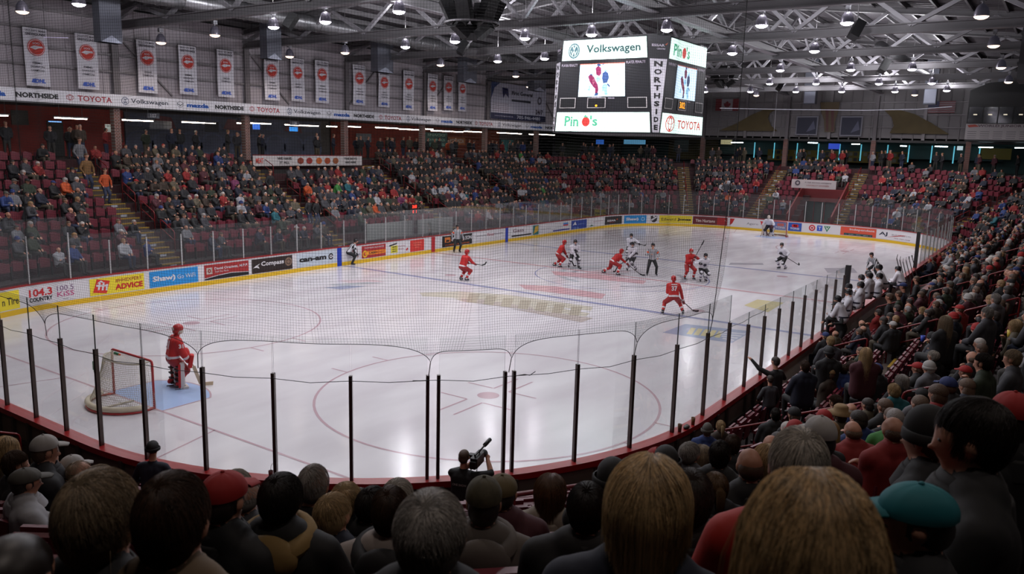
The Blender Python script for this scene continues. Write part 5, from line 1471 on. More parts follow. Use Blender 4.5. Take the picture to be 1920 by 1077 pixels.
def figure_mesh(name, caps, voxel=.014, decimate=None, smooth_f=.6, iters=3):
    """one continuous skin grown over the limbs; face colours follow the nearest limb"""
    mb = caps_mesh(caps)
    me = bpy.data.meshes.new('src'); me.from_pydata(mb.v, [], mb.f)
    o = bpy.data.objects.new('src', me); COL.objects.link(o)
    md = o.modifiers.new('r', 'REMESH'); md.mode = 'VOXEL'; md.voxel_size = voxel; md.use_smooth_shade = True
    s = o.modifiers.new('s', 'SMOOTH'); s.factor = smooth_f; s.iterations = iters
    if decimate:
        dm = o.modifiers.new('d', 'DECIMATE'); dm.ratio = decimate
    bpy.context.view_layer.update()
    dg = bpy.context.evaluated_depsgraph_get()
    out = bpy.data.meshes.new_from_object(o.evaluated_get(dg))
    bpy.data.objects.remove(o); bpy.data.meshes.remove(me)
    out.name = name
    n = len(out.polygons); c = np.zeros(n*3); out.polygons.foreach_get('center', c); c = c.reshape(-1, 3)
    idx, t = nearest_cap(c, caps)
    mi = np.zeros(n, int)
    for i in range(n):
        m = caps[idx[i]][4]
        mi[i] = m if isinstance(m, int) else m(c[i], t[i])
    out.polygons.foreach_set('material_index', mi)
    out.polygons.foreach_set('use_smooth', [True]*n)
    return out
def ik(a, c, l1, l2, hint):
    a = Vector(a); c = Vector(c); d = c-a; L = min(d.length, (l1+l2)*.995); dn = d.normalized()
    x = (l1*l1-l2*l2+L*L)/(2*L); h = math.sqrt(max(0, l1*l1-x*x)); hv = Vector(hint); hv = (hv-dn*hv.dot(dn)).normalized()
    return a+dn*x+hv*h
def hand_caps(w, e, m, s=1.0, curl=.5, side=1):
    """palm, four bent fingers and a thumb at wrist w, forearm coming from e"""
    w = Vector(w); f = (w-Vector(e)).normalized(); up = Vector((0, 0, 1)); sd = f.cross(up)
    if sd.length < .1: sd = Vector((0, 1, 0))
    sd.normalize(); dn = f.cross(sd).normalized()
    if dn.z > 0: dn = -dn
    out = [cap(w, w+f*.05*s, .026*s, .030*s, m)]
    for k, (o_, l) in enumerate(((-.027, .030), (-.009, .036), (.009, .034), (.027, .026))):
        r0 = w+f*.07*s+sd*o_*s; r1 = r0+(f*(1-curl*.6)+dn*curl).normalized()*l*s; r2 = r1+(f*(1-curl)+dn*curl*1.4).normalized()*l*.9*s
        out += [cap(w+f*.04*s+sd*o_*.7*s, r0, .016*s, .012*s, m), cap(r0, r1, .0115*s, .0105*s, m), cap(r1, r2, .0105*s, .0095*s, m)]
    th0 = w+f*.02*s-sd*.03*s*side; th1 = th0+(f*.7-sd*side*.6+dn*.2).normalized()*.035*s
    out += [cap(th0, th1, .015*s, .0125*s, m), cap(th1, th1+(f+dn*.3).normalized()*.028*s, .0125*s, .011*s, m)]
    return out
def head_caps(c, fwd, up=Vector((0, 0, 1)), s=1.0, skin=2, hair=None):
    """c: centre of the skull"""
    f = Vector(fwd).normalized(); u_ = (up-f*up.dot(f)).normalized(); l = u_.cross(f)
    g = lambda x, y, z: Vector(c)+(f*x+l*y+u_*z)*s
    fc = skin if hair is None else (lambda p, t, F=np.array(f), U=np.array(u_), C0=np.array(c): hair if ((p-C0)@F < .035*s and (p-C0)@U > -.05*s) or (p-C0)@U > .07*s else skin)
    return [cap(g(-.03, 0, .02), g(.025, 0, .02), .080*s, .077*s, fc), cap(g(.0, 0, .042), g(.01, 0, .038), .077*s, .075*s, fc), cap(g(.025, 0, -.05), g(.045, 0, -.085), .062*s, .038*s, skin),
            cap(g(.085, 0, .012), g(.112, 0, -.028), .012*s, .016*s, skin), cap(g(.07, -.03, .03), g(.07, .03, .03), .024*s, .024*s, skin),
            cap(g(.008, .080, .005), g(.0, .086, -.02), .019*s, .014*s, skin), cap(g(.008, -.080, .005), g(.0, -.086, -.02), .019*s, .014*s, skin),
            cap(g(.075, -.02, -.058), g(.075, .02, -.058), .016*s, .016*s, skin)]
m_skin = mat('skin', (.72, .52, .43), .55)
m_skin2 = mat('skin_tan', (.62, .43, .34), .55)
m_eye = mat('eye_dark', (.07, .05, .05), .3)
def eyes(parent, c, fwd, s=1.0):
    f = Vector(fwd).normalized(); l = Vector((0, 0, 1)).cross(f).normalized(); u_ = f.cross(l)
    mb = MB()
    for sd in (-1, 1): mb.ell(Vector(c)+(f*.082+l*.031*sd+u_*.008)*s, (.011*s, .013*s, .008*s), 8, 6)
    return mb.build('eyes', m_eye, parent, True)

# ---------------------------------------------------------------- hockey players and officials
def mats_red():
    return [mat('jersey_red', (.68, .09, .09), .7), mat('jersey_white_trim', (.80, .78, .79), .7), mat('pants_red', (.55, .07, .08), .6), mat('sock_red', (.66, .09, .09), .7), mat('sock_band_white', (.80, .78, .79), .7), mat('skate_black', (.07, .07, .08), .4), mat('glove_red', (.42, .07, .10), .6), m_skin]
def mats_white():
    return [mat('jersey_white', (.80, .79, .82), .7), mat('trim_navy', (.14, .12, .20), .7), mat('pants_black', (.07, .06, .08), .6), mat('sock_white', (.78, .77, .80), .7), mat('sock_band_navy', (.25, .18, .26), .7), mat('skate_black', (.07, .07, .08), .4), mat('glove_dark', (.12, .09, .13), .6), m_skin]
def stripe_mat():
    m = mat('referee_stripes', (.8, .8, .82), .7); nt = m.node_tree; b = nt.nodes['Principled BSDF']
    tc = nt.nodes.new('ShaderNodeTexCoord'); sp = nt.nodes.new('ShaderNodeSeparateXYZ'); a = nt.nodes.new('ShaderNodeMath'); a.operation = 'MULTIPLY'; a.inputs[1].default_value = 78
    s = nt.nodes.new('ShaderNodeMath'); s.operation = 'SINE'; g = nt.nodes.new('ShaderNodeMath'); g.operation = 'GREATER_THAN'; g.inputs[1].default_value = .05
    mx = nt.nodes.new('ShaderNodeMix'); mx.data_type = 'RGBA'; mx.inputs[6].default_value = (*lin((.78, .78, .80)), 1); mx.inputs[7].default_value = (*lin((.09, .09, .11)), 1)
    nt.links.new(tc.outputs['Object'], sp.inputs[0]); nt.links.new(sp.outputs['Y'], a.inputs[0]); nt.links.new(a.outputs[0], s.inputs[0]); nt.links.new(s.outputs[0], g.inputs[0]); nt.links.new(g.outputs[0], mx.inputs[0]); nt.links.new(mx.outputs[2], b.inputs['Base Color'])
    return m
def mats_ref(orange):
    st = stripe_mat(); bk = mat('trousers_black', (.06, .06, .07), .7)
    return [st, mat('armband_orange', (.85, .30, .12), .6) if orange else st, bk, bk, bk, mat('skate_black', (.07, .07, .08), .4), m_skin, m_skin]
m_stick = mat('stick_shaft', (.16, .13, .13), .5); m_stick_p = mat('stick_pale', (.70, .62, .52), .5); m_tape = mat('stick_tape', (.10, .10, .11), .8)
def skater(pos, yaw, team, label, lean=.5, hip=.78, feet=((.05, .22), (-.05, -.22)), stick=None, hands=None, look=0.0, number=None, s=1.0, lift=(0, 0), helmet='helmet', orange=False, twist=0.0, hold=(.06, .55)):
    t = thing('person', label, 'person', (pos[0], pos[1], 0), yaw, {'red': 'red team skaters', 'white': 'white team skaters', 'ref': 'officials'}.get(team))
    ms = mats_red() if team == 'red' else mats_white() if team == 'white' else mats_ref(orange)
    off = team == 'ref'; bulk = .86 if off else 1.0
    hipc = vec(-.10*lean, 0, hip); dirn = vec(math.sin(lean), 0, math.cos(lean))
    ch = hipc+dirn*.40; sh = hipc+dirn*.50; nk = sh+dirn*.06+vec(.02, 0, 0)
    hd = nk+(dirn*.3+vec(.15*math.sin(lean), 0, .6)).normalized()*.17
    cs, sn = math.cos(twist), math.sin(twist)
    def rt(v): v = Vector(v); d = v-hipc; return hipc+vec(d.x*cs-d.y*sn, d.x*sn+d.y*cs, d.z)
    J0, TR, PT, SK, SB, SKT, GL, SN = range(8)
    torso = lambda p, tt: (TR if (not off and np.dot(p-np.array(hipc), np.array(dirn)) < .035 and np.dot(p-np.array(hipc), np.array(dirn)) > -.035) else (J0 if np.dot(p-np.array(hipc), np.array(dirn)) > -.04 else PT))
    caps = []
    for y in (-.085, 0, .085):
        caps += [cap(rt(hipc+vec(0, y, -.02)), rt(hipc+dirn*.22+vec(0, y, 0)), .135*bulk, .128*bulk, torso), cap(rt(hipc+dirn*.20+vec(0, y, 0)), rt(ch+vec(0, y*1.25, 0)), .125*bulk, .145*bulk, J0)]
    caps += [cap(rt(sh+vec(0, -.13, -.02)), rt(sh+vec(0, .13, -.02)), .105*bulk, .105*bulk, J0), cap(sh, nk+vec(0, 0, .05), .075, .06, SN if off else J0)]
    caps += head_caps(hd, (math.cos(look), math.sin(look), -.15), s=1.0, skin=SN)
    # legs
    for k, sd in enumerate((1, -1)):
        h = hipc+vec(0, .10*sd, -.05); f = vec(feet[k][0], feet[k][1], .13+lift[k])
        kn = ik(h, f, .42, .44, (1, .25*sd, 0))
        sock = lambda p, tt: SB if .50 < tt < .66 or tt > .93 else SK
        caps += [cap(h, kn, .130*bulk, (.100 if not off else .08), PT), cap(kn+vec(0, 0, .0), f, .085 if not off else .075, .060, sock)]
        if not off: caps += [cap(kn+vec(.02, 0, .02), kn.lerp(f, .35), .088, .07, SK)]
        fd = vec(math.cos(.18*sd), math.sin(.18*sd), -.1*(lift[k] > .05))
        caps += [cap(f+vec(0, 0, -.03)-fd*.03, f+fd*.15+vec(0, 0, -.055), .052, .038, SKT), cap(f+vec(0, 0, .03), f+vec(-.01, 0, -.04), .056, .052, SKT)]
        bl = MB(); bl.bar(f-fd*.09+vec(0, 0, -.118), f+fd*.19+vec(0, 0, -.118), .012, .035).bar(f-fd*.05+vec(0, 0, -.08), f+fd*.12+vec(0, 0, -.09), .03, .05)
        bl.build('skate_blade', mat('blade_steel', (.75, .75, .78), .25, .7), t)
    # arms
    if stick is not None:
        but, heel = Vector(stick[0]), Vector(stick[1]); top, low = but.lerp(heel, hold[0]), but.lerp(heel, hold[1])
        rhand = stick[2] if len(stick) > 2 else 'L'
        hands = (top, low) if rhand == 'L' else (low, top)
        if len(stick) > 3 and stick[3] is not None: hands = (hands[0], stick[3]) if rhand == 'L' else (stick[3], hands[1])
    sleeve = (lambda p, tt: TR if (not off and tt > .70) else J0)
    for k, sd in enumerate((1, -1)):
        a = rt(sh+vec(0, .205*sd*bulk, -.02)); hnd = Vector(hands[k])
        el = ik(a, hnd, .30, .28, (-.5, .9*sd, -.5))
        up_m = (lambda p, tt: TR if .35 < tt < .62 else J0) if (off and orange) else J0
        caps += [cap(a, el, .088*bulk, .074*bulk, up_m), cap(el, hnd, .072*bulk, .052*bulk, sleeve)]
        if off: caps += hand_caps(hnd, el, GL, 1.0, .5, sd)
        else:
            f = (hnd-el).normalized(); caps += [cap(hnd-f*.05, hnd+f*.03, .062, .058, GL)]
            for o_ in (-.036, -.012, .012, .036):
                sdv = f.cross(vec(0, 0, 1)).normalized()
                b0 = hnd+f*.05+sdv*o_; caps += [cap(b0, b0+(f*.4+vec(.3, 0, -.7)).normalized()*.055, .024, .02, GL)]
            caps += [cap(hnd+f*.01+sdv*.05*-sd, hnd+f*.07+sdv*.055*-sd, .024, .02, GL)]
    me = figure_mesh('body', caps, .0155)
    for m_ in ms: me.materials.append(m_)
    link(bpy.data.objects.new('body', me), t)
    f = vec(math.cos(look), math.sin(look), -.15).normalized(); l = vec(0, 0, 1).cross(f).normalized()
    rot = Matrix((f, l, f.cross(l))).transposed()
    hc = {'red': mat('helmet_red', (.62, .09, .10), .3), 'white': mat('helmet_black', (.08, .07, .09), .3), 'ref': mat('helmet_black', (.08, .07, .09), .3)}[team]
    hm = MB().ell(hd+vec(-.008, 0, .045), (.128, .105, .108), 18, 8, rot=rot, z0=-.15)
    hm.ell(hd+rot @ vec(-.05, 0, -.02), (.085, .100, .09), 14, 6, rot=rot, z0=-.8, z1=.5)
    hm.ell(hd+rot @ vec(.0, .098, -.02), (.035, .012, .04), 8, 5, rot=rot).ell(hd+rot @ vec(.0, -.098, -.02), (.035, .012, .04), 8, 5, rot=rot)
    hm.build('helmet', hc, t, True)
    if not off:
        MB().ell(hd+rot @ vec(.03, 0, .0), (.10, .098, .052), 14, 5, rot=rot, z0=-.9, z1=.6).build('visor', glass_material('visor_clear', (.85, .87, .9), .05), t, True)
    eyes(t, hd, f)
    if team == 'white': MB().tube([rt(sh+vec(.03, .12, .06)), nk+vec(.06, 0, .0), rt(sh+vec(.03, -.12, .06))], .02, 6).build('collar', ms[1], t, True)
    # chest crest and back number
    bn = dirn.cross(vec(0, 1, 0)).normalized(); bn = -bn if bn.x > 0 else bn
    if number:
        O = t.matrix_basis @ (hipc+dirn*.30) ; Rv = (Matrix.Rotation(yaw, 3, 'Z') @ vec(0, -1, 0)); Uv = Matrix.Rotation(yaw, 3, 'Z') @ dirn
        N = Rv.cross(Uv); mp0 = flat(O, Rv, Uv)
        mp1 = lambda sx, z, e: mp0(sx, z, .158+e-.9*max(0, abs(sx)-.06)**1.6)
        letters(number, mp1, 0, 0, .24, .21, ms[1], t, 'back_number', .004, .04)
        letters('HOUND' if team == 'red' else 'S', mp1, 0, .17, .22, .05, ms[1], t, 'name_bar', .004) if False else patch(lambda a, z, e: mp1(a, z, e), -.12, .12, .145, .185, ms[1], t, 'name_bar', .003, .05)
    if team != 'ref':
        O = t.matrix_basis @ (hipc+dirn*.30); Rv = Matrix.Rotation(yaw, 3, 'Z') @ vec(0, 1, 0); Uv = Matrix.Rotation(yaw, 3, 'Z') @ dirn
        mp0 = flat(O, Rv, Uv); mp1 = lambda sx, z, e: mp0(sx, z, .160+e-.9*max(0, abs(sx)-.06)**1.6)
        disc(mp1, 0, -.02, .085, ms[1], t, 'chest_crest', .004, n=16)
    t.scale = (s, s, s)
    if stick is not None:
        st = thing('hockey_stick', label_stick(label), 'hockey stick', (pos[0], pos[1], 0), yaw)
        d = (heel-but).normalized()
        MB().bar(but, heel, .022, .032).build('shaft', m_stick_p if 'pale' in label else m_stick, st)
        bd = vec(d.x, d.y, 0).normalized() if vec(d.x, d.y, 0).length > .1 else vec(1, 0, 0)
        if heel.z < .4: b2 = heel+bd*.16+vec(0, 0, -heel.z+.045); b3 = b2+bd*.14+vec(0, .02, .015)
        else: b2 = heel+d*.12+vec(.06, 0, .06); b3 = b2+vec(.09, 0, .12)
        MB().bar(heel, b2, .014, .06).bar(b2, b3, .014, .07).build('blade', m_tape, st)
        MB().bar(but, but+d*.14, .028, .036).build('grip_tape', C(.75, .73, .72), st)
        st.scale = (s, s, s)
    return t
def label_stick(l): return 'hockey stick held by the ' + ' '.join(l.split()[:10])
SC = lambda px, py: tuple(at(px, py, z=0).xy)
# yaw: 0 faces the far end, PI/2 the far side boards, -PI/2 the benches
skater(SC(868, 527), -.25, 'red', 'red skater gliding alone near the far side blue line', .42, .74, ((-.02, .17), (.08, -.15)), ((.10, -.12, .92), (.95, -.30, .75), 'L'), look=-.5)
skater(SC(1047, 501), -.95, 'red', 'red skater leaning on the white player at the left of the face-off', .55, .76, ((-.25, .20), (.02, -.22)), ((.15, .10, .90), (.75, .25, .35), 'R'), look=.1)
skater(SC(1075, 502), -2.3, 'white', 'white skater with stick planted, held by the leaning red player', .35, .78, ((.05, .28), (-.05, -.26)), ((.22, .05, 1.0), (.42, .12, .10), 'L'), look=.1)
skater(SC(1150, 515), -.70, 'red', 'red centre bent low with stick reaching right at the face-off dot', .85, .72, ((-.45, .38), (.05, -.42)), ((.28, .15, .95), (1.28, -.55, .10), 'R'), look=-.2, hold=(.05, .45))
skater(SC(1184, 508), -2.75, 'white', 'white centre with dark crest standing upright behind the red centre', .35, .80, ((.12, -.24), (-.15, .24)), ((.15, .30, 1.05), (.85, -.70, .35), 'R'), look=-.25)
skater(SC(1181, 486), -2.6, 'white', 'white defender farthest back behind the face-off pair', .40, .78, ((.0, .22), (.0, -.22)), ((.2, .15, 1.05), (.72, .75, .95), 'R'), look=.1)
skater(SC(1221, 517), -2.55, 'ref', 'referee in black and white stripes with orange armbands facing the camera', .04, .90, ((.0, .26), (.02, -.22)), None, ((.22, .26, 1.00), (.24, -.12, 1.18)), orange=True, s=1.0)
skater(SC(1290, 524), -2.30, 'red', 'red skater facing the camera with his stick raised behind him', .30, .80, ((.15, .22), (.0, -.20)), ((.34, .05, 1.05), (-.25, .78, 1.78), 'R', None), look=.0, hold=(.03, .25))
skater(SC(1317, 528), -2.45, 'white', 'white skater at the right of the line with both gloves forward', .45, .70, ((.0, .16), (.12, -.16)), ((.34, -.28, 1.0), (-.9, .35, .30), 'R', None), look=.0, hold=(.05, .35))
skater(SC(1261, 590), .60, 'red', 'red defender number 37 seen from behind with wide stance on the blue line', .40, .76, ((-.05, .42), (-.02, -.42)), ((.25, .05, .92), (.55, -.95, .08), 'L'), look=.1, number='37')
skater(SC(1467, 505), 2.7, 'white', 'white defender alone at right with stick swung out to the side', .40, .74, ((-.12, .14), (.12, -.12)), ((.22, -.12, .95), (.05, 1.15, .42), 'R'), look=.3, number=None, hold=(.05, .35))
skater(SC(655, 497), -.55, 'ref', 'linesman in stripes crouching with hands on knees beside the blue board marker', .75, .74, ((-.05, .22), (.10, -.24)), None, ((.36, .22, .52), (.40, -.26, .55)), look=-.25)
skater(SC(857, 474), -2.2, 'ref', 'referee with orange armbands standing against the far boards', .06, .90, ((.0, .16), (.0, -.20)), None, ((.03, .36, .86), (.03, -.36, .86)), orange=True)
skater(SC(1639, 522), 2.6, 'ref', 'linesman bent over with hands on knees before the players bench', .80, .76, ((0, .2), (0, -.2)), None, ((.38, .2, .56), (.38, -.2, .56)), look=.1)

def goalie(pos, yaw, team, label, num):
    t = thing('person', label, 'person', (pos[0], pos[1], 0), yaw, 'goaltenders')
    ms = mats_red() if team == 'red' else mats_white()
    J0, TR, PT, SK, SB, SKT, GL, SN = range(8)
    hip = vec(-.02, 0, .86); ln = .22 if team == 'red' else .45; dr = vec(math.sin(ln), 0, math.cos(ln)); sh = hip+dr*.50; hd = sh+vec(.06, 0, .24)
    caps = []
    hem = lambda p, tt: TR if p[2] < hip.z+.06 else J0
    for y in (-.12, 0, .12): caps += [cap(hip+vec(0, y, .02), hip+dr*.25+vec(0, y, 0), .155, .15, hem), cap(hip+dr*.2+vec(0, y, 0), hip+dr*.42+vec(0, y*1.3, 0), .15, .15, J0)]
    caps += [cap(sh+vec(0, -.2, -.04), sh+vec(0, .2, -.04), .12, .12, J0), cap(sh, sh+vec(0.03, 0, .12), .08, .07, J0)]+head_caps(hd, (1, 0, -.1), skin=SN)
    spread = .20 if team == 'red' else .36
    for k, sd in enumerate((1, -1)):
        h = hip+vec(0, .13*sd, -.06); f = vec(-.08+.12*k, spread*sd, .13); kn = ik(h, f, .42, .42, (1, .1*sd, 0))
        caps += [cap(h, kn, .155, .12, PT), cap(kn, f, .09, .065, SK), cap(f, f+vec(.15, .02*sd, -.05), .055, .042, SKT)]
        a = sh+vec(0, .27*sd, -.05); hn = vec(.34, .34*sd, .80) if team != 'red' else (vec(.30, -.30, .78) if sd < 0 else vec(.38, .32, .80))
        el = ik(a, hn, .30, .27, (-.4, .8*sd, -.5))
        band = lambda p, tt: TR if .45 < tt < .7 else J0
        caps += [cap(a, el, .115, .10, J0), cap(el, hn, .10, .075, band)]
    me = figure_mesh('body', caps, .0155)
    for m_ in ms: me.materials.append(m_)
    link(bpy.data.objects.new('body', me), t)
    mm = mat('goalie_mask', (.72, .68, .64) if team == 'red' else (.5, .5, .55), .4)
    MB().ell(hd+vec(.0, 0, .03), (.14, .118, .13), 20, 10, z0=-.3).ell(hd+vec(-.03, 0, -.03), (.115, .112, .11), 16, 8, z1=.3).build('mask', mat('mask_red', (.62, .12, .12), .4) if team == 'red' else mm, t, True)
    MB().ell(hd+vec(.01, 0, -.05), (.125, .112, .09), 16, 8, z1=.7).ell(hd+vec(-.115, 0, .03), (.04, .07, .06), 10, 6).build('mask_chin', mm, t, True)
    pm = mat('leg_pad_white', (.78, .74, .72), .6); pr = ms[0] if team == 'red' else mat('pad_dark', (.25, .1, .14), .6)
    for k, sd in enumerate((1, -1)):
        f = vec(-.08+.12*k, spread*sd, .0); h = hip+vec(.03, .13*sd, 0); rt = Matrix.Rotation((1 if sd < 0 else -1)*math.atan2(spread-.13, .8), 3, 'X')
        c = f.lerp(h, .42)+vec(.09, 0, 0)
        pd = MB(); pd.box(c+vec(.02, 0, .02), (.12, .27, .74), rot=rt).box(c+vec(.075, 0, .02), (.05, .22, .70), rot=rt).box(c+vec(.10, 0, -.34), (.16, .26, .12), rot=rt)
        o = pd.build('leg_pad', pm, t, False); bv = o.modifiers.new('b', 'BEVEL'); bv.width = .03; bv.segments = 3
        MB().box(c+vec(.05, .125*-sd, .02), (.15, .03, .72), rot=rt).box(c+vec(-.05, .115*sd, .02), (.06, .04, .66), rot=rt).build('pad_edge', pr, o)
        sm = MB()
        for z in (-.26, -.12, .02, .16, .28): sm.box(c+rt @ vec(-.085, 0, z), (.10, .23, .035), rot=rt)
        sm.build('pad_strap', mat('strap_dark', (.14, .08, .09), .6), o)
        MB().bar(f+vec(-.09, 0, .012), f+vec(.2, 0, .012), .012, .04).build('skate_blade', mat('blade_steel', (.75, .75, .78)), t)
    bl = MB().box((.36, -.36, .78), (.10, .22, .36), rot=Euler((0, .2, -.2)).to_matrix()).build('blocker', ms[0] if team == 'red' else pm, t); bv = bl.modifiers.new('b', 'BEVEL'); bv.width = .02; bv.segments = 2
    MB().ell((.42, .36, .80), (.08, .16, .18), 14, 8).build('catching_glove', pr, t, True)
    O = Vector((pos[0], pos[1], 0))+Matrix.Rotation(yaw, 3, 'Z') @ (hip+dr*.33); Rv = Matrix.Rotation(yaw, 3, 'Z') @ vec(0, -1, 0); Uv = Matrix.Rotation(yaw, 3, 'Z') @ dr
    mp0 = flat(O, Rv, Uv); mp1 = lambda sx, z, e: mp0(sx, z, .180+e-.8*max(0, abs(sx)-.08)**1.6)
    if num:
        letters(num, mp1, .0, 0, .26, .24, ms[1], t, 'back_number', .004, .05); patch(mp1, -.15, .15, .16, .20, ms[1], t, 'name_bar', .003, .05)
        q = Matrix.Rotation(yaw, 3, 'Z'); sm_ = flat(Vector((pos[0], pos[1], 0))+q @ (sh+vec(.03, -.405, -.13)), q @ vec(1, 0, 0), q @ vec(0, 0.15, 1))
        letters(num, sm_, 0, 0, .12, .11, ms[1], t, 'sleeve_number', .0, .05)
    st = thing('goalie_stick', 'pale goaltender stick held by the %s goaltender' % team, 'hockey stick', (pos[0], pos[1], 0), yaw)
    MB().bar((.10, -.34, 1.25), (.42, -.36, .62), .024, .034).bar((.42, -.36, .62), (.58, -.37, .12), .03, .09).build('shaft', m_stick_p, st)
    MB().bar((.58, -.37, .10), (.92, -.30, .06), .02, .10).build('blade', m_stick_p, st)
goalie(SC(328, 727), -.35, 'red', 'red goaltender number 31 in white leg pads standing outside his crease', '31')
goalie(SC(1441, 443), PI-.1, 'white', 'white goaltender crouching before the far goal', None)

# ================================================================ SEATS AND SPECTATORS
m_seat = mat('seat_maroon', (.40, .13, .18), .45)
m_seatd = mat('seat_frame_dark', (.13, .10, .10), .5)
def seat_geo():
    """backrest, pan, frame of a folded tip-up seat, facing +x, origin on the floor"""
    bk = MB(); n = 6; prof = [(-.02, .40, .19), (-.035, .55, .21), (-.05, .68, .205), (-.062, .77, .18), (-.066, .80, .12)]
    vs_ = []
    for x, z, w in prof:
        for k in range(n+1):
            y = -w+2*w*k/n; q = -.03*(1-(y/.21)**2); vs_.append((x+q, y, z-(.012*abs(k-3))))
    bk.add(vs_, [(j*(n+1)+k, j*(n+1)+k+1, (j+1)*(n+1)+k+1, (j+1)*(n+1)+k) for j in range(len(prof)-1) for k in range(n)])
    m0 = len(bk.v); bk.add([(x-.03, y, z) for x, y, z in vs_], [(j*(n+1)+k, (j+1)*(n+1)+k, (j+1)*(n+1)+k+1, j*(n+1)+k+1) for j in range(len(prof)-1) for k in range(n)])
    e = (n+1); L = len(prof)-1
    for k in range(n): bk.f.append((L*e+k, L*e+k+1, m0+L*e+k+1, m0+L*e+k)); bk.mi.append(0)
    pn = MB(); pn.box((.07, 0, .58), (.05, .40, .34), rot=Euler((0, -.18, 0)).to_matrix()).box((.10, 0, .75), (.04, .34, .06))
    fr = MB(); fr.box((.0, -.23, .30), (.05, .03, .5)).box((.03, -.23, .57), (.26, .035, .03)).box((-.04, 0, .42), (.04, .46, .04)).box((0, -.23, .03), (.14, .06, .06))
    return bk, pn, fr
SG = seat_geo()
seat_me = []
for g_, nm, m_ in zip(SG, ('backrest', 'seat', 'frame'), (m_seat, m_seat, m_seatd)):
    o = g_.build(nm, m_); seat_me.append(o.data); bpy.data.objects.remove(o)
# all seat places
SEATS = []
for i in range(13):
    u = -7.5
    while u < 146:
        d = tier(u, i)[0]
        if nearness(u) < .5 and i > 10: u += .5; continue
        sc_ = width_scale(u, d+.3)
        step = .54/sc_
        ok = all(abs(u-a)*sc_ > .86 for a in AISLES)
        if TUN[0]-.5 < u < TUN[1]+.5 and i < 7: ok = False
        if (15.5 < u < 27 and i < 1) or (15.2 < u < 24.6 and i > 7): ok = False
        if GATE[0]-1 < u < GATE[1]+1 and i < 2: ok = False
        if ok:
            b = base(u); p = P(u, d+.30, tier(u, i)[1]); px = pix(p+vec(0, 0, .6))
            dist = (p-CAM).length
            if px[2] > .5 and -60 < px[0] < 1980 and -50 < px[1] < 1250 and dist > 1.2: SEATS.append(dict(u=u, i=i, d=d, p=p, n=vec(-b[2], -b[3], 0), dist=dist, px=px[0], py=px[1]))
        u += step

# ---- spectator templates: sitting, facing +x, origin on the row floor
def sitter(pose, hair=8):
    """slots: 0 jacket 1 trousers 2 skin 3 shoes 8 hair"""
    caps = []; JK, TS, SN, SH = 0, 1, 2, 3
    lean = {0: -.06, 1: -.10, 2: .38, 3: .05}[pose]
    hip = vec(.10, 0, .54); dr = vec(math.sin(lean), 0, math.cos(lean)); sh = hip+dr*.45; hd = sh+dr*.05+vec(.035, 0, .12)
    tor = lambda p, tt: JK if p[2] > .50 or p[0] < .12 else TS
    for y in (-.10, 0, .10): caps += [cap(hip+vec(0, y, 0), hip+dr*.2+vec(0, y, 0), .150, .142, tor), cap(hip+dr*.18+vec(0, y, 0), hip+dr*.36+vec(0, y*1.25, 0), .140, .132, JK)]
    caps += [cap(sh+vec(0, -.15, -.04), sh+vec(0, .15, -.04), .095, .095, JK), cap(sh+vec(0, -.06, .01), sh+vec(0, .06, .01), .095, .095, JK), cap(sh+vec(.0, 0, .04), hd+vec(-.015, 0, -.09), .078, .068, lambda p, tt: SN if tt > .75 else JK)]
    caps += head_caps(hd, (1, 0, -.12), skin=SN, hair=hair)
    for k, sd in enumerate((1, -1)):
        h = hip+vec(.02, .09*sd, -.02); kn = vec(.52, .13*sd, .50); f = vec(.50+.06*k, .13*sd, .09)
        caps += [cap(h, kn, .095, .068, TS), cap(kn, f, .066, .048, TS), cap(f+vec(-.02, 0, -.03), f+vec(.15, .02*sd, -.05), .045, .035, SH)]
        a = sh+vec(0, .205*sd, -.05)
        w = {0: vec(.40, .11*sd, .64), 1: vec(.30, -.08*sd, .74+.05*k), 2: vec(.52, .06*sd, .66), 3: vec(.38, .10*sd, .62) if sd > 0 else vec(.34, -.06, .92)}[pose]
        el = ik(a, w, .28, .25, (-.3, .8*sd, -.7))
        caps += [cap(a, el, .086, .072, JK), cap(el, w, .068, .048, JK)] + hand_caps(w, el, SN, 1.0, .6, sd)
    return caps, hd
HD = {}
TPL = {}; TPL_LO = {}
HAIRC = [(.16, .12, .10), (.30, .22, .16), (.52, .40, .26), (.55, .53, .52), (.70, .68, .66), (.38, .30, .24)]
m_hairs = [mat('hair_%d' % k, c, .6, bump=.6, bscale=90) for k, c in enumerate(HAIRC)]
for pz in range(4):
    cp_, hd = sitter(pz); HD[pz] = hd
    TPL[pz] = figure_mesh('sitter', cp_, .017)
    TPL_LO[pz] = figure_mesh('sitter_low', cp_, .03, .16, .5, 2)
    for m_ in (mat('jacket_black', (.085, .085, .095), .75), mat('jeans', (.16, .18, .25), .8), m_skin, mat('shoe_dark', (.08, .07, .07), .5)): TPL[pz].materials.append(m_)
    for k in range(5): TPL[pz].materials.append(m_hairs[1])
JACK = [((.075, .075, .085), 'black', 20), ((.12, .12, .135), 'charcoal', 14), ((.09, .11, .18), 'navy', 9), ((.22, .22, .24), 'grey', 7), ((.50, .11, .11), 'red', 4.5), ((.58, .58, .60), 'white', 3), ((.20, .155, .12), 'brown', 6), ((.34, .31, .25), 'tan', 3), ((.14, .18, .12), 'olive', 3), ((.12, .20, .40), 'blue', 2), ((.27, .10, .14), 'maroon', 4), ((.38, .38, .40), 'pale grey', 3), ((.66, .27, .10), 'orange', .4), ((.10, .34, .38), 'teal', .5), ((.42, .18, .32), 'pink', .4), ((.22, .48, .22), 'green', .15)]
m_jack = [mat('jacket_'+n.replace(' ', '_'), c, .78, noise=.12, nscale=6) for c, n, w in JACK]
JW = [w for c, n, w in JACK]
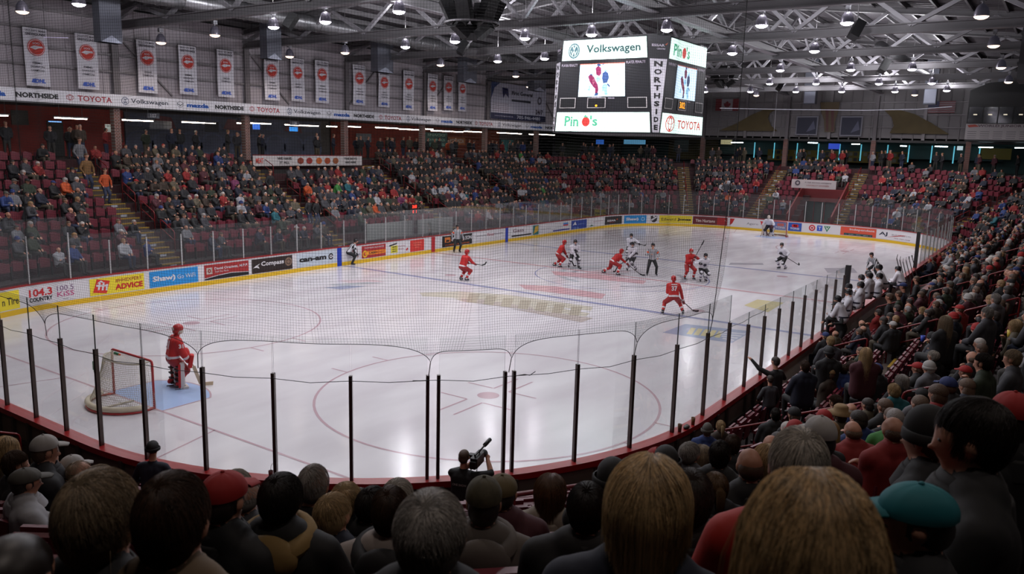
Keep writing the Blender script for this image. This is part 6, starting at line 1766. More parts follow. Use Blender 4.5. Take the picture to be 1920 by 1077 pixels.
TROU = [((.09, .09, .10), 'black'), ((.16, .19, .28), 'blue jeans'), ((.20, .19, .18), 'dark'), ((.30, .27, .22), 'khaki')]
m_trou = [mat('trousers_'+n.replace(' ', '_'), c, .8) for c, n in TROU]
CAPC = [((.08, .08, .09), 'black'), ((.60, .10, .10), 'red'), ((.62, .61, .60), 'white'), ((.12, .18, .38), 'blue'), ((.30, .29, .27), 'grey')]
m_capm = [mat('cap_'+n, c, .75) for c, n in CAPC]
# hair, cap and hat pieces, centred on the skull, facing +x
def hairpiece(kind):
    mb = MB()
    if kind == 'short': mb.ell((-.012, 0, .034), (.112, .086, .098), 20, 11, z0=.0).ell((-.045, 0, -.005), (.074, .081, .085), 18, 9, z0=-.85, z1=.5)
    elif kind == 'long': mb.ell((-.012, 0, .036), (.118, .094, .102), 16, 9, z0=-.15).ell((-.045, 0, -.07), (.080, .099, .19), 16, 9, z0=-.95, z1=.6)
    elif kind == 'bob': mb.ell((-.012, 0, .036), (.118, .095, .102), 16, 9, z0=-.15).ell((-.03, 0, -.03), (.09, .102, .13), 16, 8, z0=-.75, z1=.5)
    elif kind == 'pony': mb.ell((-.012, 0, .034), (.112, .086, .098), 16, 9, z0=.0).ell((-.045, 0, -.005), (.074, .081, .085), 14, 7, z0=-.85, z1=.5).tube([(-.10, 0, .05), (-.16, 0, .04), (-.17, 0, -.06), (-.15, 0, -.18)], [.02, .035, .03, .008], 8)
    elif kind == 'bald': mb.ell((-.03, 0, -.005), (.090, .088, .07), 14, 6, z0=-.85, z1=.55)
    elif kind == 'cap': mb.ell((-.008, 0, .048), (.116, .093, .092), 36, 12, z0=-.12).ell((-.008, 0, .142), (.010, .010, .006), 8, 4).add([(.09, -.07, .05), (.17, -.055, .035), (.195, 0, .035), (.17, .055, .035), (.09, .07, .05), (.10, 0, .06), (.09, -.07, .040), (.17, -.055, .025), (.195, 0, .025), (.17, .055, .025), (.09, .07, .040)], [(0, 1, 2, 5), (5, 2, 3, 4), (6, 8, 7), (6, 10, 9, 8), (0, 6, 7, 1), (1, 7, 8, 2), (2, 8, 9, 3), (3, 9, 10, 4)])
    elif kind == 'beanie': mb.ell((-.008, 0, .045), (.117, .094, .108), 16, 9, z0=-.3).lathe([(.112, -.005), (.120, .0), (.120, .04), (.108, .045)], 16, 0, (-.01, 0, .0))
    elif kind == 'hat': mb.lathe([(.10, .03), (.19, .02), (.20, .03), (.105, .05), (.10, .12), (.07, .15), (0, .13)], 20, 0, (-.005, 0, .03))
    elif kind == 'mohawk': mb.ell((-.03, 0, .05), (.11, .03, .10), 12, 8)
    if kind == 'cap':
        for j, v in enumerate(mb.v[:13*36]):
            k_ = j % 36; q = .978 if k_ % 6 == 3 else 1.0; c_ = (-.008, 0, .048)
            mb.v[j] = tuple(c_[a]+(v[a]-c_[a])*q for a in range(3))
    o = mb.build(kind, m_hairs[0], None, True); me = o.data; bpy.data.objects.remove(o); return me
HP = {k: hairpiece(k) for k in ('short', 'long', 'bob', 'pony', 'bald', 'cap', 'beanie', 'hat')}
eye_me = None
_t = bpy.data.objects.new('t', None); COL.objects.link(_t); _e = eyes(_t, (0, 0, 0), (1, 0, -.12)); eye_me = _e.data; bpy.data.objects.remove(_e); bpy.data.objects.remove(_t)
def setmats(o, ml):
    for k, m_ in enumerate(ml):
        o.material_slots[k].link = 'OBJECT'; o.material_slots[k].material = m_
def spectator(p, yaw, pose, jk, tr, hair_kind, hair_m, label, cat='person', s=1.0, head_turn=0.0, skin=None, group='spectators in the near stands', hs=1.0, cap_m=None, stretch=None):
    t = thing('person', label, cat, p, yaw, group); t.scale = (s, s, stretch or s)
    o = bpy.data.objects.new('body', TPL[pose]); COL.objects.link(o); o.parent = t
    sk = skin or m_skin
    bald = hair_kind == 'bald'
    setmats(o, [jk, tr, sk, mat('shoe_dark'), hair_m, hair_m, hair_m, hair_m, sk if bald else hair_m])
    h = HD[pose]
    if hair_kind in ('cap', 'beanie', 'hat'):
        q = bpy.data.objects.new('hair', HP['short']); COL.objects.link(q); q.parent = t; q.location = h; q.scale = (.97, .97, .97); setmats(q, [hair_m])
        q = bpy.data.objects.new({'cap': 'cap', 'beanie': 'beanie', 'hat': 'hat'}[hair_kind], HP[hair_kind]); setmats_m = cap_m or m_capm[0]
    else:
        q = bpy.data.objects.new('hair', HP[hair_kind]); setmats_m = hair_m
    COL.objects.link(q); q.parent = t; q.location = h; q.scale = (hs, hs, hs); setmats(q, [setmats_m]); q.rotation_euler = (0, 0, head_turn*.5)
    e = bpy.data.objects.new('eyes', eye_me); COL.objects.link(e); e.parent = t; e.location = h
    return t

ORD = ['first', 'second', 'third', 'fourth', 'fifth', 'sixth', 'seventh', 'eighth', 'ninth', 'tenth', 'eleventh', 'twelfth', 'thirteenth', 'fourteenth', 'fifteenth', 'sixteenth', 'seventeenth', 'eighteenth', 'nineteenth', 'twentieth', 'twenty-first', 'twenty-second', 'twenty-third', 'twenty-fourth', 'twenty-fifth', 'twenty-sixth', 'twenty-seventh', 'twenty-eighth', 'twenty-ninth', 'thirtieth']+['far']*40
SAN = ['leftmost far-side stairs', 'second far-side stairs', 'third far-side stairs', 'fourth far-side stairs', 'far corner stairs', 'stairs left of tunnel', 'stairs right of tunnel', 'far right corner stairs', 'stairs well beyond the bench', 'stairs beyond the bench', 'stairs behind the bench', 'stairs by near bench end', 'stairs by near glass', 'lower left stairs']
def place_words(u, i, d):
    """which seat: row and count from the nearest lower-numbered stairs"""
    sc_ = width_scale(u, d+.3)
    k = max([j for j, a in enumerate(AISLES) if a < u] or [0]); a = AISLES[k]
    sd = 'past' if u > a else 'before'
    n = max(0, int((abs(u-a)*sc_-.86)/.54+.5))
    return '%s row, %s seat %s %s' % (ORD[i], ORD[min(n, 60)], sd, SAN[k])
def face_yaw(p, n, k=.45):
    to = Vector((2-p.x, -2-p.y, 0)).normalized(); v = n*(1-k)+to*k
    return math.atan2(v.y, v.x)

# ---- strands of hair over the nearest heads
def strands(parent, kind, mats3, n=2200, seed=1, rr=.0009, L=None):
    R_ = np.random.default_rng(seed)
    d = R_.normal(size=(n*3, 3)); d /= np.linalg.norm(d, axis=1)[:, None]
    keep = ~((d[:, 0] > .55) & (d[:, 2] < .45)) & (d[:, 2] > (-.75 if kind != 'long' else -.2))
    if kind == 'thin': keep &= ~((d[:, 2] > .80) & (R_.random(len(d)) < .75))
    d = d[keep][:n]; n = len(d)
    rad = np.array([.126, .104, .110] if kind in ('bob', 'long') else [.112, .087, .098]); c = np.array([-.012, 0, .030])
    p = c+d*rad*.99; crown = np.array([-.45, .05, .9])
    m2 = n//3; d[:m2] = crown/np.linalg.norm(crown)+R_.normal(size=(m2, 3))*.30; d[:m2] /= np.linalg.norm(d[:m2], axis=1)[:, None]; p = c+d*rad*.99
    if kind in ('bob', 'long'):
        th = R_.uniform(-1.0, 1.25, m2); y_ = R_.normal(size=m2)*.05; d[:m2] = np.stack([-np.sin(th), y_, np.cos(th)], 1); d[:m2] /= np.linalg.norm(d[:m2], axis=1)[:, None]; p = c+d*rad*.99
        t = np.stack([-.35+.3*d[:, 0], np.clip(d[:, 1]*6, -1, 1)*(.35+.65*(d[:, 2] > .5)), -.35-.6*(d[:, 2] < .5)], 1)
    else: t = d-crown/np.linalg.norm(crown)
    t -= d*np.sum(t*d, axis=1)[:, None]; t /= np.linalg.norm(t, axis=1)[:, None]+1e-6
    t += R_.normal(size=t.shape)*(.38 if kind == 'messy' else .14)
    ln = (L or {'short': .055, 'thin': .045, 'messy': .065, 'bob': .17, 'long': .40}[kind])*(.7+.6*R_.random(n))
    seg = 8 if kind in ('bob', 'long') else 5
    fl = (1.015+.045*R_.random(n)**2)[:, None]; pts = [p.copy()]; g = np.array([0, 0, -1.0])
    for k in range(seg):
        q = (p-c)/rad; r = np.linalg.norm(q, axis=1)[:, None]; nn = (p-c)/(rad*rad); nn /= np.linalg.norm(nn, axis=1)[:, None]+1e-9
        near = (r < 1.10).astype(float); t = t-nn*np.sum(t*nn, axis=1)[:, None]*near*.95
        t = t+g*(.22 if seg == 5 else .42)*(1.0 if seg > 5 else near*.5+.5)
        if seg > 5: low = p[:, 2] < c[2]+.01; t[low, :2] *= .35; t[low, 1] -= .25*p[low, 1]/.1*(kind == 'bob')*(k < 5)
        t /= np.linalg.norm(t, axis=1)[:, None]
        p = p+t*(ln/seg)[:, None]
        q = (p-c)/(rad*fl); r = np.linalg.norm(q, axis=1); ins = r < 1
        p[ins] = c+(q[ins]/r[ins][:, None])*rad*fl[ins]
        pts.append(p.copy())
    A = np.stack(pts, 1); S = A.shape[1]
    tang = np.gradient(A, axis=1); tang /= np.linalg.norm(tang, axis=2)[..., None]+1e-9
    ref = np.array([.3, .5, .81]); e1 = np.cross(tang, ref); e1 /= np.linalg.norm(e1, axis=2)[..., None]+1e-9; e2 = np.cross(tang, e1)
    w = (np.linspace(1, .35, S)*rr)[None, :, None]
    V3 = np.stack([A+(e1*math.cos(a)+e2*math.sin(a))*w for a in (0, 2.094, 4.189)], 2).reshape(-1, 3)
    idx = np.arange(n*S*3).reshape(n, S, 3); f = []
    for a in range(3):
        b = (a+1) % 3; f.append(np.stack([idx[:, :-1, a], idx[:, :-1, b], idx[:, 1:, b], idx[:, 1:, a]], -1).reshape(-1, 4))
    F3 = np.concatenate(f); mi = np.tile(np.repeat(R_.integers(0, len(mats3), n), S-1), 3)
    me = np_mesh('strands', V3, F3, mats3, mi, True)
    o = bpy.data.objects.new('strands', me); COL.objects.link(o); o.parent = parent; o['kind'] = 'stuff'
    return o
def np_mesh(name, V3, F3, mats, mi=None, smooth=False):
    me = bpy.data.meshes.new(name); nf, k = F3.shape
    me.vertices.add(len(V3)); me.vertices.foreach_set('co', V3.astype(np.float32).ravel())
    me.loops.add(nf*k); me.loops.foreach_set('vertex_index', F3.astype(np.int32).ravel())
    me.polygons.add(nf); me.polygons.foreach_set('loop_start', np.arange(0, nf*k, k, dtype=np.int32)); 
    for m_ in mats: me.materials.append(m_)
    if mi is not None: me.polygons.foreach_set('material_index', mi.astype(np.int32))
    me.polygons.foreach_set('use_smooth', np.full(nf, smooth)); me.update(calc_edges=True); me.validate()
    return me
def hair3(rgb, nm):
    return [mat('hair_%s_%d' % (nm, k), tuple(min(1, v*f) for v in rgb), .45, spec=.6) for k, f in enumerate((.72, 1.0, 1.22))]
H_BLOND, H_GREY, H_BROWN, H_DARK, H_WHITE, H_SAND = hair3((.72, .61, .45), 'blond'), hair3((.62, .60, .58), 'grey'), hair3((.26, .18, .13), 'brown'), hair3((.13, .10, .09), 'dark'), hair3((.72, .69, .65), 'white'), hair3((.58, .51, .42), 'sand')
def hood(t, m_, s=1.0):
    """the hood lying folded round the neck, with its bag at the back"""
    mb = MB(); c = HD[0]; R3 = Matrix.Rotation(-.22, 3, 'Y'); o_ = Vector((c.x-.06, 0, c.z-.15))
    prof = [(.135+.046*math.cos(2*PI*k/10), .042*math.sin(2*PI*k/10)) for k in range(11)]
    mb.lathe(prof, 24, 0, o_, R3)
    mb.ell((c.x-.165, 0, c.z-.20), (.075, .145, .105), 20, 12)
    return mb.build('hood', m_, t, True)
def collar(t, m_):
    c = HD[0]; mb = MB()
    mb.lathe([(.125, -.21), (.108, -.14), (.094, -.105), (.084, -.105), (.085, -.15)], 20, 0, (c.x-.035, 0, c.z-.0), Matrix.Rotation(-.12, 3, 'Y'))
    mb.lathe([(.150, -.23), (.122, -.15), (.112, -.135), (.10, -.16)], 20, 0, (c.x-.045, 0, c.z-.0), Matrix.Rotation(-.15, 3, 'Y'))
    return mb.build('collar', m_, t, True)
OCC = []
def fg(px, py, D, label, jk, kind, hm, yaw=.45, pose=0, s=1.0, strand=None, cap_m=None, skin=None, n=2400, hs=1.0, TOP=1.29, tr=None):
    v = ray(px, py); X = CAM+v*D; u, d = outline_of(X.x, X.y); fz = floor_z(u, d)
    sc_ = max(.86, min(1.14, (X.z-fz)/TOP)); p = vec(X.x, X.y, X.z-TOP*sc_)
    c_, s_ = math.cos(yaw), math.sin(yaw); p.x -= HD[pose].x*s*c_; p.y -= HD[pose].x*s*s_
    hmm = hm[1] if isinstance(hm, list) else hm
    t = spectator(p, yaw, pose, jk, tr or m_trou[0], kind, hmm, label, s=s, stretch=sc_, cap_m=cap_m, skin=skin, group=None, hs=hs)
    if 'group' in t: del t['group']
    OCC.append((p.x, p.y))
    if D < 7.5: collar(t, jk)
    hr = [o for o in t.children if o.name.split('.')[0] in ('hair', 'cap', 'beanie', 'hat')]
    if strand and isinstance(hm, list):
        bn = hm[0].name+'_base'; c0 = [v*.8 for v in hm[0].node_tree.nodes['Principled BSDF'].inputs[0].default_value[:3]]
        mb_ = mat(bn, (0, 0, 0), .95, spec=.05); mb_.node_tree.nodes['Principled BSDF'].inputs[0].default_value = (*c0, 1)
        for o in hr: setmats(o, [mb_])
    if strand: strands([o for o in hr if o.name.startswith('hair')][0], strand, hm, n, int(px))
    return t
J = {n: m_ for (c, n, w), m_ in zip(JACK, m_jack)}
m_tan = mat('jacket_camel', (.42, .35, .27), .8, noise=.12, nscale=14, bump=.25, bscale=14)
t = fg(322, 885, 2.1, 'person in camel tan jacket with stand-up collar and dark brown hair, very near', m_tan, 'short', H_BROWN, .50, 0, 1.0, 'short', n=6500)
fg(183, 885, 2.15, 'person in black coat with thick sandy grey hair beside the tan jacket', J['black'], 'short', H_SAND, .35, 0, 1.02, 'messy', n=6500, hs=1.05)
t = fg(1530, 893, 1.28, 'person with long straight blond hair filling the bottom of the picture', J['black'], 'long', H_BLOND, .55, 0, 1.0, 'long', n=12000, hs=1.0)
fg(808, 921, 2.0, 'person with short wavy silver grey hair at bottom centre', J['black'], 'short', H_GREY, .55, 0, 1.02, 'messy', n=7000)
fg(1220, 872, 2.25, 'person with a blond bob and dark navy coat', J['navy'], 'bob', H_BLOND, .35, 0, 1.05, 'bob', n=9000, hs=1.1)
fg(1502, 801, 2.65, 'person with cropped pale grey hair in a red jacket', mat('jacket_bright_red', (.66, .12, .08), .7, bump=.3, bscale=10), 'short', H_WHITE, .55, 0, 1.05, 'short', n=5000)
fg(420, 888, 3.5, 'person in dark clothes with a red cap behind the tan jacket', J['black'], 'cap', H_DARK, .2, 0, 1.0, None, cap_m=mat('cap_red', (.62, .10, .10)))
t = fg(527, 890, 3.6, 'person with dark curly hair and a mustard tan hood', J['black'], 'short', H_DARK, .45, 0, 1.0, 'messy', n=3500, hs=1.05); hood(t, mat('hood_mustard', (.52, .42, .24), .8, bump=.3, bscale=14))
fg(588, 871, 4.8, 'person with balding grey head in black leather coat', J['black'], 'bald', H_GREY, .35, 0, 1.0, 'thin', n=2500, skin=m_skin2)
t = fg(732, 912, 3.9, 'person in pale jacket with dark hood and side-swept brown hair', mat('jacket_ivory', (.62, .58, .56), .7, bump=.3, bscale=10), 'short', H_BROWN, .55, 0, 1.0, 'short', n=3500); hood(t, J['black'])
t = fg(908, 897, 4.0, 'person in camouflage cap with grey hooded sweatshirt', mat('sweatshirt_grey', (.36, .33, .31), .8), 'cap', H_DARK, .60, 0, 1.0, None, cap_m=mat('cap_camo', (.28, .26, .19), .8, noise=.6, nscale=30)); hood(t, mat('sweatshirt_grey'))
fg(942, 893, 4.7, 'person in tan checked cap half hidden behind the camouflage cap', J['maroon'], 'cap', H_DARK, .5, 0, 1.0, None, cap_m=mat('cap_tan', (.36, .31, .20), .8))
fg(1033, 892, 5.2, 'person with shoulder length auburn hair in an off-white coat', mat('coat_offwhite', (.56, .52, .47), .75), 'bob', hair3((.36, .24, .15), 'auburn'), .45, 0, 1.0, 'bob', n=3000)
fg(1103, 905, 3.5, 'person with black hair and dark coat in front of red rail', J['black'], 'short', H_DARK, .45, 0, 1.0, 'short', n=2500)
fg(1298, 884, 3.5, 'person with wavy dark grey brown hair right of the blond bob', J['black'], 'short', hair3((.24, .21, .19), 'ash'), .5, 0, 1.0, 'messy', n=3000, hs=1.08)
fg(1343, 886, 5.2, 'person with light brown ponytail between dark coats', J['charcoal'], 'pony', hair3((.42, .32, .22), 'lightbrown'), .6, 0, .92, 'short', n=1800)
fg(1408, 838, 5.4, 'person with bald crown and black jacket', J['black'], 'bald', H_BROWN, .65, 0, 1.0, None, skin=m_skin2)
fg(1352, 826, 6.6, 'person with short black hair in a black leather jacket', J['black'], 'short', H_DARK, .2, 0, 1.0, 'short', n=1500)
fg(1540, 783, 4.9, 'person in white baseball cap with red collared dark jacket', J['maroon'], 'cap', H_DARK, .75, 0, 1.0, None, cap_m=mat('cap_white', (.62, .61, .60)))
fg(1743, 768, 3.8, 'person in black knit cap with brown hair showing, face turned left', J['charcoal'], 'beanie', H_BROWN, 1.35, 0, 1.0, None)
fg(1830, 745, 2.6, 'person with dark hair and face in profile looking left, black coat', J['black'], 'short', H_DARK, 1.75, 0, 1.05, 'short', n=4500)
fg(1902, 738, 4.2, 'person in bright red cap at the right edge', J['black'], 'cap', H_DARK, .7, 0, 1.05, None, cap_m=mat('cap_red'))
fg(1722, 912, 2.3, 'person in teal peaked cap with brim pointing left', J['charcoal'], 'cap', H_DARK, 1.95, 0, .95, None, cap_m=mat('cap_teal', (.08, .44, .48), .7))
fg(47, 880, 6.2, 'person in white shirt with grey and red cap at far left', J['white'], 'cap', H_DARK, -.25, 0, 1.0, None, cap_m=mat('cap_grey', (.30, .29, .27)))
fg(15, 985, 1.9, 'person in grey jacket cut off at the bottom left corner', J['grey'], 'short', H_DARK, .5, 2, 1.0, None)
HSET = [H_DARK, H_BROWN, H_BLOND, H_GREY, H_WHITE, H_SAND]
for k, (px, py, D, lab, jk, kind, hm, yaw, cm) in enumerate([
    (85, 838, 6.6, 'person with brown grey hair turned right beneath the left edge rail', 'black', 'short', m_hairs[5], -.1, None),
    (28, 845, 6.6, 'person with dark brown hair in profile at the left edge', 'black', 'short', m_hairs[1], -.2, None),
    (10, 820, 7.0, 'person with pale fair hair at the left edge under the rail', 'tan', 'long', m_hairs[2], .1, None),
    (83, 817, 7.6, 'person in white cap with blue brim turned right at lower left', 'charcoal', 'cap', m_hairs[1], -.2, m_capm[2]),
    (135, 855, 6.8, 'person in pale patterned cap behind bald man at lower left', 'black', 'cap', m_hairs[1], -.1, m_capm[2]),
    (148, 865, 6.2, 'person with bald head at lower left', 'brown', 'bald', m_hairs[5], .1, None),
    (185, 872, 5.6, 'person with curly grey brown hair behind the sandy haired head', 'black', 'short', m_hairs[5], .2, None),
    (443, 880, 5.4, 'person with pale blond hair near the boards behind red cap', 'black', 'short', m_hairs[4], .3, None),
    (457, 898, 4.9, 'person with thin grey hair and pinkish scalp behind red cap', 'grey', 'bald', m_hairs[3], .4, None),
    (648, 905, 5.0, 'person with short blond hair in front of red ledge', 'navy', 'short', m_hairs[2], .6, None),
    (625, 925, 4.5, 'person with curly blond hair and navy jacket', 'navy', 'short', m_hairs[2], .2, None),
    (668, 918, 5.3, 'person with small light brown head and black jacket', 'black', 'long', m_hairs[1], .7, None),
    (699, 913, 4.9, 'person with dark hair left of the pale jacket', 'black', 'short', m_hairs[0], .3, None),
    (746, 898, 4.9, 'person with pale gold hair behind brown side-swept hair', 'charcoal', 'short', m_hairs[4], .5, None),
    (1183, 858, 4.6, 'person with thinning grey hair behind the blond bob', 'black', 'short', m_hairs[4], .6, None),
    (1150, 864, 4.9, 'person in black shiny helmet shaped hat behind blond bob', 'black', 'beanie', m_hairs[0], .6, m_capm[0]),
    (1250, 840, 5.2, 'person in black knit cap beside the red rail', 'black', 'beanie', m_hairs[0], .5, m_capm[0]),
    (1232, 842, 5.9, 'person in red cap behind black knit cap', 'black', 'cap', m_hairs[1], .5, m_capm[1]),
    (1295, 829, 6.3, 'person with grey hair bent forward near the rail', 'grey', 'short', m_hairs[3], -.1, None),
    (1317, 836, 5.8, 'person with sunglasses on fair brown hair', 'black', 'bob', m_hairs[5], .4, None),
    (1375, 815, 6.6, 'person with brown hair behind short black hair', 'charcoal', 'short', m_hairs[1], .4, None),
    (1441, 836, 5.0, 'person with blond hair beside the cropped grey head', 'maroon', 'bob', m_hairs[2], .6, None),
    (1327, 795, 8.4, 'person in grey knit cap with blue jacket at the corner ledge', 'blue', 'beanie', m_hairs[1], .3, m_capm[4]),
    (1352, 788, 8.6, 'person with blond ponytail leaning at the corner boards', 'brown', 'pony', m_hairs[2], .6, None),
    (1490, 764, 6.9, 'person in dark cap behind the bent red rail', 'black', 'cap', m_hairs[1], .9, m_capm[0]),
    (1577, 765, 6.4, 'person in tan wide brimmed cowboy hat', 'tan', 'hat', m_hairs[1], .6, mat('hat_straw', (.52, .42, .28), .8)),
    (1568, 740, 7.3, 'person with cropped brown hair behind cowboy hat', 'black', 'short', m_hairs[1], 1.2, None),
    (1557, 690, 9.6, 'person in tan cap and brown hooded coat, hands forward', 'brown', 'cap', m_hairs[1], 1.1, mat('hat_straw')),
    (1455, 765+0, 8.6, 'person with dark curly hair low behind the rail end', 'black', 'short', m_hairs[0], .5, None),
    (1645, 682, 8.6, 'person in navy cap and charcoal hoodie holding a yellow cup', 'charcoal', 'cap', m_hairs[0], 1.2, m_capm[3]),
    (1722, 680, 8.2, 'person in bright red cap and black jacket facing left', 'black', 'cap', m_hairs[1], 1.3, m_capm[1]),
    (1743, 678, 8.4, 'person in white puffy hat and pale grey coat', 'pale grey', 'beanie', m_hairs[4], 1.1, m_capm[2]),
    (1692, 703, 7.9, 'person with fair grey bob behind ginger haired child', 'charcoal', 'bob', m_hairs[3], .9, None),
    (1677, 719, 7.0, 'person with ginger blond short hair and teal jacket', 'teal', 'short', m_hairs[2], .8, None),
    (1751, 657, 9.0, 'person with white hair and black jacket in front of two women', 'black', 'short', m_hairs[4], 1.1, None),
    (1774, 592, 11.2, 'person with long light brown hair above the middle rail', 'charcoal', 'long', m_hairs[5], .9, None),
    (1773, 630, 9.8, 'person with dark hair in charcoal jacket holding popcorn tub', 'charcoal', 'short', m_hairs[0], 1.3, None),
    (1845, 662, 6.6, 'person with black hair and dark green sweatshirt behind right rail', 'olive', 'short', m_hairs[0], 1.4, None),
    (1900, 655, 6.8, 'person with curly brown hair at the right edge', 'grey', 'short', m_hairs[5], 1.5, None),
    (1625, 652, 11.0, 'person with wavy blond hair above the lower rail', 'maroon', 'long', m_hairs[2], .5, None),
    (1598, 677, 9.7, 'person with long brown hair beside brown coat', 'black', 'long', m_hairs[1], .9, None),
    (1582, 684, 9.9, 'person with brown hair and royal blue scarf', 'blue', 'short', m_hairs[1], .5, None),
    (1510, 676, 11.8, 'person standing low by the boards with dark hair and navy jacket', 'navy', 'short', m_hairs[1], .8, None),
    (1556, 651, 12.6, 'person in black knit cap at the lowest rail', 'black', 'beanie', m_hairs[0], .6, m_capm[0]),
    (1558, 630, 13.8, 'person with fair brown hair near the boards gate', 'grey', 'short', m_hairs[2], .7, None),
    (1670, 590, 17.5, 'person in blue cap behind the bench rail', 'white', 'cap', m_hairs[1], .9, m_capm[3]),
    (1675, 603, 16.5, 'person in white cap behind the bench rail', 'charcoal', 'cap', m_hairs[1], .9, m_capm[2]),
    (1730, 575, 17, 'person with fluffy pale blond hair behind the bench', 'black', 'short', m_hairs[2], 1.0, None),
    (1762, 555, 17.5, 'person in dark blue coat seated behind the bench rail', 'navy', 'cap', m_hairs[1], 1.0, m_capm[0]),
    (1800, 572, 15.5, 'person in red cap with red jacket behind the middle rail', 'red', 'cap', m_hairs[1], 1.2, m_capm[1]),
    (1812, 549, 16, 'person with silver hair at right above the red rail', 'charcoal', 'short', m_hairs[4], 1.1, None),
    (1868, 550, 13, 'person with pale grey hair, tallest near the right rail', 'pale grey', 'short', m_hairs[3], 1.0, None),
    (1852, 575, 11.2, 'person with grey hair and blue jeans by the right rail', 'grey', 'short', m_hairs[3], 1.2, None),
    (1905, 600, 9.6, 'person with light hair holding a cup at the right edge', 'tan', 'bob', m_hairs[2], 1.4, None)]):
    D *= 1.15 if px < 1300 else (1.38 if (px < 1760 and D < 10 and py > 640) else 1.25 if D < 10 else 1.05)
    v_ = ray(px, py); best = (9, D)
    for q in range(60):
        dd_ = D*(.8+q*.0085); X_ = CAM+v_*dd_; u_, d_ = outline_of(X_.x, X_.y)
        e_ = abs(X_.z-slope_z(u_, d_)-1.29)+.25*abs(dd_/D-1)
        if e_ < best[0]: best = (e_, dd_)
    D = best[1]
    hset = HSET[int(hm.name[-1])] if kind not in ('cap', 'beanie', 'hat') else hm
    fg(px, py, D, lab, J[jk], kind, hset, yaw, (0, 3, 0, 1)[k % 4], 1.0, {'short': 'short', 'long': 'long', 'bob': 'bob', 'pony': 'short', 'bald': 'thin'}.get(kind), cap_m=cm, n=1000)

# ---- people on their feet
def stander(p, yaw, jk, tr, label, hands, kind='short', hm=None, cap_m=None, lean=.05, s=1.0, skin=None, extra=None, group=None):
    t = thing('person', label, 'person', p, yaw, group); caps = []; JK, TS, SN, SH = 0, 1, 2, 3
    hip = vec(0, 0, .93); dr = vec(math.sin(lean), 0, math.cos(lean)); sh = hip+dr*.50; hd = sh+dr*.09+vec(.03, 0, .15)
    tor = lambda q, tt: JK if q[2] > .86 else TS
    for y in (-.075, 0, .075): caps += [cap(hip+vec(0, y, 0), hip+dr*.22+vec(0, y, 0), .125, .118, tor), cap(hip+dr*.2+vec(0, y, 0), hip+dr*.40+vec(0, y*1.25, 0), .118, .118, JK)]
    caps += [cap(sh+vec(0, -.135, -.04), sh+vec(0, .135, -.04), .085, .085, JK), cap(sh, hd+vec(-.01, 0, -.08), .066, .056, lambda q, tt: SN if tt > .4 else JK)]
    caps += head_caps(hd, (1, 0, -.1), skin=SN, hair=4 if kind != 'bald' else None)
    for k, sd in enumerate((1, -1)):
        h = hip+vec(0, .09*sd, -.03); f = vec(.04*sd, .13*sd, .10); kn = ik(h, f, .43, .43, (1, 0, 0))
        caps += [cap(h, kn, .105, .07, TS), cap(kn, f, .068, .05, TS), cap(f+vec(-.02, 0, -.04), f+vec(.16, .02*sd, -.055), .045, .036, SH)]
        a = sh+vec(0, .19*sd, -.04); w = Vector(hands[k]); el = ik(a, w, .29, .26, (-.3, .8*sd, -.6))
        caps += [cap(a, el, .072, .056, JK), cap(el, w, .054, .036, JK if kind != 'operator' else (lambda q, tt: SN if tt > .2 else JK))]+hand_caps(w, el, SN, 1.0, .35, sd)
    me = figure_mesh('body', caps, .016)
    for m_ in (jk, tr, skin or m_skin, mat('shoe_dark'), hm or m_hairs[1]): me.materials.append(m_)
    link(bpy.data.objects.new('body', me), t); t.scale = (s, s, s)
    hk = 'short' if kind == 'operator' else kind
    if hk in ('cap', 'beanie', 'hat'):
        q = bpy.data.objects.new(hk, HP[hk]); mm_ = cap_m or m_capm[0]
    else: q = bpy.data.objects.new('hair', HP[hk]); mm_ = hm or m_hairs[1]
    COL.objects.link(q); q.parent = t; q.location = hd; setmats(q, [mm_])
    eyes(t, hd, (1, 0, -.1))
    OCC.append((p[0], p[1]))
    return t, hd
def stand_at(px, py, h=1.72, flat_floor=False):
    X, u, d, zf = at_height(px, py, h, 9)
    return vec(X.x, X.y, X.z-h)
# the television camera operator against the boards
X = at(868, 848, z=1.78)
op = vec(X.x, X.y, 0); sc_ = 1.0
t, hd = stander(op, .30, J['black'], m_trou[0], 'camera operator in black shirt with a shoulder video camera at the boards', ((.34, -.10, 1.52), (.36, -.30, 1.56)), 'operator', m_hairs[1], s=sc_)
r3 = Matrix.Rotation(.30, 3, 'Z')
fmb = flat(op+r3 @ (vec(-.135, 0, 1.27)*sc_), r3 @ vec(0, -1, 0), (0, 0, 1)); letters('ONE SHOW', fmb, 0, 0, .24, .04, C(.6, .6, .6), t, 'shirt_lettering', .004, .02)
vc = thing('video_camera', 'black shoulder video camera with microphone held by the operator', 'video camera', op+r3 @ (vec(.10, -.21, 1.64)*sc_), .30)
MB().box((0, 0, 0), (.34, .12, .16)).box((-.16, 0, -.02), (.12, .10, .12)).build('camera_body', C(.08, .08, .09), vc)
MB().tube([(.17, 0, .0), (.34, 0, -.01)], [.055, .065], 14).build('lens', C(.05, .05, .05), vc, True)
MB().tube([(.05, -.02, .13), (.36, -.06, .19)], .014, 8).tube([(.24, -.04, .165), (.42, -.07, .205)], .034, 12).build('microphone', C(.06, .06, .06), vc, True)
MB().bar((-.12, 0, .12), (.12, 0, .12), .025).bar((-.10, 0, .08), (-.10, 0, .12), .02).bar((.10, 0, .08), (.10, 0, .12), .02).build('handle', C(.07, .07, .07), vc)
MB().tube([(.02, .07, -.02), (-.02, .10, -.2), (-.05, .05, -.38), (-.02, 0, -.3), (0, 0, -.1)], .008, 6).build('cable', C(.2, .2, .2), vc, True)
MB().box((.05, .12, .03), (.10, .08, .07)).build('viewfinder', C(.07, .07, .08), vc)
X = at(283, 838, z=1.74)
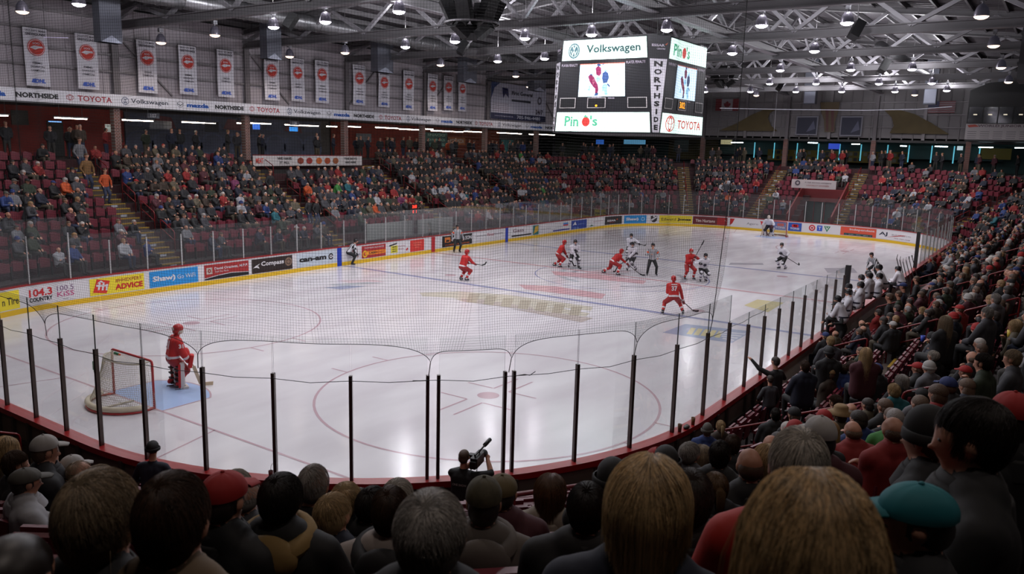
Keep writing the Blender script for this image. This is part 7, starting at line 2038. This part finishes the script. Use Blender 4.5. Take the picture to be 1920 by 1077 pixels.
stander(vec(X.x, X.y, 0), .6, J['navy'], m_trou[0], 'hooded person in dark navy coat standing at the near boards on the left', ((.25, .15, 1.1), (.25, -.15, 1.1)), 'beanie', m_hairs[0], J['black'], s=1.0)
p = stand_at(1458, 676, 1.72); stander(p, 1.2, J['black'], m_trou[0], 'person in black raising one arm to the near glass', ((.42, .40, 1.68), (.30, -.30, 1.25)), 'short', m_hairs[0])
p = stand_at(1446, 712, 1.35); stander(p, .9, J['grey'], m_trou[1], 'child in pale grey hoodie by the near glass', ((.25, .2, 1.0), (.25, -.2, 1.0)), 'short', m_hairs[0], s=.8)
X = at(1583, 566, y=-13.55); stander(vec(X.x, X.y, .25), 2.4, J['black'], m_trou[0], 'person in black cap and black jacket leaning on the boards by the bench', ((.55, .3, 1.15), (.50, -.2, 1.1)), 'cap', m_hairs[0], m_capm[0], lean=.35, s=(X.z-.25)/1.75)
for px, py, jk, km, lab in ((160, 288, mat('coat_mustard', (.42, .30, .16), .8), 'short', 'person in long mustard brown coat standing on the upper left stairs'), (195, 316, J['orange'], 'short', 'person in orange top standing beside the upper left stairs'), (147, 258, J['pale grey'], 'short', 'person in pale shirt standing on the left concourse'), (505, 318, J['black'], 'short', 'person in black standing at the top of second far stairs'), (592, 372, J['black'], 'short', 'tall person in dark coat standing on the second far stairs'), (578, 370, J['charcoal'], 'cap', 'person in dark cap standing low on the second far stairs'), (1362, 338, J['grey'], 'short', 'person in grey standing in the far end stands'), (1365, 333, J['white'], 'short', 'person in white standing in the far end stands')):
    X, u, d, zf = at_height(px, py, 1.78, 20); p = vec(X.x, X.y, floor_z(u, d)); stander(p, math.atan2(-base(u)[3], -base(u)[2])+.2, jk, m_trou[1], lab, ((.15, .25, .92), (.15, -.25, .92)), km, m_hairs[1], m_capm[0], s=max(.85, min(1.15, (X.z-p.z)/1.78)))

# ---- players on the bench, seen from behind
m_bwj = mat('jersey_white')
for k, (px, py, yy, hh_) in enumerate([(1592, 551, -13.7, 1.33), (1599, 539, -13.6, 1.33), (1612, 528, -13.6, 1.33), (1620, 525, -13.9, 1.33), (1633, 512, -13.5, 1.33), (1637, 508, -13.9, 1.33), (1646, 504, -13.5, 1.33), (1655, 509, -14.0, 1.33), (1668, 492, -14.1, 1.33), (1690, 500, -13.6, 1.33), (1700, 496, -13.9, 1.33)]):
    X = at(px, py, y=yy); st_ = 1.0; z0 = X.z-1.36
    lab = 'bench player in white jersey and dark helmet, %s along the bench from the near end' % ORD[k]
    t = spectator(vec(X.x, X.y, z0), PI/2+.25*math.sin(k), (2, 0, 2, 1)[k % 4], m_bwj, mat('pants_black'), 'beanie', m_hairs[0], lab, group='players on the bench', cap_m=mat('helmet_black'))
    OCC.append((X.x, X.y))
    MB().ell((.11, 0, .68), (.185, .262, .5), 24, 3, z0=-.16, z1=-.06).build('jersey_hem', mat('trim_navy'), t, True)
    if k in (2, 6, 8):
        ln_ = .38 if (2, 0, 2, 1)[k % 4] == 2 else -.08; ry = Matrix.Rotation(t.rotation_euler.z, 3, 'Z'); O_ = t.location+ry @ vec(-.075+.27*math.sin(ln_), 0, .56+.27*math.cos(ln_))
        letters('24', flat(O_, ry @ vec(0, -1, 0), ry @ vec(math.sin(ln_), 0, math.cos(ln_))), 0, 0, .2, .17, mat('trim_navy'), t, 'back_number', .0, .03)
bt = thing('players_bench', 'long red backed players bench behind the boards opening', 'bench', (-.8, -14.0, 0))
MB().box((0, 0, .42), (15.6, .38, .06)).build('bench_top', C(.40, .12, .12), bt)
MB().box((0, .1, .18), (15.6, 1.9, .14)).build('platform', m_conc, bt)
for x in (-7, -3.5, 0, 3.5, 7): MB().box((x, 0, .31), (.08, .34, .2)).build('leg', m_seatd, bt)
for k, (px, py, jk, kind, lab) in enumerate([(1676, 518, 'black', 'short', 'coach with brown hair in a black suit behind the bench'), (1689, 548, 'olive', 'short', 'person with ginger brown hair in dark coat at the bench gate'), (1700, 512, 'navy', 'cap', 'coach in navy jacket behind the bench players'), (1722, 520, 'black', 'short', 'staff member in black at the far end of the bench')]):
    X = at(px, py, y=-14.7); stander(vec(X.x, X.y, .35), PI/2, J[jk], m_trou[0], lab, ((.2, .2, 1.0), (.2, -.2, 1.0)), kind, m_hairs[1], m_capm[3], s=max(.8, min(1.1, (X.z-.35)/1.76)))
for k in range(6):
    X = at(1684+k*6, 500-abs(k-2)*3, y=-13.2)
    st = thing('hockey_stick', 'hockey stick held upright over the bench, %s from the left' % ORD[k], 'hockey stick', X, 0, 'sticks raised along the bench')
    a = .5+.25*k; MB().bar((0, -.3, -1.0), (math.cos(a)*.15, .1, .2), .022, .032).build('shaft', m_stick, st); MB().bar((math.cos(a)*.15, .1, .2), (math.cos(a)*.5, .12, .32), .014, .07).build('blade', m_tape, st)

# ---- cups and small things
def cup(p, label, rgb=(.85, .72, .15), h=.16, r=.045, straw=False):
    t = thing('paper_cup', label, 'cup', p); MB().lathe([(0, 0), (r*.75, 0), (r, h), (r*.9, h), (r*.7, .01)], 14).build('cup', C(*rgb), t, True)
    if straw: MB().tube([(0, 0, h), (.01, 0, h+.08), (.04, 0, h+.12)], .004, 5).build('straw', C(.5, .5, .5), t)
def ledge(px): 
    lo, hi = 118., 146.
    for _ in range(40):
        m_ = (lo+hi)/2
        if pix(P(m_, .15, BH))[0] > px: lo = m_
        else: hi = m_
    return P(lo, .15, BH+.01)
cup(ledge(508), 'dark red drink cup with straw on the red ledge at left', (.35, .1, .1), .15, .04, True)
cup(ledge(1274), 'brown paper cup on the red ledge at the right corner', (.40, .26, .16))
cup(ledge(1299), 'second brown paper cup further right on the ledge', (.42, .28, .16))
bg = thing('glove', 'dark crumpled glove lying on the red ledge between cups', 'glove', ledge(1287)); MB().ell((0, 0, .03), (.11, .06, .035), 10, 6).ell((.09, .03, .03), (.05, .03, .025), 8, 5).build('glove', C(.15, .12, .1), bg, True)
for px, py, rgb, lab in ((1652, 718, (.86, .72, .2), 'yellow popcorn cup held by the charcoal hoodie'), (1742, 640, (.86, .78, .4), 'yellow popcorn tub beside the middle rail'), (1893, 628, (.85, .75, .3), 'yellow cup held up at the right edge'), (1730, 637, (.2, .3, .7), 'small blue snack cup beside the popcorn tub'), (1790, 727, (.15, .42, .40), 'teal cup held in both hands near the right rail')):
    X, u, d, zf = at_height(px, py, .85, 4); cup(vec(X.x, X.y, X.z-.05), lab, rgb, .15, .055)

# ---- everyone else: density by section, nearest ones as things, the rest one crowd
def density(s):
    u, i, px, py = s['u'], s['i'], s['px'], s['py']
    if u < 4.95: return (.50 if i < 7 else .22)
    if u < 15: return .80 if i > 1 else .35
    if u < 26: return .86 if i > 1 else .4
    if u < 43: return .90 if i > 1 else .5
    if u < 58: return .62 if i > 6 else .42
    if u < 66: return .6 if i > 5 else .35
    if u < 79: return .42 if i > 2 else .3
    if u < 100: return .72
    if u < 116: return .86
    if u < 125: return .62 if i > 3 else .06
    if u < 140: return .78
    return .8
R_ = random.Random(5)
taken = []; empty = []
SKY = [(-60, 850), (60, 856), (200, 880), (330, 890), (450, 905), (600, 915), (760, 912), (900, 905), (1000, 895), (1100, 880), (1200, 860), (1300, 835), (1400, 800), (1500, 770), (1600, 700)]
def skyline(x):
    for (a, ya), (b, yb) in zip(SKY[:-1], SKY[1:]):
        if a <= x <= b: return ya+(yb-ya)*(x-a)/(b-a)
    return 0
for s_ in list(SEATS):
    if s_['u'] > 124.3 and pix(s_['p']+vec(0, 0, .82))[1] < skyline(s_['px'])+2: SEATS.remove(s_)
for s_ in SEATS:
    near_occ = any((s_['p'].x+s_['n'].x*.1-x)**2+(s_['p'].y+s_['n'].y*.1-y)**2 < .40**2 for x, y in OCC)
    if near_occ: s_['fg'] = True; empty.append(s_); continue
    if s_['dist'] < 6.8 or (s_['u'] > 123.8 and pix(s_['p']+vec(0, 0, 1.4))[1] < skyline(s_['px'])): empty.append(s_); continue
    v_ = .5+.5*math.sin(s_['u']*1.7+s_['i']*.9)*math.sin(s_['u']*.6+s_['i']*1.3)
    (taken if R_.random() < density(s_)*(.75+.5*v_) else empty).append(s_)
def inframe(s_): return -20 < s_['px'] < 1940 and -20 < s_['py'] < 1120
taken.sort(key=lambda s_: s_['dist']*(1 if inframe(s_) else 9)); empty.sort(key=lambda s_: s_['dist']*(1 if inframe(s_) else 9))
NIND = 225
ind, rest = taken[:NIND], taken[NIND:]
def pick():
    r = R_.random(); k = R_.choices(range(len(JACK)), JW)[0]
    hk = R_.choices(['short', 'long', 'bob', 'pony', 'bald', 'cap', 'beanie'], [38, 10, 8, 4, 9, 18, 8])[0]
    return k, hk, R_.choices(range(6), [20, 26, 12, 14, 10, 14])[0], R_.randrange(5), R_.randrange(4)
HN = {'short': 'short', 'long': 'long', 'bob': 'bobbed', 'pony': 'tied back', 'bald': 'thinning'}
HCN = ['black', 'brown', 'blond', 'grey', 'white', 'light brown']
for s_ in ind:
    k, hk, hc, cc, tk = pick(); p = s_['p']; yaw = face_yaw(p, s_['n'])+R_.uniform(-.25, .25)
    w = ('%s %s hair' % (HN[hk], HCN[hc])) if hk in HN else '%s %s' % (CAPC[cc][1], {'cap': 'cap', 'beanie': 'knit hat'}[hk])
    lab = 'person, %s jacket, %s; %s' % (JACK[k][1], w, place_words(s_['u'], s_['i'], s_['d']))
    lab = ' '.join(lab.split()[:16])
    sz = R_.uniform(.90, 1.04)
    spectator(p+s_['n']*.04, yaw, R_.choices(range(4), [40, 25, 20, 15])[0], m_jack[k], m_trou[tk], hk, m_hairs[hc], lab, s=sz, cap_m=m_capm[cc], skin=R_.choice([m_skin, m_skin, m_skin2]))
# seats as things
seats_near = sorted(empty, key=lambda s_: s_['dist']*(1 if inframe(s_) else 9))
seats_near = [s_ for s_ in seats_near if s_['dist'] > 1.9][:285]
sid = set(id(s_) for s_ in seats_near)
for s_ in seats_near:
    t = thing('stadium_seat', ' '.join(('maroon folding seat, %s' % place_words(s_['u'], s_['i'], s_['d'])).split()[:16]), 'seat', s_['p'], math.atan2(s_['n'].y, s_['n'].x), 'maroon seats in the near stands')
    for me, nm in zip(seat_me, ('backrest', 'seat', 'frame')):
        o = bpy.data.objects.new(nm, me); COL.objects.link(o); o.parent = t
    OCCN = None
far_seats = [s_ for s_ in empty+taken if id(s_) not in sid and s_['dist'] > 1.9]
def xf(V0, p, yaw, s=(1, 1, 1)):
    c, sn = math.cos(yaw), math.sin(yaw); W_ = V0*np.array(s)
    return np.stack([W_[:, 0]*c-W_[:, 1]*sn+p[0], W_[:, 0]*sn+W_[:, 1]*c+p[1], W_[:, 2]+p[2]], 1)
lo = MB(); prof = [(-.03, .42, .19), (-.05, .66, .20), (-.066, .80, .14)]; n = 4
vs_ = [(x-.03*(1-(k/2-1)**2), -w+2*w*k/n, z-.015*abs(k-2)) for x, z, w in prof for k in range(n+1)]
lo.add(vs_, [(j*5+k, j*5+k+1, (j+1)*5+k+1, (j+1)*5+k) for j in range(2) for k in range(4)])
lo.add([(x-.04, y, z) for x, y, z in vs_], [(j*5+k, (j+1)*5+k, (j+1)*5+k+1, j*5+k+1) for j in range(2) for k in range(4)])
lo.box((.07, 0, .58), (.06, .40, .34)).box((0, -.23, .32), (.12, .04, .55), 1)
LV_ = np.array(lo.v); LF = np.array(lo.f); LM = np.array(lo.mi)
Vs, Fs, Ms = [], [], []; off = 0
for s_ in far_seats:
    Vs.append(xf(LV_, s_['p'], math.atan2(s_['n'].y, s_['n'].x))); Fs.append(LF+off); Ms.append(LM); off += len(LV_)
o = bpy.data.objects.new('stadium_seats', np_mesh('stadium_seats', np.concatenate(Vs), np.concatenate(Fs), [m_seat, m_seatd], np.concatenate(Ms)))
COL.objects.link(o); tag(o, 'rows upon rows of maroon folding seats in the distant stands', 'seats', kind='stuff')
# the distant crowd
LO = []
for pz in range(4):
    me = TPL_LO[pz]; me.calc_loop_triangles(); nt_ = len(me.loop_triangles)
    v0 = np.zeros(len(me.vertices)*3); me.vertices.foreach_get('co', v0); tr_ = np.zeros(nt_*3, int); me.loop_triangles.foreach_get('vertices', tr_)
    pi_ = np.zeros(nt_, int); me.loop_triangles.foreach_get('polygon_index', pi_); mi_ = np.zeros(len(me.polygons), int); me.polygons.foreach_get('material_index', mi_)
    LO.append((v0.reshape(-1, 3), tr_.reshape(-1, 3), mi_[pi_]))
crowd_m = m_jack+m_trou+[m_skin, m_skin2, mat('shoe_dark')]+m_hairs+m_capm
oJ, oT, oS, oH = 0, len(m_jack), len(m_jack)+4, len(m_jack)+4+3; oC = oH+6
Vs, Fs, Ms = [], [], []; off = 0
for s_ in rest:
    k, hk, hc, cc, tk = pick(); v0, f0, m0 = LO[R_.choices(range(4), [40, 25, 20, 15])[0]]
    sz = R_.uniform(.88, 1.04); yaw = face_yaw(s_['p'], s_['n'])+R_.uniform(-.4, .4)
    Vs.append(xf(v0, s_['p']+s_['n']*.04, yaw, (sz, sz, sz))); Fs.append(f0+off); off += len(v0)
    hm_ = oC+cc if hk in ('cap', 'beanie') else (oS if hk == 'bald' and R_.random() < .5 else oH+hc)
    lut = np.array([oJ+k, oT+tk, oS+R_.randrange(2), oS+2, 0, 0, 0, 0, hm_]); Ms.append(lut[m0])
# people standing behind the top rows
_h = vec(0, 0, .93); _s = vec(.02, 0, 1.42); _c = vec(.05, 0, 1.62); cs_ = []
for y in (-.08, .08): cs_ += [cap(_h+vec(0, y, 0), _s+vec(0, y, -.1), .125, .12, 0)]
cs_ += [cap(_s+vec(0, -.14, -.04), _s+vec(0, .14, -.04), .09, .09, 0), cap(_s, _c+vec(0, 0, -.1), .07, .06, 2)]+head_caps(_c, (1, 0, -.1), skin=2, hair=8)
for sd in (1, -1):
    cs_ += [cap(_h+vec(0, .09*sd, -.04), vec(.03, .11*sd, .5), .10, .07, 1), cap(vec(.03, .11*sd, .5), vec(0, .12*sd, .1), .068, .05, 1), cap(vec(0, .12*sd, .05), vec(.15, .13*sd, .04), .045, .036, 3)]
    cs_ += [cap(_s+vec(0, .2*sd, -.05), vec(-.02, .27*sd, 1.12), .075, .06, 0), cap(vec(-.02, .27*sd, 1.12), vec(.16, .2*sd, .98), .056, .04, 0)]
me = figure_mesh('stander_low', cs_, .03, .16, .5, 2); me.calc_loop_triangles(); nt_ = len(me.loop_triangles)
v0 = np.zeros(len(me.vertices)*3); me.vertices.foreach_get('co', v0); tr_ = np.zeros(nt_*3, int); me.loop_triangles.foreach_get('vertices', tr_)
pi_ = np.zeros(nt_, int); me.loop_triangles.foreach_get('polygon_index', pi_); mi_ = np.zeros(len(me.polygons), int); me.polygons.foreach_get('material_index', mi_)
STAND = (v0.reshape(-1, 3), tr_.reshape(-1, 3), mi_[pi_])
for _ in range(170):
    u = R_.choice([R_.uniform(-6, 44), R_.uniform(44, 80), R_.uniform(80, 100)]); k, hk, hc, cc, tk = pick(); v0, f0, m0 = STAND
    d = tier(u, 11 if nearness(u) < .5 else 13)[0]+R_.uniform(.3, 2.2); p = P(u, d, tier(u, 13)[1])
    b = base(u); Vs.append(xf(v0, p, math.atan2(-b[3], -b[2])+R_.uniform(-.8, .8), (1, 1, R_.uniform(.92, 1.05)))); Fs.append(f0+off); off += len(v0)
    lut = np.array([oJ+k, oT+tk, oS, oS+2, 0, 0, 0, 0, oH+hc]); Ms.append(lut[m0])
o = bpy.data.objects.new('crowd', np_mesh('crowd', np.concatenate(Vs), np.concatenate(Fs), crowd_m, np.concatenate(Ms), True))
COL.objects.link(o); tag(o, 'dense crowd of seated spectators filling the distant stands', 'crowd', kind='stuff')
for me in list(bpy.data.meshes):
    if me.users == 0: bpy.data.meshes.remove(me)
